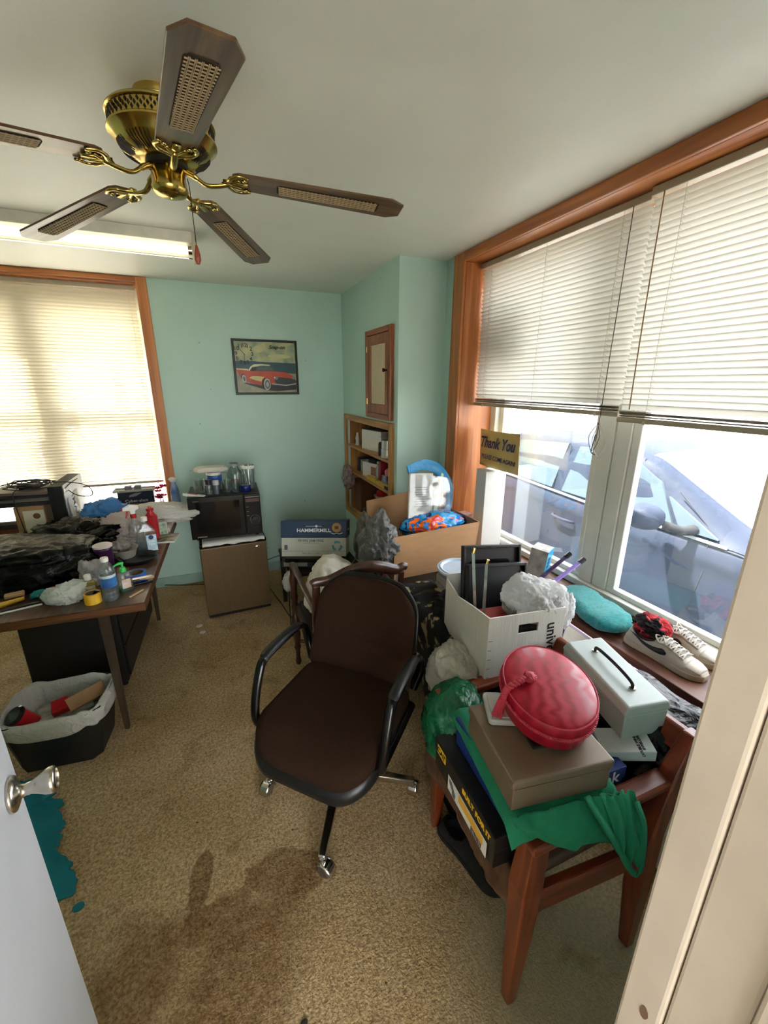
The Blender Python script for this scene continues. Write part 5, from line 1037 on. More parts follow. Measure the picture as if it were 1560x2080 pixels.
# ------------------------------------------------------------------ waste bin under the desk
t = thing('waste_bin', 'black plastic waste bin with white liner in front of the desk', 'bin', (-0.778,2.015,0), R(-6))
blk_b = M('black_bin_plastic', (26,26,27), 0.45, var=0.2, scale=6)
def oct_(w, d, c): return [(w,-d+c),(w,d-c),(w-c,d),(-w+c,d),(-w,d-c),(-w,-d+c),(-w+c,-d),(w-c,-d)]
b0, b1, b2, b3 = oct_(0.160,0.118,0.035), oct_(0.198,0.150,0.045), oct_(0.193,0.145,0.045), oct_(0.156,0.114,0.035)
vs = [(x,y,0) for x,y in b0]+[(x,y,0.27) for x,y in b1]+[(x,y,0.27) for x,y in b2]+[(x,y,0.006) for x,y in b3]
MB().add(vs, [tuple(range(7,-1,-1)), tuple(range(24,32))]+[(r*8+k, r*8+(k+1)%8, r*8+8+(k+1)%8, r*8+8+k) for r in range(3) for k in range(8)]).build('bin_body', blk_b, t, smooth=False, bevel=0.006)
def liner(u, v):
    a = u*2*math.pi; c_, s_ = math.cos(a), math.sin(a); e = 0.42
    ex, ey = math.copysign(abs(c_)**e, c_), math.copysign(abs(s_)**e, s_); hang = 0.070+0.050*noise.noise(Vector((c_*1.6, s_*1.6, 5)))
    ru = 0.006*noise.noise(Vector((c_*5, s_*5, v*6)))
    if v < 0.5: k = v/0.5; return ((0.150+0.038*k+ru)*ex, (0.105+0.036*k+ru)*ey, 0.12+0.158*k+0.012*noise.noise(Vector((c_*3,s_*3,9)))*k)
    k = (v-0.5)/0.5; return ((0.188+0.022*min(1,k*2.5)-0.006*k+ru)*ex, (0.141+0.022*min(1,k*2.5)-0.006*k+ru)*ey, 0.278+0.012*noise.noise(Vector((c_*3,s_*3,9)))-(hang+0.01)*k**1.5)
lm = MB(); lm.grid(96, 22, liner, wrap=True); lm.build('bin_liner', bag_w, t, auto=180, solid=0.0012)
trash = thing('paper_cup', 'red paper cup with black lid tipped over in the bin', 'cup', (-0.895,1.995,0.205), rot=Vector((-0.45,-0.35,0.8)).to_track_quat('Z','Y').to_euler())
MB().lathe([(0,-0.03),(0.030,-0.03),(0.040,0.065),(0,0.065)], 24).build('cup_body', red_pl, trash, auto=40); MB().lathe([(0,0.0655),(0.044,0.0655),(0.044,0.073),(0.036,0.080),(0,0.080)], 24).build('lid', blk_gloss, trash, auto=40)
o = single(MB().prism([(-0.035,-0.03),(0.04,-0.035),(0.035,0.03),(-0.03,0.035)], 0, 0.035), 'red_carton', 'small crumpled red carton in the bin', 'carton', red_pl, (-0.775,2.015,0.215), R(15), smooth=False, bevel=0.004); o.rotation_euler = (R(20),R(-8),R(15))
o = single(MB().bx(-0.075,0.075,-0.035,0.035,0,0.008), 'cardboard_scrap', 'torn piece of brown cardboard in the bin', 'cardboard', card, (-0.675,2.020,0.245), R(30), smooth=False); o.rotation_euler = (R(25),R(-6),R(28))
onebag('tissue', 'crumpled white tissue at the bottom of the bin', 'tissue', (-0.80,2.04,0.16), (0.12,0.08,0.035), M('tissue', (206,202,196), 0.9), seed=50, amp=0.35, freq=2.5)
# teal torn sheet and paper scraps on the carpet
teal = M('teal_felt', (20,118,134), 0.85, var=0.1, scale=12)
def tealfn(u, v):
    y = 1.28+0.58*u; w = 0.14+0.05*noise.noise(Vector((u*4,1,0))); x0 = -0.82+0.24*(1-u)*0.9
    edge = 0.035*noise.noise(Vector((u*9, 3, 0)))+0.02*noise.noise(Vector((u*23, 5, 0)))
    return (x0-0.14+0.01*math.sin(u*3)+(w+edge)*v, y, 0.006+0.012*abs(noise.noise(Vector((u*4, v*2.5, 7))))+0.02*max(0, noise.noise(Vector((u*6, v*3, 2)))))
o = MB().grid(60, 16, tealfn).build('teal_felt_scrap', teal, None, solid=0.003, auto=180); tag(o, 'torn ragged teal felt sheet on the carpet by the open door', 'fabric scrap')
def scrap(n, label, x, y, r, m, seed):
    poly = [((1+0.35*noise.noise(Vector((k, seed, 0))))*r*math.cos(k*0.698), (1+0.35*noise.noise(Vector((k, seed, 3))))*r*0.8*math.sin(k*0.698)) for k in range(9)]
    o = MB().prism(poly, 0.001, 0.004).build(n, m, None, smooth=False, loc=(x,y,0)); tag(o, label, 'scrap', 'scraps on the carpet')
scrap('felt_dot', 'small round teal scrap nearest the doorway', -0.573, 1.238, 0.018, teal, 3); scrap('felt_dot', 'tiny pale teal scrap beside the door knob', -0.785, 1.775, 0.020, M('pale_teal', (86,150,150), 0.8), 6)
scrap('paper_scrap', 'thin white paper scrap near the fridge', -0.229, 2.895, 0.022, paper_w, 8); scrap('paper_scrap', 'small square white paper scrap in front of the fridge', -0.206, 2.80, 0.020, paper_w, 11); scrap('leaf_bit', 'dark dry leaf on the carpet near the doorway', 0.06, 0.70, 0.010, M('dark_leaf', (52,44,34), 0.8), 14)
# ------------------------------------------------------------------ glasses and jars on the microwave
MZ = MW_Z+0.0008
def glassy(label, cat, x, y, prof, extra=None, name='drinking_glass', group='glassware on the microwave'):
    t = thing(name, label, cat, (x, y, MZ), 0, group); MB().lathe(prof, 24, cap=False).build('glass_body', clearg, t)
    if extra: extra(t)
    return t
cupp = [(0.0,0.004),(0.0,0.0),(0.024,0.0),(0.028,0.008),(0.030,0.05),(0.034,0.085),(0.032,0.085),(0.026,0.012),(0.0,0.008)]
t = thing('glass_mug', 'clear glass mug with handle at the left of the microwave top', 'mug', (-0.125,3.165,MZ), R(20))
MB().lathe([(0,0.0),(0.034,0.0),(0.036,0.004),(0.038,0.09),(0.035,0.09),(0.033,0.010),(0,0.008)], 24).build('glass_body', clearg, t); MB().tube(spline([(0.036,0,0.075),(0.062,0,0.070),(0.066,0,0.040),(0.036,0,0.020)], 5), 0.005, 8).build('handle', clearg, t)
glassy('short clear tumbler left of the tall jar on the microwave', 'glass', 0.058, 3.100, cupp); glassy('short clear tumbler in front of the tall jar on the microwave', 'glass', 0.118, 3.085, [(r*0.95, z*1.0) for r, z in cupp])
def pit(t):
    MB().lathe([(0.040,0.105),(0.052,0.108),(0.053,0.128),(0,0.132)], 24).build('pitcher_lid', white_pl, t); MB().lathe([(0.0525,0.06),(0.0535,0.062),(0.0535,0.104),(0.0525,0.106)], 24, cap=False).build('blue_insert', M('blue_filter', (40,84,160), 0.3), t)
    MB().tube(spline([(0.05,0,0.12),(0.085,0,0.115),(0.088,0,0.05),(0.05,0,0.03)], 5), 0.006, 8).build('handle', clearp, t)
t = glassy('clear water filter pitcher with blue insert under the white package', 'pitcher', -0.020, 3.225, [(0,0),(0.044,0),(0.047,0.006),(0.052,0.13),(0.050,0.13),(0.045,0.008),(0,0.006)], pit, 'filter_pitcher')
pk_ = thing('napkin_pack', 'white napkin package lying across the pitcher', 'package', (-0.035,3.225,MZ+0.1325), R(4)); blob('pack_body', (0,0,0.018), (0.105,0.055,0.020), film('napkin_film', (226,220,204), 0.25, 0.4, bump=0.5), pk_, seed=60, amp=0.10, freq=2, power=0.55, floor=0.0)
def spice(label, x, y, lid, fill, h=0.075):
    t = thing('spice_jar', label, 'jar', (x,y,MZ), 0, 'spice jars on the microwave'); MB().lathe([(0,0),(0.018,0),(0.020,0.004),(0.020,h*0.6),(0.016,h*0.68)], 20).build('jar_body', fill, t, auto=50); MB().lathe([(0,h*0.68),(0.0205,h*0.68),(0.0205,h),(0,h)], 20).build('lid', lid, t, auto=40)
spice('small spice jar with dark purple lid on the microwave', -0.060, 3.085, M('dark_purple_lid', (40,20,44), 0.4), clearg, 0.10); spice('small grey spice jar with pale lid on the microwave', -0.012, 3.072, M('silver_pale_lid', (190,190,190), 0.4), M('smoky_jar', (84,92,104), 0.2), 0.095)
def jarx(t): MB().lathe([(0.026,0.165),(0.030,0.168),(0.030,0.185),(0.026,0.188)], 24, cap=False).build('rim_band', M('grey_rim', (140,150,154), 0.3), t); MB().bx(-0.035,0.035,-0.054,-0.052,0.062,0.076).build('red_sticker', red_pl, t, smooth=False)
glassy('tall clear glass jar with open neck on the microwave', 'jar', 0.122, 3.190, [(0,0),(0.048,0),(0.050,0.006),(0.050,0.12),(0.030,0.155),(0.028,0.175),(0.032,0.19),(0.030,0.19)], jarx, 'glass_jar')
t = thing('spoon_cup', 'clear ribbed plastic cup holding spoons at the right of the microwave', 'cup', (0.215,3.165,MZ)); MB().lathe([(0,0),(0.036,0),(0.038,0.004),(0.047,0.168),(0.046,0.170),(0.037,0.006),(0,0.004)], 24).build('cup_body', clearp, t); MB().lathe([(0.0465,0.150),(0.049,0.152),(0.049,0.170),(0.047,0.172)], 24, cap=False).build('cup_rim', white_pl, t); 
for i, (a_, b_, lb_) in enumerate(((-0.022,0.0,'left spoon in the clear cup on the microwave'),(0.016,-0.012,'right spoon in the clear cup on the microwave'),(0.005,0.015,'back spoon in the clear cup on the microwave'))):
    ts = thing('spoon', lb_, 'spoon', (0.215+a_*0.3,3.165+b_*0.3,MZ+0.008), 0, 'spoons in the clear cup'); MB().tube([(0,0,0),(a_*1.0,b_*0.7,0.140)], 0.0025, 6).build('spoon_handle', chrome, ts); MB().lathe([(0,-0.016),(0.008,-0.013),(0.0125,0),(0.010,0.012),(0,0.017)], 14, M=Matrix.Translation((a_*1.1,b_*0.75,0.153)) @ Matrix.Rotation(R(10),4,'Y') @ Matrix.Scale(0.4,4,(0,1,0))).build('spoon_bowl', chrome, ts)
t = thing('round_tin', 'round dark blue tin at the front of the microwave', 'tin', (0.182,3.075,MZ)); MB().lathe([(0,0),(0.034,0),(0.037,0.004),(0.037,0.030),(0,0.030)], 28).build('tin_base', M('navy_tin', (20,30,92), 0.25), t, auto=40); MB().lathe([(0.0,0.0302),(0.038,0.0302),(0.038,0.042),(0.034,0.047),(0,0.048)], 28).build('lid', M('navy_tin', (20,30,92), 0.25), t, auto=40)
t = thing('toothpaste_tube', 'white and red toothpaste tube on the front left of the microwave', 'tube', (-0.155,3.055,MZ), R(-22)); MB().hexa([(-0.06,-0.014,0.0),(0.07,-0.016,0.0),(0.07,0.016,0.0),(-0.06,0.014,0.0)], [(-0.06,-0.012,0.022),(0.07,-0.016,0.003),(0.07,0.016,0.003),(-0.06,0.012,0.022)]).build('tube_body', M('toothpaste_print', (216,214,212), 0.3), t, smooth=False, bevel=0.004)
MB().hexa([(-0.045,-0.0149,0.0222),(0.02,-0.0149,0.0125),(0.02,0.004,0.0125),(-0.045,0.004,0.0222)], [(-0.045,-0.0149,0.0228),(0.02,-0.0149,0.0131),(0.02,0.004,0.0131),(-0.045,0.004,0.0228)]).build('red_stripe', red_pl, t, smooth=False); MB().lathe([(0,0),(0.009,0),(0.011,0.018),(0,0.018)], 14, M=Matrix.Translation((-0.06,0,0.011)) @ Matrix.Rotation(R(-90),4,'Y')).build('cap', white_pl, t, auto=40)
# ------------------------------------------------------------------ things on the recessed shelves
def sbox(label, cat, y0, y1, x0, dx, z, h, m, name='small_box', rz=0, **k):
    return single(MB().bx(-dx/2,dx/2,-(y1-y0)/2,(y1-y0)/2,0,h), name, label, cat, m, (x0+dx/2,(y0+y1)/2,z+0.0005), rz, smooth=False, bevel=0.002)
T = SH[2]
t = thing('white_carton', 'plain white carton on the top recessed shelf', 'box', (1.230,3.11,T+0.0005), R(12)); MB().bx(-0.085,0.085,-0.15,0.13,0,0.155).build('carton', paper_w, t, smooth=False, bevel=0.002); MB().bx(-0.087,0.087,-0.152,0.132,0.1555,0.163).build('carton_flap', M('dark_flap', (40,40,42), 0.5), t, smooth=False)
t = thing('small_bottle', 'slim white bottle at the far end of the top shelf', 'bottle', (1.150,3.42,T+0.0005)); MB().lathe([(0,0),(0.018,0),(0.019,0.06),(0.010,0.085),(0.010,0.105),(0,0.106)], 16).build('bottle_body', M('off_white_bottle', (200,196,186), 0.4), t, auto=50); MB().bx(-0.0195,-0.0185,-0.012,0.012,0.015,0.05).build('label', M('dark_bottle_label', (50,60,64), 0.5), t, smooth=False)
t = thing('marker_bottle', 'slim black bottle with white cap on the top shelf', 'bottle', (1.130,2.835,T+0.0005)); MB().lathe([(0,0),(0.016,0),(0.016,0.085),(0.008,0.10),(0.008,0.108)], 16).build('bottle_body', black_pl, t, auto=50); MB().lathe([(0,0.10),(0.010,0.10),(0.010,0.130),(0,0.130)], 14).build('cap', white_pl, t, auto=40)
for i, (z, r_, lb_) in enumerate(((0.0,0.047,'lower roll of silver tape stacked on the top shelf'),(0.062,0.043,'upper roll of silver tape stacked on the top shelf'))):
    t = thing('silver_tape', lb_, 'tape', (1.146,2.742,T+0.0005+z), 0, 'silver tape rolls'); MB().lathe(ring(r_,0.032,0.060), 30, cap=False).build('tape', M('silver_duct_tape', (190,188,184), 0.3, 0.7), t, auto=40); MB().lathe(ring(0.0319,0.029,0.060), 24, cap=False).build('core', M('cardboard_core', (120,104,78), 0.8), t, auto=40)
sbox('dark tool case behind the silver tape on the top shelf', 'case', 2.66, 2.92, 1.27, 0.11, T, 0.15, black_pl, 'tool_case')
sbox('grey metal can behind the white carton on the top shelf', 'can', 3.24, 3.40, 1.28, 0.09, T, 0.17, M('grey_can', (96,98,98), 0.4, 0.5), 'grey_can')
T = SH[1]
t = thing('picture_carton', 'white carton with a red and brown product picture on the middle shelf', 'box', (1.215,3.115,T+0.0005), R(14)); MB().bx(-0.075,0.075,-0.115,0.105,0,0.115).build('carton', paper_w, t, smooth=False, bevel=0.002); MB().bx(-0.0765,-0.0752,-0.085,-0.015,0.022,0.090).build('product_picture', M('product_print', (92,40,32), 0.4, col2=(170,110,80), scale=20), t, smooth=False); single(MB().bx(-0.062,0.07,-0.055,0.055,0,0.034), 'black_device', 'black device lying on the picture carton', 'device', black_pl, (1.215,3.09,T+0.1162), R(14), smooth=False, bevel=0.004)
sbox('dark paperback at the far end of the middle shelf', 'book', 3.36, 3.40, 1.14, 0.13, T, 0.115, M('dark_book', (44,42,44), 0.5), 'paperback')
sbox('grey paperback next to the dark one on the middle shelf', 'book', 3.30, 3.345, 1.15, 0.13, T, 0.105, M('grey_book', (150,146,140), 0.5), 'paperback')
sbox('tall thin red box upright on the middle shelf', 'box', 2.860, 2.905, 1.14, 0.13, T, 0.165, M('dark_red_box', (132,24,30), 0.4), 'red_box')
t = thing('clear_bottle', 'clear plastic bottle beside the red box on the middle shelf', 'bottle', (1.16,2.945,T+0.0005)); MB().lathe([(0,0),(0.026,0),(0.028,0.09),(0.012,0.125),(0.012,0.14)], 20, cap=False).build('bottle_body', clearp, t); MB().lathe([(0,0.135),(0.014,0.135),(0.014,0.152),(0,0.152)], 14).build('cap', white_pl, t, auto=40)
t = thing('blue_carton', 'blue and white carton at the near end of the middle shelf', 'box', (1.155,2.735,T+0.0005)); MB().bx(-0.04,0.05,-0.045,0.045,0,0.085).build('carton', M('blue_white_print', (30,52,120), 0.4, col2=(206,206,206), scale=16), t, smooth=False, bevel=0.002); MB().lathe([(0,0.0855),(0.028,0.0855),(0.030,0.120),(0.015,0.135),(0,0.135)], 18).build('pink_cap', M('pink_cap', (196,110,130), 0.4), t, auto=50)
t = thing('spirit_level', 'yellow spirit level lying along the front of the middle shelf', 'level', (1.112,2.835,T+0.0005)); MB().bx(-0.014,0.014,-0.225,0.225,0,0.030).build('level_bar', M('yellow_level', (214,166,24), 0.4), t, smooth=False, bevel=0.003)
MB().bx(-0.0148,0.0148,-0.226,-0.150,0.002,0.028).build('end_cap', black_pl, t, smooth=False, bevel=0.002); MB().bx(-0.0150,0.0150,0.0,0.035,0.008,0.0305).build('vial', M('vial_green', (180,200,60), 0.2), t, smooth=False, bevel=0.002)
onebag('knit_cloth', 'knitted dusty pink cloth hanging from the middle shelf edge', 'cloth', (1.075,3.47,0.86), (0.035,0.085,0.085), M('pinkish_knit', (176,150,146), 0.95, col2=(110,92,92), scale=40, bump=0.5), seed=70, amp=0.35, freq=2.2)
T = SH[0]
t = thing('cardboard_flat', 'brown cardboard box leaning at the far end of the bottom shelf', 'cardboard', (1.215,3.40,T+0.0005)); MB().bx(-0.08,0.15,-0.09,0.09,0,0.27).build('carton', M('dark_cardboard', (112,76,52), 0.8), t, smooth=False, bevel=0.002)
t = thing('plastic_tub', 'white plastic tub with maroon lid on the bottom shelf', 'tub', (1.205,2.98,T+0.0005)); MB().lathe([(0,0),(0.070,0),(0.088,0.105),(0,0.105)], 28).build('tub_body', M('cream_tub', (206,196,180), 0.4), t, auto=40); MB().lathe([(0,0.1055),(0.094,0.1055),(0.094,0.122),(0,0.124)], 28).build('lid', M('maroon_lid', (126,30,52), 0.4), t, auto=40)
t = thing('grey_bowl', 'grey-blue bowl upside down on the maroon-lidded tub', 'bowl', (1.205,2.98,T+0.125)); MB().lathe([(0.082,0),(0.080,0.02),(0.062,0.055),(0.03,0.068),(0,0.070)], 28).build('bowl_shell', M('slate_bowl', (84,96,110), 0.35), t)
t = thing('red_ball_ornament', 'red glossy ball in a pale dish on the grey bowl', 'ornament', (1.195,2.975,T+0.196)); MB().lathe([(0,0),(0.03,0),(0.058,0.022),(0.062,0.034),(0.056,0.034),(0.03,0.008),(0,0.006)], 26).build('dish', M('pale_pink_dish', (212,190,180), 0.4), t); MB().lathe([(0.042*math.sin(a), 0.050-0.042*math.cos(a)) for a in [math.pi*i/12 for i in range(13)]], 22, cap=False).build('ball', M('red_gloss_ball', (186,30,30), 0.12), t)
onebag('dark_cloth', 'small dark knotted cloth by the tub on the bottom shelf', 'cloth', (1.135,3.14,T+0.035), (0.03,0.05,0.045), M('charcoal_cloth', (66,62,62), 0.95), seed=74, amp=0.35, freq=2.3, floor=T+0.001)
# ------------------------------------------------------------------ power cords on the floor
def cord(label, pts, r=0.0035, m=None):
    b = Vector(pts[0]); o = MB().tube(spline([Vector(p)-b for p in pts], 8), r, 6).build('floor_cable', m or M('black_cord', (20,20,20), 0.5), None, loc=b); tag(o, label, 'cord', 'power cords by the back wall')
cord('black power cord along the back baseboard between desk and fridge', [(-0.50,3.62,0.03),(-0.35,3.60,0.012),(-0.20,3.56,0.008),(-0.10,3.50,0.006),(0.0,3.46,0.006)])
cord('black power cord looping on the carpet right of the fridge', [(0.31,3.30,0.006),(0.36,3.00,0.006),(0.40,2.75,0.006),(0.50,2.62,0.006),(0.44,2.45,0.006),(0.37,2.52,0.006),(0.42,2.80,0.008),(0.55,2.95,0.008)])
cord('black power cord running up the back wall behind the paper carton', [(0.32,3.636,0.11),(0.45,3.638,0.14),(0.62,3.638,0.15),(0.85,3.63,0.10),(0.95,3.6,0.008)])
cord('thin black cord hanging from the video player to the carpet', [(0.385,2.52,0.47),(0.36,2.49,0.40),(0.35,2.48,0.20),(0.36,2.46,0.03),(0.45,2.40,0.006),(0.60,2.36,0.006)], 0.003)
# ------------------------------------------------------------------ paper carton on video players
t = thing('video_player', 'silver and black video player under the paper carton, lower one', 'video player', (0.572,2.675,0.4455), R(-21)); MB().bx(-0.215,0.215,-0.075,0.045,0.004,0.050).build('player_body', M('dark_silver_player', (70,70,72), 0.35, 0.4), t, smooth=False, bevel=0.003)
MB().bx(-0.20,-0.04,-0.0775,-0.0755,0.012,0.042).build('front_flap', M('pale_silver_panel', (168,168,164), 0.35, 0.4), t, smooth=False); MB().bx(0.0,0.09,-0.0775,-0.0755,0.015,0.038).build('display', blk_gloss, t, smooth=False)
for x in (-0.19,0.19):
    for y in (-0.055,0.025): MB().lathe([(0,0),(0.012,0),(0.012,0.0045),(0,0.0045)], 10, c=(x,y,0)).build('foot', black_pl, t)
t = thing('video_player', 'flat black video player directly under the paper carton', 'video player', (0.555,2.610,0.496), R(-20)); MB().bx(-0.19,0.20,-0.035,0.004,0,0.029).build('player_body', blk_gloss, t, smooth=False, bevel=0.003); MB().bx(0.02,0.12,-0.0362,-0.0352,0.010,0.022).build('display', M('grey_screen', (96,94,84), 0.15), t, smooth=False)
W_, D_, H_ = 0.437, 0.285, 0.242; tq = R(-15.5); Rc = Matrix.Rotation(R(-21.5),4,'Z') @ Matrix.Rotation(tq,4,'X')
pc = Vector((0.5535,2.61,0.5265)) - (Rc @ Vector((0,-D_/2,0)))
t = thing('paper_carton', 'navy and white printer paper carton with recycling symbol', 'carton', pc, rot=Rc.to_euler())
MB().bx(-W_/2,W_/2,-D_/2,D_/2,0,0.130).build('carton_base', M('white_carton_print', (206,204,192), 0.55, var=0.04), t, smooth=False, bevel=0.002)
ld = MB().bx(-W_/2-0.005,W_/2+0.005,-D_/2-0.005,D_/2+0.005,0.126,H_).build('carton_lid', M('navy_carton_print', (34,56,86), 0.5, var=0.06), t, smooth=False, bevel=0.002)
yf = -D_/2-0.0058; wht = M('label_white', (240,240,240), 0.4)
text(ld, 'HAMMERMILL', 0.034, (0.0,yf,0.176), wht, bold=0.0007, sx=1.12)
MB().bx(-0.055,0.055,yf-0.0004,yf+0.0004,0.2045,0.2070).build('line_print', wht, ld, smooth=False); MB().lathe([(0,0),(0.008,0),(0.008,0.0008),(0,0.0008)], 16, M=Matrix.Translation((0.018,yf,0.2058)) @ Matrix.Rotation(R(90),4,'X')).build('emblem', wht, ld)
gold = M('gold_seal_print', (176,130,60), 0.4)
MB().prism([((0.030+0.004*(k % 2))*math.cos(k*0.2618)+0.155,(0.030+0.004*(k % 2))*math.sin(k*0.2618)+0.196) for k in range(24)], yf-0.0006, yf+0.0004, ax=1).build('gold_seal', gold, ld, smooth=False); MB().bx(0.143,0.167,yf-0.0012,yf-0.0007,0.186,0.206).build('seal_mark', M('brown_print', (92,56,30), 0.5), ld, smooth=False)
MB().tube(spline([(0.118,yf-0.0006,0.160),(0.14,yf-0.0006,0.153),(0.155,yf-0.0006,0.158),(0.17,yf-0.0006,0.153),(0.195,yf-0.0006,0.160)], 5), 0.0022, 5).build('ribbon', wht, ld)
text(ld, '75', 0.014, (0.112,yf,0.168), wht); text(ld, 'HAMMERMILL', 0.020, (0,0,0), wht, M=frame_M((W_/2+0.0058,0.0,0.176), (0,1,0), (1,0,0)))
tl = M('teal_print', (96,168,182), 0.5); grp = M('grey_print', (96,104,108), 0.6); yb = -D_/2-0.0006
text(t, '99.99% JAM-FREE', 0.024, (-0.020,yb,0.106), grp, bold=0.0003); text(t, 'Paper  8.5 x 11  white', 0.013, (-0.02,yb,0.022), grp); MB().bx(-0.075,0.035,yb-0.0003,yb+0.0004,0.089,0.091).build('line_print', grp, t, smooth=False)
MB().bx(-0.20,-0.178,yb-0.0003,yb+0.0004,0.045,0.078).build('code_print', grp, t, smooth=False); MB().bx(-0.215,0.215,yb-0.0003,yb+0.0004,0.034,0.0352).build('line_print', grp, t, smooth=False)
for k in range(3):   # recycling arrows
    a0 = R(90+120*k); c_ = Vector((0.158,0,0.070)); rr_ = 0.036
    def q(a, r): return (c_.x+r*math.cos(a), c_.z+r*math.sin(a))
    MB().prism([q(a0-0.75,rr_), q(a0-0.15,rr_*1.02), q(a0+0.35,rr_*1.02), q(a0+0.30,rr_*1.28), q(a0+0.85,rr_*0.78), q(a0+0.35,rr_*0.42), q(a0+0.33,rr_*0.62), q(a0-0.05,rr_*0.60), q(a0-0.75,rr_*0.62)], yb-0.0004, yb+0.0004, ax=1).build('recycle_arrow', tl, t, smooth=False)
# ------------------------------------------------------------------ white bags on and beside the carved chair
onebag('cloth_bag', 'bulging white cloth bag on the carved chair seat', 'bag', (0.545,2.00,0.555), (0.160,0.190,0.155), M('white_cotton', (220,214,204), 0.85, var=0.05, scale=6, bump=0.3, bscale=30), seed=80, amp=0.16, freq=1.7, floor=0.4315, peaks=(((-0.2,0.5,1),0.25,8),))
onebag('plastic_bag', 'white plastic bag hanging at the corner of the end table', 'plastic bag', (0.355,2.505,0.415), (0.030,0.040,0.055), bag_w, seed=83, amp=0.22, freq=2.2, peaks=(((0.3,0,1),0.3,6),))
o = MB().tube(spline([Vector(p)-Vector((0.55,2.02,0)) for p in ((0.72,2.20,0.80),(0.68,2.06,0.735),(0.62,1.95,0.745),(0.55,1.86,0.715),(0.48,1.78,0.63),(0.40,1.755,0.60))], 8), 0.003, 6).build('thin_cable', M('black_cord', (20,20,20), 0.5), None, loc=(0.55,2.02,0)); tag(o, 'thin black cord draped across the white cloth bag', 'cord')
# ------------------------------------------------------------------ big cardboard box and what it holds
t = thing('cardboard_box', 'large open brown cardboard box on the low table', 'box', (1.115,2.145,0.6008), R(2))
w, d, h, th = 0.265, 0.195, 0.262, 0.005; kraft = M('kraft_cardboard', (176,134,94), 0.75, var=0.06, scale=10, aniso=(1,1,4))
MB().bx(-w,w,-d,d,0,th).build('box_bottom', kraft, t, smooth=False)
def pan(b, tp): MB().hexa(b, tp).build('box_side', kraft, t, smooth=False)
fl_o = 0.022
pan([(-w,-d,th),(w,-d,th),(w,-d+th,th),(-w,-d+th,th)], [(-w-fl_o*0.4,-d-fl_o*0.5,h-0.005),(w+fl_o,-d-fl_o*0.5,h+0.012),(w+fl_o,-d+th-fl_o*0.5,h+0.012),(-w-fl_o*0.4,-d+th-fl_o*0.5,h-0.005)])
pan([(-w,d-th,th),(w,d-th,th),(w,d,th),(-w,d,th)], [(-w-fl_o*0.4,d-th,h+0.10),(w*0.1,d-th,h+0.13),(w*0.1,d,h+0.13),(-w-fl_o*0.4,d,h+0.10)])
pan([(-w,-d,th),(-w+th,-d,th),(-w+th,d,th),(-w,d,th)], [(-w-fl_o*0.4,-d-fl_o*0.5,h-0.005),(-w-fl_o*0.4+th,-d-fl_o*0.5,h-0.005),(-w-fl_o*0.4+th,d,h),(-w-fl_o*0.4,d,h)])
pan([(w-th,-d,th),(w,-d,th),(w,d,th),(w-th,d,th)], [(w+fl_o-th,-d-fl_o*0.5,h+0.012),(w+fl_o,-d-fl_o*0.5,h+0.012),(w+0.004,d,h+0.02),(w+0.004-th,d,h+0.02)])
pan([(w*0.1,d-th,th),(w,d-th,th),(w,d,th),(w*0.1,d,th)], [(w*0.1,d-th,h+0.02),(w,d-th,h+0.02),(w,d,h+0.02),(w*0.1,d,h+0.02)])
# patterned bag inside
def swirl_mat():
    m, nt, b, N, L = _new('swirl_print_film'); tc = N('ShaderNodeTexCoord'); nz = N('ShaderNodeTexNoise'); nz.inputs['Scale'].default_value = 6; nz.inputs['Detail'].default_value = 1; nz.inputs['Distortion'].default_value = 2.2; L(tc.outputs['Object'], nz.inputs['Vector'])
    r = N('ShaderNodeValToRGB'); r.color_ramp.interpolation = 'CONSTANT'; cs = [(0.0,(20,40,100)),(0.40,(40,150,206)),(0.50,(24,110,190)),(0.56,(236,110,30)),(0.61,(214,50,40)),(0.65,(240,140,170)),(0.70,(245,190,60))]
    r.color_ramp.elements[0].color = S(*cs[0][1]); r.color_ramp.elements[1].position = cs[1][0]; r.color_ramp.elements[1].color = S(*cs[1][1])
    for p, c in cs[2:]: e = r.color_ramp.elements.new(p); e.color = S(*c)
    L(nz.outputs[0], r.inputs[0]); L(r.outputs[0], b.inputs['Base Color']); b.inputs['Roughness'].default_value = 0.25; return m
onebag('shopping_bag', 'shiny blue and orange swirl-patterned bag in the cardboard box', 'shopping bag', (1.165,2.085,0.838), (0.180,0.085,0.075), swirl_mat(), seed=90, amp=0.20, freq=1.8, peaks=(((1,0,0.5),0.2,5),))
t = thing('document_pouch', 'clear zip pouch of papers standing in the cardboard box', 'pouch', (1.150,2.125,0.86), rot=(R(-8),R(6),R(8)))
MB().bx(-0.135,0.03,-0.008,0.012,0.0,0.285).build('paper_stack', M('printed_paper', (206,204,192), 0.6, col2=(190,190,180), scale=20), t, smooth=False, bevel=0.002)
for i in range(9): MB().bx(-0.105+0.01*(i % 2),-0.105+0.085+0.01*(i % 3),-0.0092,-0.0083,0.20-0.014*i,0.204-0.014*i).build('print_line', grp, t, smooth=False)
MB().hexa([(0.02,-0.012,-0.02),(0.05,-0.014,-0.02),(0.05,-0.010,-0.02),(0.02,-0.008,-0.02)], [(0.09,-0.012,0.29),(0.105,-0.014,0.28),(0.105,-0.010,0.28),(0.09,-0.008,0.29)]).build('pale_green_edge', M('pale_green_film', (186,212,180), 0.35), t, smooth=False)
pz = MB(); pz.grid(14, 14, lambda u, v: (-0.15+0.30*u+0.03*math.sin(v*2.0)*u, -0.022-0.012*math.sin(math.pi*u)+0.006*noise.noise(Vector((u*6,v*6,1))), -0.02+0.30*v-0.03*u*u))
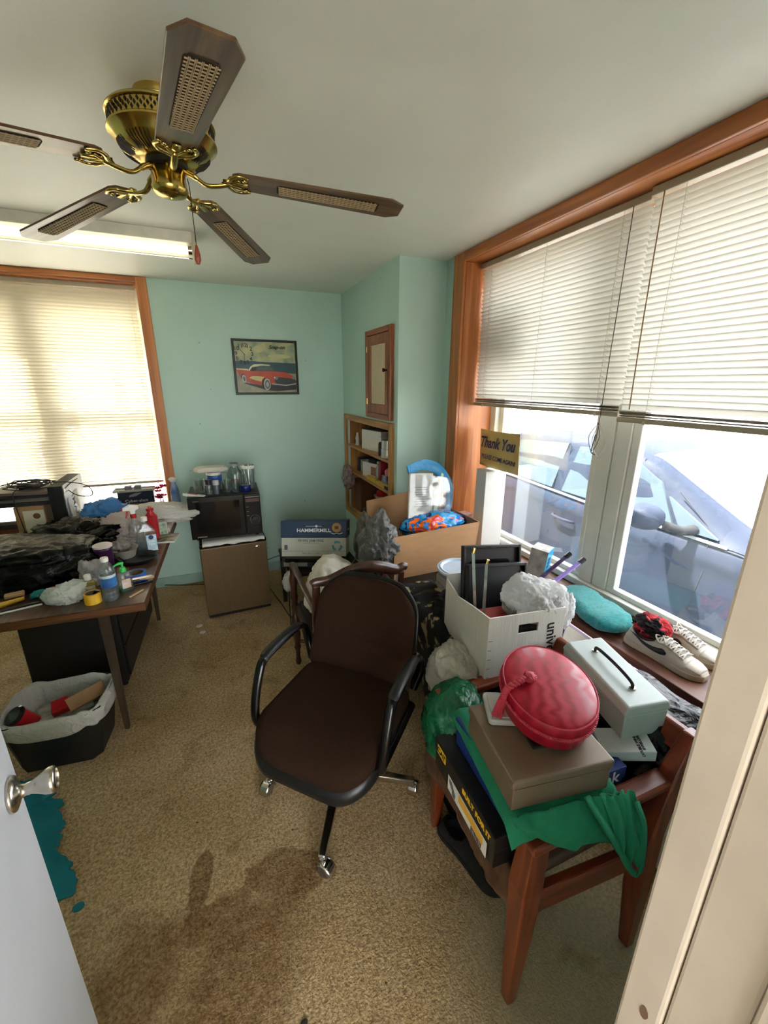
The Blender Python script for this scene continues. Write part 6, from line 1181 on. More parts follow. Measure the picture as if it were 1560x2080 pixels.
pz.build('clear_film', glass_clear('pouch_film', (236,238,238), dust=0.16, dustcol=(220,222,224), gloss=0.25, streak=(14,14,14), rough=0.12), t, auto=180)
MB().tube(spline([(-0.13,0.03,0.30),(-0.02,0.03,0.335),(0.09,0.028,0.31),(0.165,0.02,0.22),(0.175,0.01,0.11),(0.14,0.0,0.02)], 8), [0.030]*8+[0.034]*20+[0.026]*13, 10, flat=0.22, up=(0,-1,0)).build('blue_film_edge', film('sky_blue_film', (66,168,222), 0.4, 0.25, bump=0.4), t)
# grey bag draped on the corner of the box
onebag('plastic_bag', 'crumpled grey plastic bag draped over the left corner of the cardboard box', 'plastic bag', (0.795,2.025,0.790), (0.085,0.105,0.125), film('grey_bag_film', (112,112,108), 0.2, 0.3, bump=0.8, bscale=18), seed=96, amp=0.34, freq=2.1, peaks=(((0.2,0.3,1),0.35,9),((-0.8,-0.1,-0.6),0.35,7)))
onebag('plastic_bag', 'loose grey-green plastic bag between the paper carton and the cardboard box', 'plastic bag', (0.800,2.26,0.715), (0.052,0.080,0.115), film('olive_bag_film', (112,112,96), 0.2, 0.3, through=0.1, bump=0.8, bscale=18), seed=98, amp=0.34, freq=2.1, peaks=(((0,0,1),0.3,7),((0,0,-1),0.5,7)))
# ------------------------------------------------------------------ folded cloth, bucket lid, floral fabric on the low table
for i in range(3):
    def fold(u, v, i=i):
        a = u*2*math.pi; c_, s_ = math.cos(a), math.sin(a); k = 0.4
        return ((0.125-0.004*i)*math.copysign(abs(c_)**k, c_)+0.008*noise.noise(Vector((c_*2,s_*2,i))), (0.135-0.003*i)*math.copysign(abs(s_)**k, s_), 0.044*v+0.004*noise.noise(Vector((c_*3,s_*3,i+5))))
    mb = MB(); mb.grid(48, 5, fold, wrap=True); n = 48; mb.f += [tuple(range(n-1,-1,-1)), tuple(range(4*n,5*n))]
    o = mb.build('folded_cloth', M('grey_fleece_%d' % i, ((150,152,150),(176,172,166),(134,140,142))[i], 0.95, bump=0.4, bscale=150), None, loc=(1.135,1.655,0.602+i*0.0475), bevel=0.012, auto=60)
    tag(o, ('bottom grey folded cloth under the bucket lid', 'middle pale folded cloth under the bucket lid', 'top grey folded cloth directly under the bucket lid')[i], 'cloth', 'folded cloths under the bucket lid')
t = thing('bucket_lid', 'round pale blue-white bucket lid on the folded cloths', 'lid', (1.105,1.655,0.7465)); MB().lathe([(0,0.006),(0.095,0.006),(0.100,0.014),(0.108,0.016),(0.112,0.012),(0.122,0.012),(0.126,0.006),(0.124,0.0),(0,0.0)], 48).build('lid_disc', M('pale_blue_lid', (178,192,206), 0.35), t, auto=50)
flor = M('black_floral_cloth', (18,20,22), 0.85, col2=(168,150,116), scale=11)
flor.node_tree.nodes['Color Ramp'].color_ramp.elements[0].position = 0.56; flor.node_tree.nodes['Color Ramp'].color_ramp.elements[1].position = 0.60
def drape(u, v):
    y = 1.30+0.52*u; n_ = 0.012*noise.noise(Vector((u*7,v*4,2)))
    if v < 0.4: return (1.02-0.19*v/0.4, y, 0.628+0.045*abs(noise.noise(Vector((u*5,v*4,1))))-0.015*(v/0.4)**3)
    k = (v-0.4)/0.6; return (0.835-0.025*math.sin(u*9)*k-0.02*k+n_, y, 0.610-0.36*k)
tl_o = MB().grid(40, 30, lambda u, v: Vector(drape(u, v))-Vector((0.90,1.56,0))).build('floral_jacket', flor, None, solid=0.004, auto=180, loc=(0.90,1.56,0)); tag(tl_o, 'black floral jacket draped over the edge of the low table', 'jacket')
onebag('dark_jacket', 'bunched black fabric behind the office chair on the low table', 'fabric', (1.0,1.47,0.660), (0.12,0.11,0.07), M('black_wool', (16,17,20), 0.9, bump=0.3, bscale=80), seed=102, amp=0.25, freq=2, floor=0.602)
# ------------------------------------------------------------------ white archive box and its contents
ab = thing('archive_box', 'white cardboard archive box with handle hole beside the brown chair', 'box', (0.995,1.200,0.6008), R(-7))
wcard = M('white_corrugated_card', (212,208,200), 0.6, var=0.04, scale=14, bump=0.2, bscale=60, aniso=(6,6,0.3)); w, d, h, th = 0.155, 0.185, 0.275, 0.006
MB().bx(-w,w,-d,d,0.0,th).build('box_bottom', wcard, ab, smooth=False)
fp = MB(); hx0, hx1, hz0, hz1 = -0.035, 0.045, 0.195, 0.232     # front with hand hole
fp.bx(-w,w,-d,-d+th,th,hz0).bx(-w,w,-d,-d+th,hz1,h).bx(-w,hx0,-d,-d+th,hz0,hz1).bx(hx1,w,-d,-d+th,hz0,hz1)
fpo = fp.build('box_front', wcard, ab, smooth=False); text(fpo, 'universal', 0.058, (0,0,0), ink, M=frame_M((0.108,-d-0.0008,0.120), (0.06,0,-1), (0,-1,0)), bold=0.0008)
for i in range(5): MB().bx(-w+0.004,-w+0.018,-d-0.0006,-d+0.0002,0.03+i*0.038,0.0315+i*0.038).build('print_tick', ink, fpo, smooth=False)
MB().bx(-w,w,d-th,d,th,h).build('box_side', wcard, ab, smooth=False)
MB().prism([(-d+th,th),(d-th,th),(d-th,h-0.02),(d*0.35,h-0.045),(-d*0.3,h-0.020),(-d+th,h)], -w, -w+th, ax=0).build('box_side', wcard, ab, smooth=False); MB().prism([(-d+th,th),(d-th,th),(d-th,h),(-d+th,h)], w-th, w, ax=0).build('box_side', wcard, ab, smooth=False)
def A(x, y, z): return ab.matrix_basis @ Vector((x, y, z))
def inbox(name, label, cat, x, y, z, rot): 
    e = Matrix.Rotation(R(-7), 3, 'Z') @ Euler(rot).to_matrix(); return thing(name, label, cat, A(x,y,z), rot=e.to_euler())
for i, (y, zt, lb_) in enumerate(((0.06,0.405,'larger black document tray standing upright in the archive box'),(0.015,0.345,'smaller black document tray in front in the archive box'))):
    t = inbox('document_tray', lb_, 'tray', 0.0, y, 0.0095, (R(-14),R(4),0)); MB().bx(-0.135,0.135,-0.006,0.006,0,zt).build('tray_back', M('black_tray', (24,24,26), 0.4), t, smooth=False, bevel=0.003)
    for b in ((-0.135,-0.125,-0.022,-0.0065,0.05,zt),(0.125,0.135,-0.022,-0.0065,0.05,zt),(-0.1245,0.1245,-0.022,-0.0065,zt-0.012,zt)): MB().bx(*b).build('tray_rim', M('black_tray', (24,24,26), 0.4), t, smooth=False, bevel=0.002)
    if i == 0: MB().prism(rrect(-0.095,0.085,0.28,0.345,0.015), -0.0085, -0.0066, ax=1).build('tray_recess', blk_gloss, t, smooth=False)
for i, (x, lb_) in enumerate(((-0.135,'left steel ruler standing in the archive box'),(-0.118,'right steel ruler standing in the archive box'))):
    t = inbox('steel_ruler', lb_, 'ruler', x, -0.09, 0.008, (R(-6),R(-3+5*i),0)); MB().bx(-0.006,0.006,-0.001,0.001,0,0.46-0.05*i).build('ruler_blade', chrome, t, smooth=False); MB().tube([(0,-0.002,0.46-0.05*i),(0.004,-0.004,0.478-0.05*i)], 0.005, 8).build('ruler_tip', brass, t)
t = inbox('red_folder', 'thin red folder edge lying in the archive box', 'folder', 0.0, -0.075, 0.20, (R(10),0,0)); MB().bx(-0.12,0.12,-0.05,0.05,0,0.010).build('folder_cover', M('brick_red_card', (170,56,56), 0.5), t, smooth=False)
t = inbox('black_binder', 'black binder lying under the red folder in the archive box', 'binder', 0.0, -0.07, 0.008, (0,0,0)); MB().bx(-0.13,0.13,-0.09,0.06,0,0.18).build('binder_body', M('dark_grey_binder', (44,44,48), 0.5), t, smooth=False, bevel=0.004)
p0 = A(0.055,-0.085,0.275)
onebag('plastic_bag', 'knotted white plastic bag of papers spilling from the archive box', 'plastic bag', (p0.x,p0.y,p0.z), (0.085,0.085,0.078), film('thin_white_film', (232,232,230), 0.3, 0.3, through=0.42, bump=0.8, bscale=26), seed=110, amp=0.18, freq=2.0, peaks=(((0.75,-0.35,0.35),0.55,9),((0.8,-0.6,-0.35),0.65,8)))
bgo = bpy.data.objects[-1] if False else [o_ for o_ in COL.objects if o_.get('label','').startswith('knotted white plastic bag')][0]
blob('bag_knot', (0.088,-0.045,p0.z+0.015), (0.032,0.030,0.038), bgo.data.materials[0], bgo, seed=111, amp=0.45, freq=2.6); blob('bag_tail', (0.125,-0.075,p0.z-0.040), (0.030,0.022,0.062), bgo.data.materials[0], bgo, seed=112, amp=0.35, freq=2.2); blob('bag_tail', (0.070,-0.085,p0.z-0.030), (0.020,0.018,0.050), bgo.data.materials[0], bgo, seed=114, amp=0.4, freq=2.2)
t = inbox('newspaper_roll', 'folded newspaper inside the knotted white bag', 'newspaper', 0.03, -0.085, 0.245, (0,0,R(5))); blob('paper_wad', (0,0,0), (0.062,0.05,0.036), M('newsprint', (150,148,142), 0.9, col2=(96,94,92), scale=50, aniso=(1,1,8)), t, seed=113, amp=0.1, freq=2, power=0.7)
for i, (a, b, m_, lb_) in enumerate((((1.145,1.28,0.70),(1.50,1.27,0.897),M('purple_rod', (150,124,206), 0.35),'purple plastic stick leaning from the archive box to the window'),((1.140,1.33,0.70),(1.475,1.33,0.905),M('dark_purple_rod', (60,44,84), 0.35),'dark purple plastic stick leaning behind the lighter one'))):
    t = thing('plastic_stick', lb_, 'stick', a, 0, 'purple sticks'); v = Vector(b)-Vector(a); MB().tube([(0,0,0), v*0.93], 0.011, 6, flat=0.5).build('stick_shaft', m_, t); MB().tube([v*0.925, v], 0.013, 6, flat=0.8).build('stick_tip', black_pl, t)
# ------------------------------------------------------------------ window sill: white block, sign, cartons, towel, shoes
single(MB().bx(-0.07,0.07,-0.055,0.055,0,0.498), 'white_block', 'tall narrow white box standing in the corner of the sill', 'box', M('aged_white_card', (218,216,210), 0.6, var=0.05, scale=4), (1.560,2.080,0.6555), R(-4), smooth=False, bevel=0.003)
single(MB().bx(-0.03,0.03,-0.04,0.04,0,0.20), 'pink_carton', 'small pink and white carton between the white box and the pine casing', 'box', M('pink_white_print', (196,120,124), 0.6, col2=(214,206,200), scale=30), (1.465,2.190,0.6555), R(5), smooth=False, bevel=0.002)
sg = thing('thank_you_sign', 'yellowed thank you sign hanging in the wide window', 'sign', (1.560,2.012,1.279), rot=(R(-1.0),0,0)); sg.scale = (0.94,0.94,0.94); old = M('yellowed_card', (206,178,108), 0.55, var=0.10, scale=7)
sgm = MB(); sgm.grid(24, 8, lambda u, v: (-0.022*max(0,u-0.82)**1.2*6-0.004*u, 0.208-0.415*u+0.008*v, -0.118+0.236*v-0.006*math.sin(u*3)))
sgm.build('sign_board', old, sg, solid=0.002, auto=180); navy = M('navy_ink', (28,38,104), 0.5)
text(sg, 'Thank You', 0.098, (0,0,0), navy, M=frame_M((-0.012,0.028,0.035), (0,-1,0), (-1,0,0)), shear=0.32, bold=0.0018, sx=0.80); text(sg, 'PLEASE COME AGAIN!', 0.040, (0,0,0), navy, M=frame_M((-0.012,0.005,-0.060), (0,-1,-0.03), (-1,0,0)), bold=0.0004, sx=0.86)
t = thing('medicine_carton', 'small grey carton with bright cyan side on the sill', 'carton', (1.575,1.615,0.6555), R(28)); t.rotation_euler = (R(6),R(0),R(30))
MB().bx(-0.060,0.040,-0.040,0.050,0,0.165).build('carton_body', M('grey_print_card', (176,172,164), 0.55, col2=(120,116,112), scale=18), t, smooth=False, bevel=0.002); MB().bx(-0.0606,0.0404,-0.0412,-0.0402,0.0,0.165).build('cyan_side', M('cyan_print', (26,166,214), 0.4), t, smooth=False)
for i in range(3): MB().bx(-0.03,0.006,-0.0420,-0.0413,0.062+i*0.022,0.076+i*0.022).build('print_block', navy, t, smooth=False)
single(MB().bx(-0.055,0.055,-0.03,0.03,0,0.018), 'white_packet', 'flat white packet on the sill beside the cyan carton', 'packet', paper_w, (1.480,1.470,0.6555), R(40), smooth=False, bevel=0.003)
single(MB().bx(-0.05,0.05,-0.035,0.035,0,0.003), 'loose_paper', 'loose white slip of paper on the sill near the white box', 'paper', paper_w, (1.520,1.86,0.6555), R(35), smooth=False)
def towel(u, v):
    a = v*2*math.pi; c_, s_ = math.cos(a), math.sin(a); k = 0.62; e = min(1, 6*min(u, 1-u)+0.06)**0.45
    f_ = 0.004*noise.noise(Vector((u*30,c_*6,s_*6)))+0.010*noise.noise(Vector((u*5,c_*1.5,s_*1.5)))
    return (0.088*math.copysign(abs(c_)**k, c_)*e+f_+0.02*(u-0.5), -0.19+0.38*u, 0.036+0.034*math.copysign(abs(s_)**k, s_)*e+f_*(0.6 if s_ > -0.3 else 0))
mb = MB(); mb.v = [towel(i/39, j/36) for i in range(40) for j in range(36)]; mb.f = [(i*36+j, i*36+(j+1) % 36, (i+1)*36+(j+1) % 36, (i+1)*36+j) for i in range(39) for j in range(36)]+[tuple(range(35,-1,-1)), tuple(range(39*36,40*36))]
tag(mb.build('folded_towel', M('teal_terry', (28,132,132), 1.0, var=0.2, scale=90, bump=1.0, bscale=260, sheen=0.3), None, loc=(1.505,1.195,0.6555), auto=180, rot=(0,0,R(-6))), 'folded fluffy teal towel on the window sill', 'towel')
# sneakers
sh_leather = M('worn_white_leather', (170,162,148), 0.5, var=0.10, scale=14, bump=0.2, bscale=60); sole_m = M('scuffed_sole', (168,156,134), 0.6, var=0.12, scale=20); blk_l = M('black_leather', (22,22,26), 0.45)
SECT = [(-0.140,0.024,0.040),(-0.128,0.031,0.072),(-0.105,0.035,0.084),(-0.075,0.035,0.078),(-0.045,0.034,0.074),(-0.015,0.035,0.076),(0.015,0.038,0.074),(0.045,0.042,0.063),(0.075,0.045,0.053),(0.100,0.044,0.046),(0.120,0.038,0.040),(0.134,0.027,0.032),(0.141,0.012,0.022)]
def sect(s):
    s = max(SECT[0][0], min(SECT[-1][0], s))
    for (a, w0, h0), (b, w1, h1) in zip(SECT, SECT[1:]):
        if s <= b: k = (s-a)/(b-a); k = k*k*(3-2*k); return w0+(w1-w0)*k, h0+(h1-h0)*k
    return SECT[-1][1:]
def shoe_pt(s, a, off=0.0):   # a: 0 = one side foot, pi = other side foot, over the top
    w, h = sect(s); c_, s_ = math.cos(a), math.sin(a); return Vector(((w+off)*math.copysign(abs(c_)**0.75, c_), s, 0.022+(h-0.022+off)*abs(s_)**0.8))
def sneaker(label, loc, rz, plain=None, laces=True, group=None, name='sneaker'):
    t = thing(name, label, 'shoe', loc, rz, group); um = plain or sh_leather
    def hole(s, a): return -0.118 < s < -0.030 and abs(a-math.pi/2) < 0.95*math.sqrt(max(0, 1-((s+0.074)/0.048)**2))
    mb = MB(); ns, na = 57, 33; 
    for i in range(ns):
        s = -0.140+0.281*i/(ns-1)
        for j in range(na): mb.v.append(tuple(shoe_pt(s, math.pi*j/(na-1))))
    for i in range(ns-1):
        for j in range(na-1):
            s = -0.140+0.281*(i+0.5)/(ns-1); a = math.pi*(j+0.5)/(na-1)
            if not hole(s, a): mb.f.append((i*na+j, i*na+j+1, (i+1)*na+j+1, (i+1)*na+j))
    mb.f.append(tuple(range(na))); mb.f.append(tuple((ns-1)*na+k for k in range(na-1,-1,-1)))
    mb.build('upper', um, t, solid=0.003, auto=60)
    outl = [(sect(s)[0]+0.005, s) for s in [-0.140+0.281*i/24 for i in range(25)]]; poly = [(w, s) for w, s in outl]+[(-w, s) for w, s in reversed(outl)]
    poly = [(x, y-0.004 if y < -0.13 else (y+0.004 if y > 0.135 else y)) for x, y in poly]
    so = MB().prism(poly, 0, 0.025).build('sole', plain or sole_m, t, bevel=0.004, auto=50)
    lin_ = MB(); lin_.lathe([(0.0,0.026),(0.8,0.026),(1.0,0.060)], 24, c=(0,0,0), cap=False); lin_.v = [(x*0.030, y*0.046-0.074, z) for x, y, z in lin_.v]; lin_.build('lining', blk_l, t)
    if plain: return t
    MB().tube([shoe_pt(-0.074+0.050*math.cos(q), math.pi/2+0.98*math.sin(q), 0.002) for q in [2*math.pi*i/30 for i in range(30)]], 0.0042, 6, closed=True).build('collar', blk_l, t)
    for side in (0, 1):   # curved stripe on each side
        up_ = [(-0.105,0.66),(-0.085,0.52),(-0.060,0.44),(-0.03,0.44),(0.0,0.52),(0.035,0.74)]; lo_ = [(0.012,0.50),(-0.015,0.30),(-0.045,0.20),(-0.070,0.24),(-0.092,0.40)]
        pts = [(y, z) for y, z in up_[:5]]+[(0.0,0.52)]+lo_
        pts = [(-0.128,0.72),(-0.100,0.52),(-0.070,0.40),(-0.042,0.36),(-0.018,0.42),(0.006,0.60),(0.022,0.46),(0.020,0.28),(0.002,0.15),(-0.030,0.12),(-0.066,0.22),(-0.100,0.44)]
        P3 = [shoe_pt(s, f*1.05 if side == 0 else math.pi-f*1.05, 0.0028) for s, f in pts]; n = len(P3); c_ = sum(P3, Vector())/n
        mb = MB(); up_i, lo_i = [0,1,2,3,4,5], [0,11,10,9,8,7]
        A_ = spline([P3[i] for i in (0,1,2,3,4,5,6)], 4); B_ = spline([P3[i] for i in (0,11,10,9,8,7,6)], 4)
        vs = A_+B_; m_ = len(A_); mb.add(vs, [(i, i+1, m_+i+1, m_+i) for i in range(m_-1)]); mb.build('side_stripe', blk_l, t, solid=0.0015, auto=180)
    MB().grid(8, 10, lambda u, v: shoe_pt(-0.030+0.105*v, math.pi/2+0.36*(u*2-1)*(1-0.25*v), 0.0022)+Vector((0,0,0.006*(1-v)))).build('tongue', M('grey_tongue', (150,146,140), 0.7), t, solid=0.003)
    for sd in (-1, 1): MB().grid(4, 12, lambda u, v: shoe_pt(-0.030+0.105*v, math.pi/2+sd*(0.40+0.26*u)*(1-0.2*v), 0.0035)).build('eyestay', um, t, solid=0.002)
    if laces:
        lc = M('dirty_lace', (196,190,178), 0.8)
        for i in range(6):
            s = -0.022+0.017*i
            for sd in (-1, 1): MB().tube([shoe_pt(s+0.010*k/6*1.3, math.pi/2+sd*0.52*(1-2*k/6), 0.0075+0.004*math.sin(math.pi*k/6)) for k in range(7)], 0.0028, 6, flat=0.6).build('lace', lc, t)
        for sd in (-1, 1): MB().tube(spline([shoe_pt(-0.022, math.pi/2, 0.012), shoe_pt(-0.030, math.pi/2+sd*0.35, 0.022), shoe_pt(-0.012, math.pi/2+sd*0.65, 0.010), shoe_pt(0.004, math.pi/2+sd*0.40, 0.012), shoe_pt(-0.018, math.pi/2, 0.014)], 5), 0.0026, 6).build('lace', lc, t)
    MB().grid(10, 6, lambda u, v: shoe_pt(0.088+0.047*v, math.pi*(0.14+0.72*u), 0.0018)).build('toe_cap', um, t, solid=0.002)
    return t
sneaker('worn white sneaker with black side stripe, front one, stuffed with a sock', (1.497,0.850,0.6555), R(180+5), group='sneakers on the window sill'); sneaker('worn white sneaker nearest the window pane', (1.612,0.872,0.6555), R(180+7), group='sneakers on the window sill')
plaid = M('red_black_plaid', (20,18,24), 0.9, col2=(178,44,52), scale=16); plaid.node_tree.nodes['Color Ramp'].color_ramp.elements[0].position = 0.47; plaid.node_tree.nodes['Color Ramp'].color_ramp.elements[1].position = 0.52
onebag('plaid_sock', 'balled red and black plaid socks stuffed into the front sneaker', 'socks', (1.512,0.928,0.742), (0.042,0.056,0.040), plaid, seed=120, amp=0.30, freq=2.2, peaks=(((0.9,-0.3,0.3),0.35,6),))
# ------------------------------------------------------------------ the heap on the wooden armchair
bt = thing('boot_box', 'black boot box with yellow lettering and white label on the chair seat', 'shoe box', (0.725,0.742,0.463), R(-3)); bk = M('black_box_print', (20,20,20), 0.4); yel = M('yellow_print', (236,190,36), 0.5)
MB().bx(-0.172,0.165,-0.160,0.170,0,0.068).build('box_base', bk, bt, smooth=False, bevel=0.002); MB().bx(-0.176,0.169,-0.164,0.174,0.060,0.110).build('box_lid', bk, bt, smooth=False, bevel=0.003)
text(bt, 'CATERPILLAR', 0.042, (0.020,-0.1650,0.060), yel, bold=0.0012, sx=1.10); text(bt, 'CAT', 0.026, (0,0,0), bk, M=frame_M((-0.1775,0.125,0.085), (0,-1,0), (-1,0,0.0)), bold=0.001)
MB().bx(-0.1772,-0.1762,0.098,0.150,0.070,0.102).build('logo_patch', yel, bt, smooth=False); MB().bx(-0.1772,-0.1762,-0.135,0.075,0.006,0.058).build('shoe_label', paper_w, bt, smooth=False)
MB().bx(-0.1782,-0.1773,-0.118,0.010,0.028,0.054).build('yellow_band', M('amber_print', (230,176,60), 0.5), bt, smooth=False); text(bt, 'BUILT FOR IT', 0.024, (0,0,0), yel, M=frame_M((-0.1768,-0.075,0.087), (0,-1,0), (-1,0,0)), bold=0.0008)
for i in range(9): MB().bx(-0.1782,-0.1773,-0.112+i*0.006,-0.109+i*0.006,0.009,0.025).build('bar_print', ink, bt, smooth=False)
MB().prism([(0.03,0.010),(0.045,0.010),(0.048,0.025),(0.066,0.040),(0.066,0.052),(0.052,0.052),(0.036,0.034),(0.028,0.026)], -0.1782, -0.1773, ax=0).build('boot_print', grp, bt, smooth=False)
bb = thing('blue_shoe_box', 'dark blue shoe box with white lettering on top of the black boot box', 'shoe box', (0.760,0.725,0.5745), R(-4)); nb = M('navy_shoe_box', (24,48,112), 0.45, var=0.1)
MB().bx(-0.165,0.185,-0.150,0.140,0,0.070).build('box_base', nb, bb, smooth=False, bevel=0.002); MB().bx(-0.169,0.189,-0.154,0.144,0.058,0.097).build('box_lid', nb, bb, smooth=False, bevel=0.003)
text(bb, 'Reebok', 0.052, (0.085,-0.1548,0.070), wht, bold=0.0006); text(bb, 'Reebok', 0.030, (0,0,0), wht, M=frame_M((-0.1698,-0.02,0.075), (0,-1,0), (-1,0,0))); MB().lathe(ring(0.018,0.010,0.001), 24, cap=False, M=Matrix.Translation((-0.1695,-0.10,0.070)) @ Matrix.Rotation(R(-90),4,'Y')).build('pink_ring_print', M('pink_print', (206,70,160), 0.5), bb)
# green tote, flat between boxes with its tail hanging over the arm
gt = wthing('green_tote', 'green fabric tote bag spread under the brown metal box, strap hanging over the arm', 'tote bag', (0.72,0.66,0.673)); gfab = M('green_nonwoven', (22,118,84), 0.85, var=0.07, scale=8, bump=0.3, bscale=260)
def tote(u, v):
    P00, P10, P01, P11 = Vector((0.535,0.525,0)), Vector((0.845,0.490,0)), Vector((0.600,0.905,0)), Vector((0.900,0.850,0))
    p = (P00*(1-u)+P10*u)*(1-v)+(P01*(1-u)+P11*u)*v
    z = 0.676+0.004*noise.noise(Vector((u*5,v*5,0))); e = 0.0
    if v < 0.10: z -= (0.10-v)*0.45*(0.7+0.5*noise.noise(Vector((u*4,0,3))))
    if u < 0.08: z -= (0.08-u)*0.25
    return Vector((p.x,p.y,z))-gt.location
MB().grid(36, 30, tote).build('tote_panel', gfab, gt, solid=0.0025, auto=180)
def tail(u, v):
    a = spline([(0.550,0.560,0.683),(0.66,0.540,0.686),(0.76,0.522,0.688),(0.85,0.505,0.690)], 6); b = spline([(0.556,0.548,0.668),(0.66,0.497,0.606),(0.78,0.486,0.575),(0.895,0.470,0.500)], 6)
    k = u*18; i = min(int(k), 17); t_ = k-i; pa = a[i].lerp(a[i+1], t_); pb = b[i].lerp(b[i+1], t_); p = pa.lerp(pb, v); n_ = 0.016*noise.noise(Vector((u*6,v*2,4)))+0.008*noise.noise(Vector((u*14,v*3,9)))
    return p+Vector((0.0,-0.012*math.sin(math.pi*v)-abs(n_),n_*0.5))-gt.location
MB().grid(40, 14, tail).build('tote_front', gfab, gt, solid=0.0025, auto=180)
def gather(u, v):
    a = Vector((0.78,0.512,0.694)).lerp(Vector((0.885,0.498,0.676)), u); b = Vector((0.815,0.470,0.545)).lerp(Vector((0.905,0.462,0.455)), u); p = a.lerp(b, v); n_ = 0.020*math.sin(u*16+2*v)*(0.4+0.6*v)
    return p+Vector((0,-0.020*math.sin(math.pi*v)+n_*0.5,n_*0.3))-gt.location
MB().grid(40, 14, gather).build('tote_gather', gfab, gt, solid=0.0025, auto=180)
st = spline([(0.745,0.520,0.698),(0.775,0.472,0.630),(0.815,0.458,0.560),(0.860,0.450,0.480),(0.898,0.448,0.440),(0.910,0.455,0.490),(0.900,0.465,0.590),(0.872,0.480,0.665)], 7)
sv = []; 
for p in st: sv += [p+Vector((-0.013,-0.002,0.006))-gt.location, p+Vector((0.013,0.003,-0.004))-gt.location]
MB().add(sv, [(2*i,2*i+1,2*i+3,2*i+2) for i in range(len(st)-1)]).build('strap', gfab, gt, solid=0.003, auto=180)
# dark lining strip at the left of the brown box
mx_ = thing('metal_cash_box', 'brown metal cash box with hinged lid on the green tote', 'cash box', (0.712,0.668,0.681), R(-9)); brm = M('taupe_enamel', (118,100,82), 0.38, 0.15, var=0.04, scale=12)
MB().bx(-0.134,0.134,-0.122,0.122,0,0.064).build('box_base', brm, mx_, smooth=False, bevel=0.004); MB().bx(-0.138,0.138,-0.126,0.126,0.066,0.092).build('box_lid', brm, mx_, smooth=False, bevel=0.006, seg=3); MB().bx(-0.130,0.130,-0.1228,-0.122,0.0645,0.0658).build('lid_gap', ink, mx_, smooth=False)
CB = 0.681+0.092
t = thing('plastic_case', 'clear white plastic case under the red oval box', 'case', (0.705,0.742,CB+0.0005), R(-25)); MB().prism(rrect(-0.085,0.085,-0.055,0.055,0.012), 0, 0.018).build('case_body', M('milky_plastic', (196,196,192), 0.3, trans=0.2), t, auto=40, bevel=0.004); MB().prism(rrect(-0.075,0.075,-0.045,0.045,0.010), 0.0181, 0.021).build('case_lid', M('milky_plastic', (196,196,192), 0.3, trans=0.2), t, auto=40)
t = thing('money_clip', 'small black wallet with metal edge beside the clear case', 'wallet', (0.715,0.640,CB+0.0005), R(-12)); MB().bx(-0.05,0.06,-0.03,0.03,0,0.010).build('wallet_body', black_pl, t, smooth=False, bevel=0.003); MB().bx(-0.05,0.06,-0.0306,0.0306,0.003,0.0055).build('metal_edge', steel, t, smooth=False)
# red satin oval box
rb = thing('satin_box', 'red satin oval box with rope trim and tassel on top of the heap', 'gift box', (0.775,0.715,CB+0.0225), R(-24)); rb.rotation_euler = (R(5),R(3),R(-30))
def satin():
    m, nt, b, N, L = _new('red_moire_satin'); tc = N('ShaderNodeTexCoord'); mp = N('ShaderNodeMapping'); mp.inputs['Scale'].default_value = (3.5,14,1); L(tc.outputs['Object'], mp.inputs[0]); wv = N('ShaderNodeTexWave'); wv.inputs['Scale'].default_value = 2.2; wv.inputs['Distortion'].default_value = 7; wv.inputs['Detail'].default_value = 3; L(mp.outputs[0], wv.inputs['Vector'])
    r = N('ShaderNodeValToRGB'); r.color_ramp.elements[0].color = S(150,12,36); r.color_ramp.elements[1].color = S(178,22,50); L(wv.outputs[0], r.inputs[0]); L(r.outputs[0], b.inputs['Base Color']); r2 = N('ShaderNodeMapRange'); r2.inputs[3].default_value = 0.30; r2.inputs[4].default_value = 0.50; L(wv.outputs[0], r2.inputs[0]); L(r2.outputs[0], b.inputs['Roughness']); b.inputs['Specular IOR Level'].default_value = 0.35; return m
sat = satin(); rope = M('red_rope', (190,56,74), 0.6, bump=0.3); ea, eb = 0.122, 0.152
MB().lathe([(0,0),(0.90,0.0),(0.935,0.004),(0.955,0.050),(0,0.050)], 64, sx=ea, sy=eb).build('box_base', sat, rb, auto=50); MB().lathe([(0.0,0.0505),(0.985,0.0505),(1.0,0.054),(1.0,0.074),(0.985,0.079),(0.93,0.083),(0.80,0.088),(0.55,0.092),(0.25,0.094),(0.0,0.0945)], 64, sx=ea, sy=eb).build('box_lid', sat, rb, auto=60)
def twisted(path, r, turns, closed=False):
    P = [Vector(p) for p in path]; n = len(P); mb = MB()
    for s in range(2):
        q = []
        for i, p in enumerate(P):
            t_ = (P[(i+1) % n]-P[i-1]) if closed or 0 < i < n-1 else (P[min(i+1,n-1)]-P[max(i-1,0)]); t_.normalize(); a = t_.orthogonal() if abs(t_.z) > 0.95 else Vector((0,0,1))-t_*t_.z; a.normalize(); b = t_.cross(a); ph = 2*math.pi*turns*i/n+s*math.pi; q.append(p+(a*math.cos(ph)+b*math.sin(ph))*r*0.55)
        mb.tube(q, r*0.6, 6, closed=closed)
    return mb
el = [(1.01*ea*math.cos(q), 1.01*eb*math.sin(q), 0.050) for q in [2*math.pi*i/420 for i in range(420)]]; twisted(el, 0.0042, 70, True).build('rope_trim', rope, rb)
MB().tube([(ea*0.985*math.cos(q), eb*0.985*math.sin(q), 0.0795) for q in [2*math.pi*i/80 for i in range(80)]], 0.0022, 5, closed=True).build('lid_piping', rope, rb)
kx, ky = -0.104, -0.040
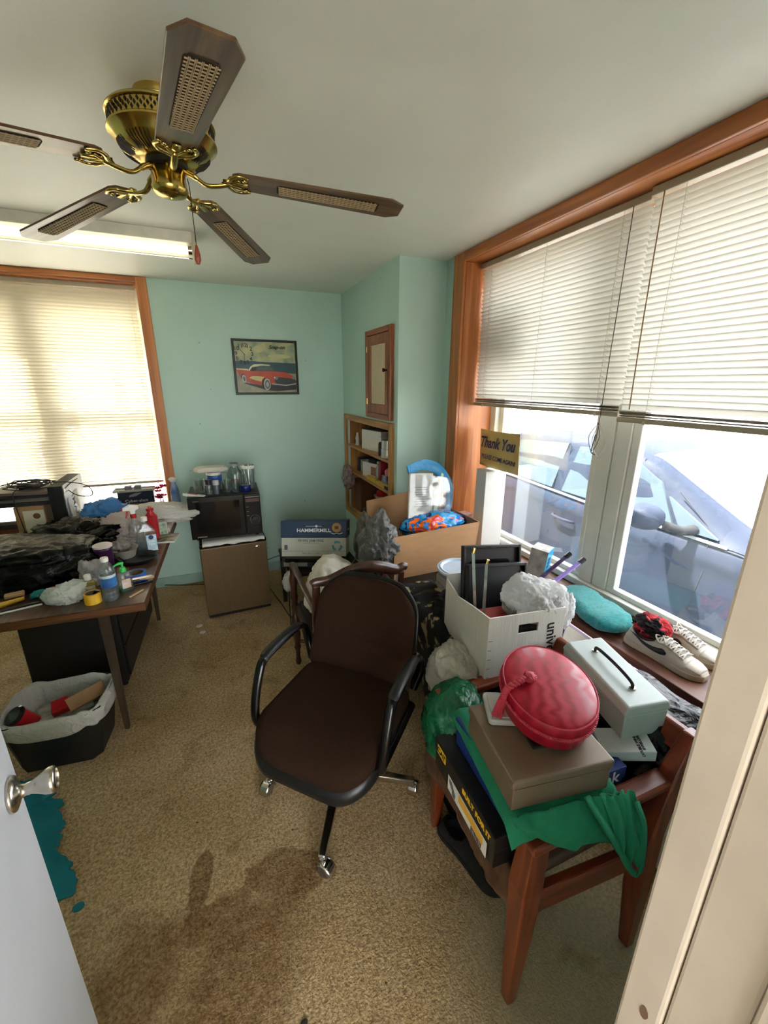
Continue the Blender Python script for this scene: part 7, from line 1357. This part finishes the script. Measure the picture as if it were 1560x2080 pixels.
kp = spline([(kx+0.050,ky+0.025,0.098),(kx+0.030,ky+0.018,0.103),(kx+0.012,ky+0.006,0.098),(kx-0.010,ky-0.004,0.086),(kx-0.018,ky-0.010,0.075),(kx-0.020,ky-0.012,0.055)], 14)
twisted(kp, 0.0085, 7).build('tassel_cord', rope, rb); MB().lathe([(0,-0.016),(0.012,-0.010),(0.016,0),(0.012,0.010),(0,0.014)], 16, c=(kx+0.048,ky+0.026,0.103)).build('tassel_knot', rope, rb); twisted([(kx+0.048+0.013*math.cos(q), ky+0.026+0.013*math.sin(q), 0.107+0.002*math.sin(3*q)) for q in [2*math.pi*i/40 for i in range(40)]], 0.005, 7, True).build('tassel_knot', rope, rb)
tm = MB(); rt_ = random.Random(4)
for i in range(34):
    a = 2*math.pi*i/34; r0 = 0.010*math.sqrt(rt_.random()); tm.tube(spline([(kx-0.020+r0*math.cos(a),ky-0.012+r0*math.sin(a),0.056),(kx-0.024+r0*1.2*math.cos(a),ky-0.014+r0*1.2*math.sin(a),0.028),(kx-0.026+r0*1.6*math.cos(a),ky-0.016+r0*1.6*math.sin(a),0.004-0.012*rt_.random())], 4), 0.0016, 4)
tm.build('tassel_fringe', rope, rb)
# grey metal file box, deposit slip box, lavender folder, black bag
onebag('trash_bag', 'full black trash bag slumped against the back of the wooden armchair', 'trash bag', (1.135,0.690,0.585), (0.110,0.195,0.150), bag_k, seed=130, amp=0.16, freq=1.8, floor=0.463, power=0.8, peaks=(((0.6,-0.7,0.5),0.35,6),((0.8,0.3,0.6),0.20,6)))
bp_ = thing('bank_slip_box', 'small pale grey cardboard box with black print under the metal file box', 'box', (0.985,0.610,0.662), rot=(R(4),R(-6),R(-28))); MB().bx(-0.070,0.070,-0.040,0.040,0,0.034).build('carton', M('pale_grey_card', (182,190,190), 0.6), bp_, smooth=False, bevel=0.002)
text(bp_, 'DOUBLE WINDOW\nENVELOPE', 0.010, (0,0,0), ink, M=frame_M((0.036,-0.010,0.0345), (0,1,0), (0,0,1)), bold=0.0003)
fbx = thing('metal_file_box', 'pale grey-green metal file box with black handle on the heap', 'file box', (1.072,0.742,0.703), rot=(R(2),R(-3),R(-13))); fg = M('grey_green_enamel', (174,184,182), 0.4, 0.1, var=0.04, scale=20)
MB().hexa([(-0.066,-0.148,0),(0.062,-0.148,0),(0.062,0.148,0),(-0.066,0.148,0)], [(-0.070,-0.150,0.084),(0.066,-0.150,0.084),(0.066,0.150,0.084),(-0.070,0.150,0.084)]).build('box_base', fg, fbx, smooth=False, bevel=0.004); lid_ = MB().hexa([(-0.074,-0.154,0.0855),(0.070,-0.154,0.0855),(0.070,0.154,0.0855),(-0.074,0.154,0.0855)], [(-0.060,-0.148,0.112),(0.066,-0.148,0.112),(0.066,0.148,0.112),(-0.060,0.148,0.112)]).build('box_lid', fg, fbx, smooth=False, bevel=0.006, seg=3)
MB().tube(spline([(0.0,-0.085,0.113),(0.0,-0.078,0.128),(0.0,-0.03,0.134),(0.0,0.03,0.134),(0.0,0.078,0.128),(0.0,0.085,0.113)], 6), 0.006, 8, flat=0.7).build('handle', black_pl, lid_)
for y in (-0.085,0.085): MB().lathe([(0,0),(0.009,0),(0.009,0.004),(0,0.005)], 14, c=(0,y,0.1122)).build('handle_rivet', steel, lid_)
lv = thing('lavender_folder', 'pale lavender folder standing behind the metal file box', 'folder', (1.195,0.860,0.515), rot=(0,R(12),R(-2))); MB().bx(-0.004,0.004,-0.23,0.23,0,0.225).build('folder_cover', M('lavender_card', (196,180,204), 0.5), lv, smooth=False, bevel=0.001); MB().bx(-0.0095,-0.005,-0.22,0.22,0.0,0.215).build('folder_pages', paper_w, lv, smooth=False)
# bags between chair and table
onebag('plastic_bag', 'crinkled white plastic bag hanging below the archive box', 'plastic bag', (0.775,1.165,0.545), (0.085,0.125,0.120), film('cream_white_film', (226,222,210), 0.3, 0.3, through=0.08, bump=0.8, bscale=20), seed=134, amp=0.20, freq=1.9, peaks=(((-0.2,-0.7,-0.8),0.25,5),))
onebag('plastic_bag', 'glossy dark green plastic bag hanging at the far front corner of the wooden armchair', 'plastic bag', (0.672,0.985,0.520), (0.105,0.115,0.115), film('green_bag_film', (16,104,66), 0.2, 0.22, bump=0.8, bscale=16), seed=137, amp=0.16, freq=1.8, peaks=(((0.4,0.3,1),0.25,5),))
for i in range(3): 
    o = single(MB().bx(-0.14,0.14,-0.17,0.17,0,0.012), 'newspaper', ('lowest','middle','topmost')[i]+' folded newspaper of the pile under the low table', 'newspaper', M('newsprint', (150,148,142), 0.9, col2=(96,94,92), scale=50, aniso=(1,1,8)), (1.0+0.01*(i % 2),1.32-0.008*(i % 3),0.2006+i*0.0125), R(3*(-1)**i), 'newspapers under the low table', smooth=False, bevel=0.002)
sneaker('black slipper under the front of the wooden armchair', (0.705,0.880,0.0005), R(196), M('black_felt', (16,16,17), 0.9), False, 'black slippers', 'slipper'); sneaker('black slipper further back beside the chair leg', (0.760,1.060,0.0005), R(178), M('black_felt', (16,16,17), 0.9), False, 'black slippers', 'slipper')
single(MB().bx(-0.04,0.04,-0.05,0.05,0,0.16), 'white_paper_bag', 'white paper bag on the floor behind the wooden armchair', 'paper bag', paper_w, (1.340,0.62,0.0005), R(10), smooth=False, bevel=0.003)
single(MB().bx(-0.003,0.003,-0.15,0.15,0,0.285), 'window_notice', 'dark square notice panel added behind the blind to darken its slats', 'notice', M('dark_silhouette_card', (52,54,52), 0.7), (1.708,2.036,1.768), 0, smooth=False)  # dark panel added behind the blind to cast a dim silhouette
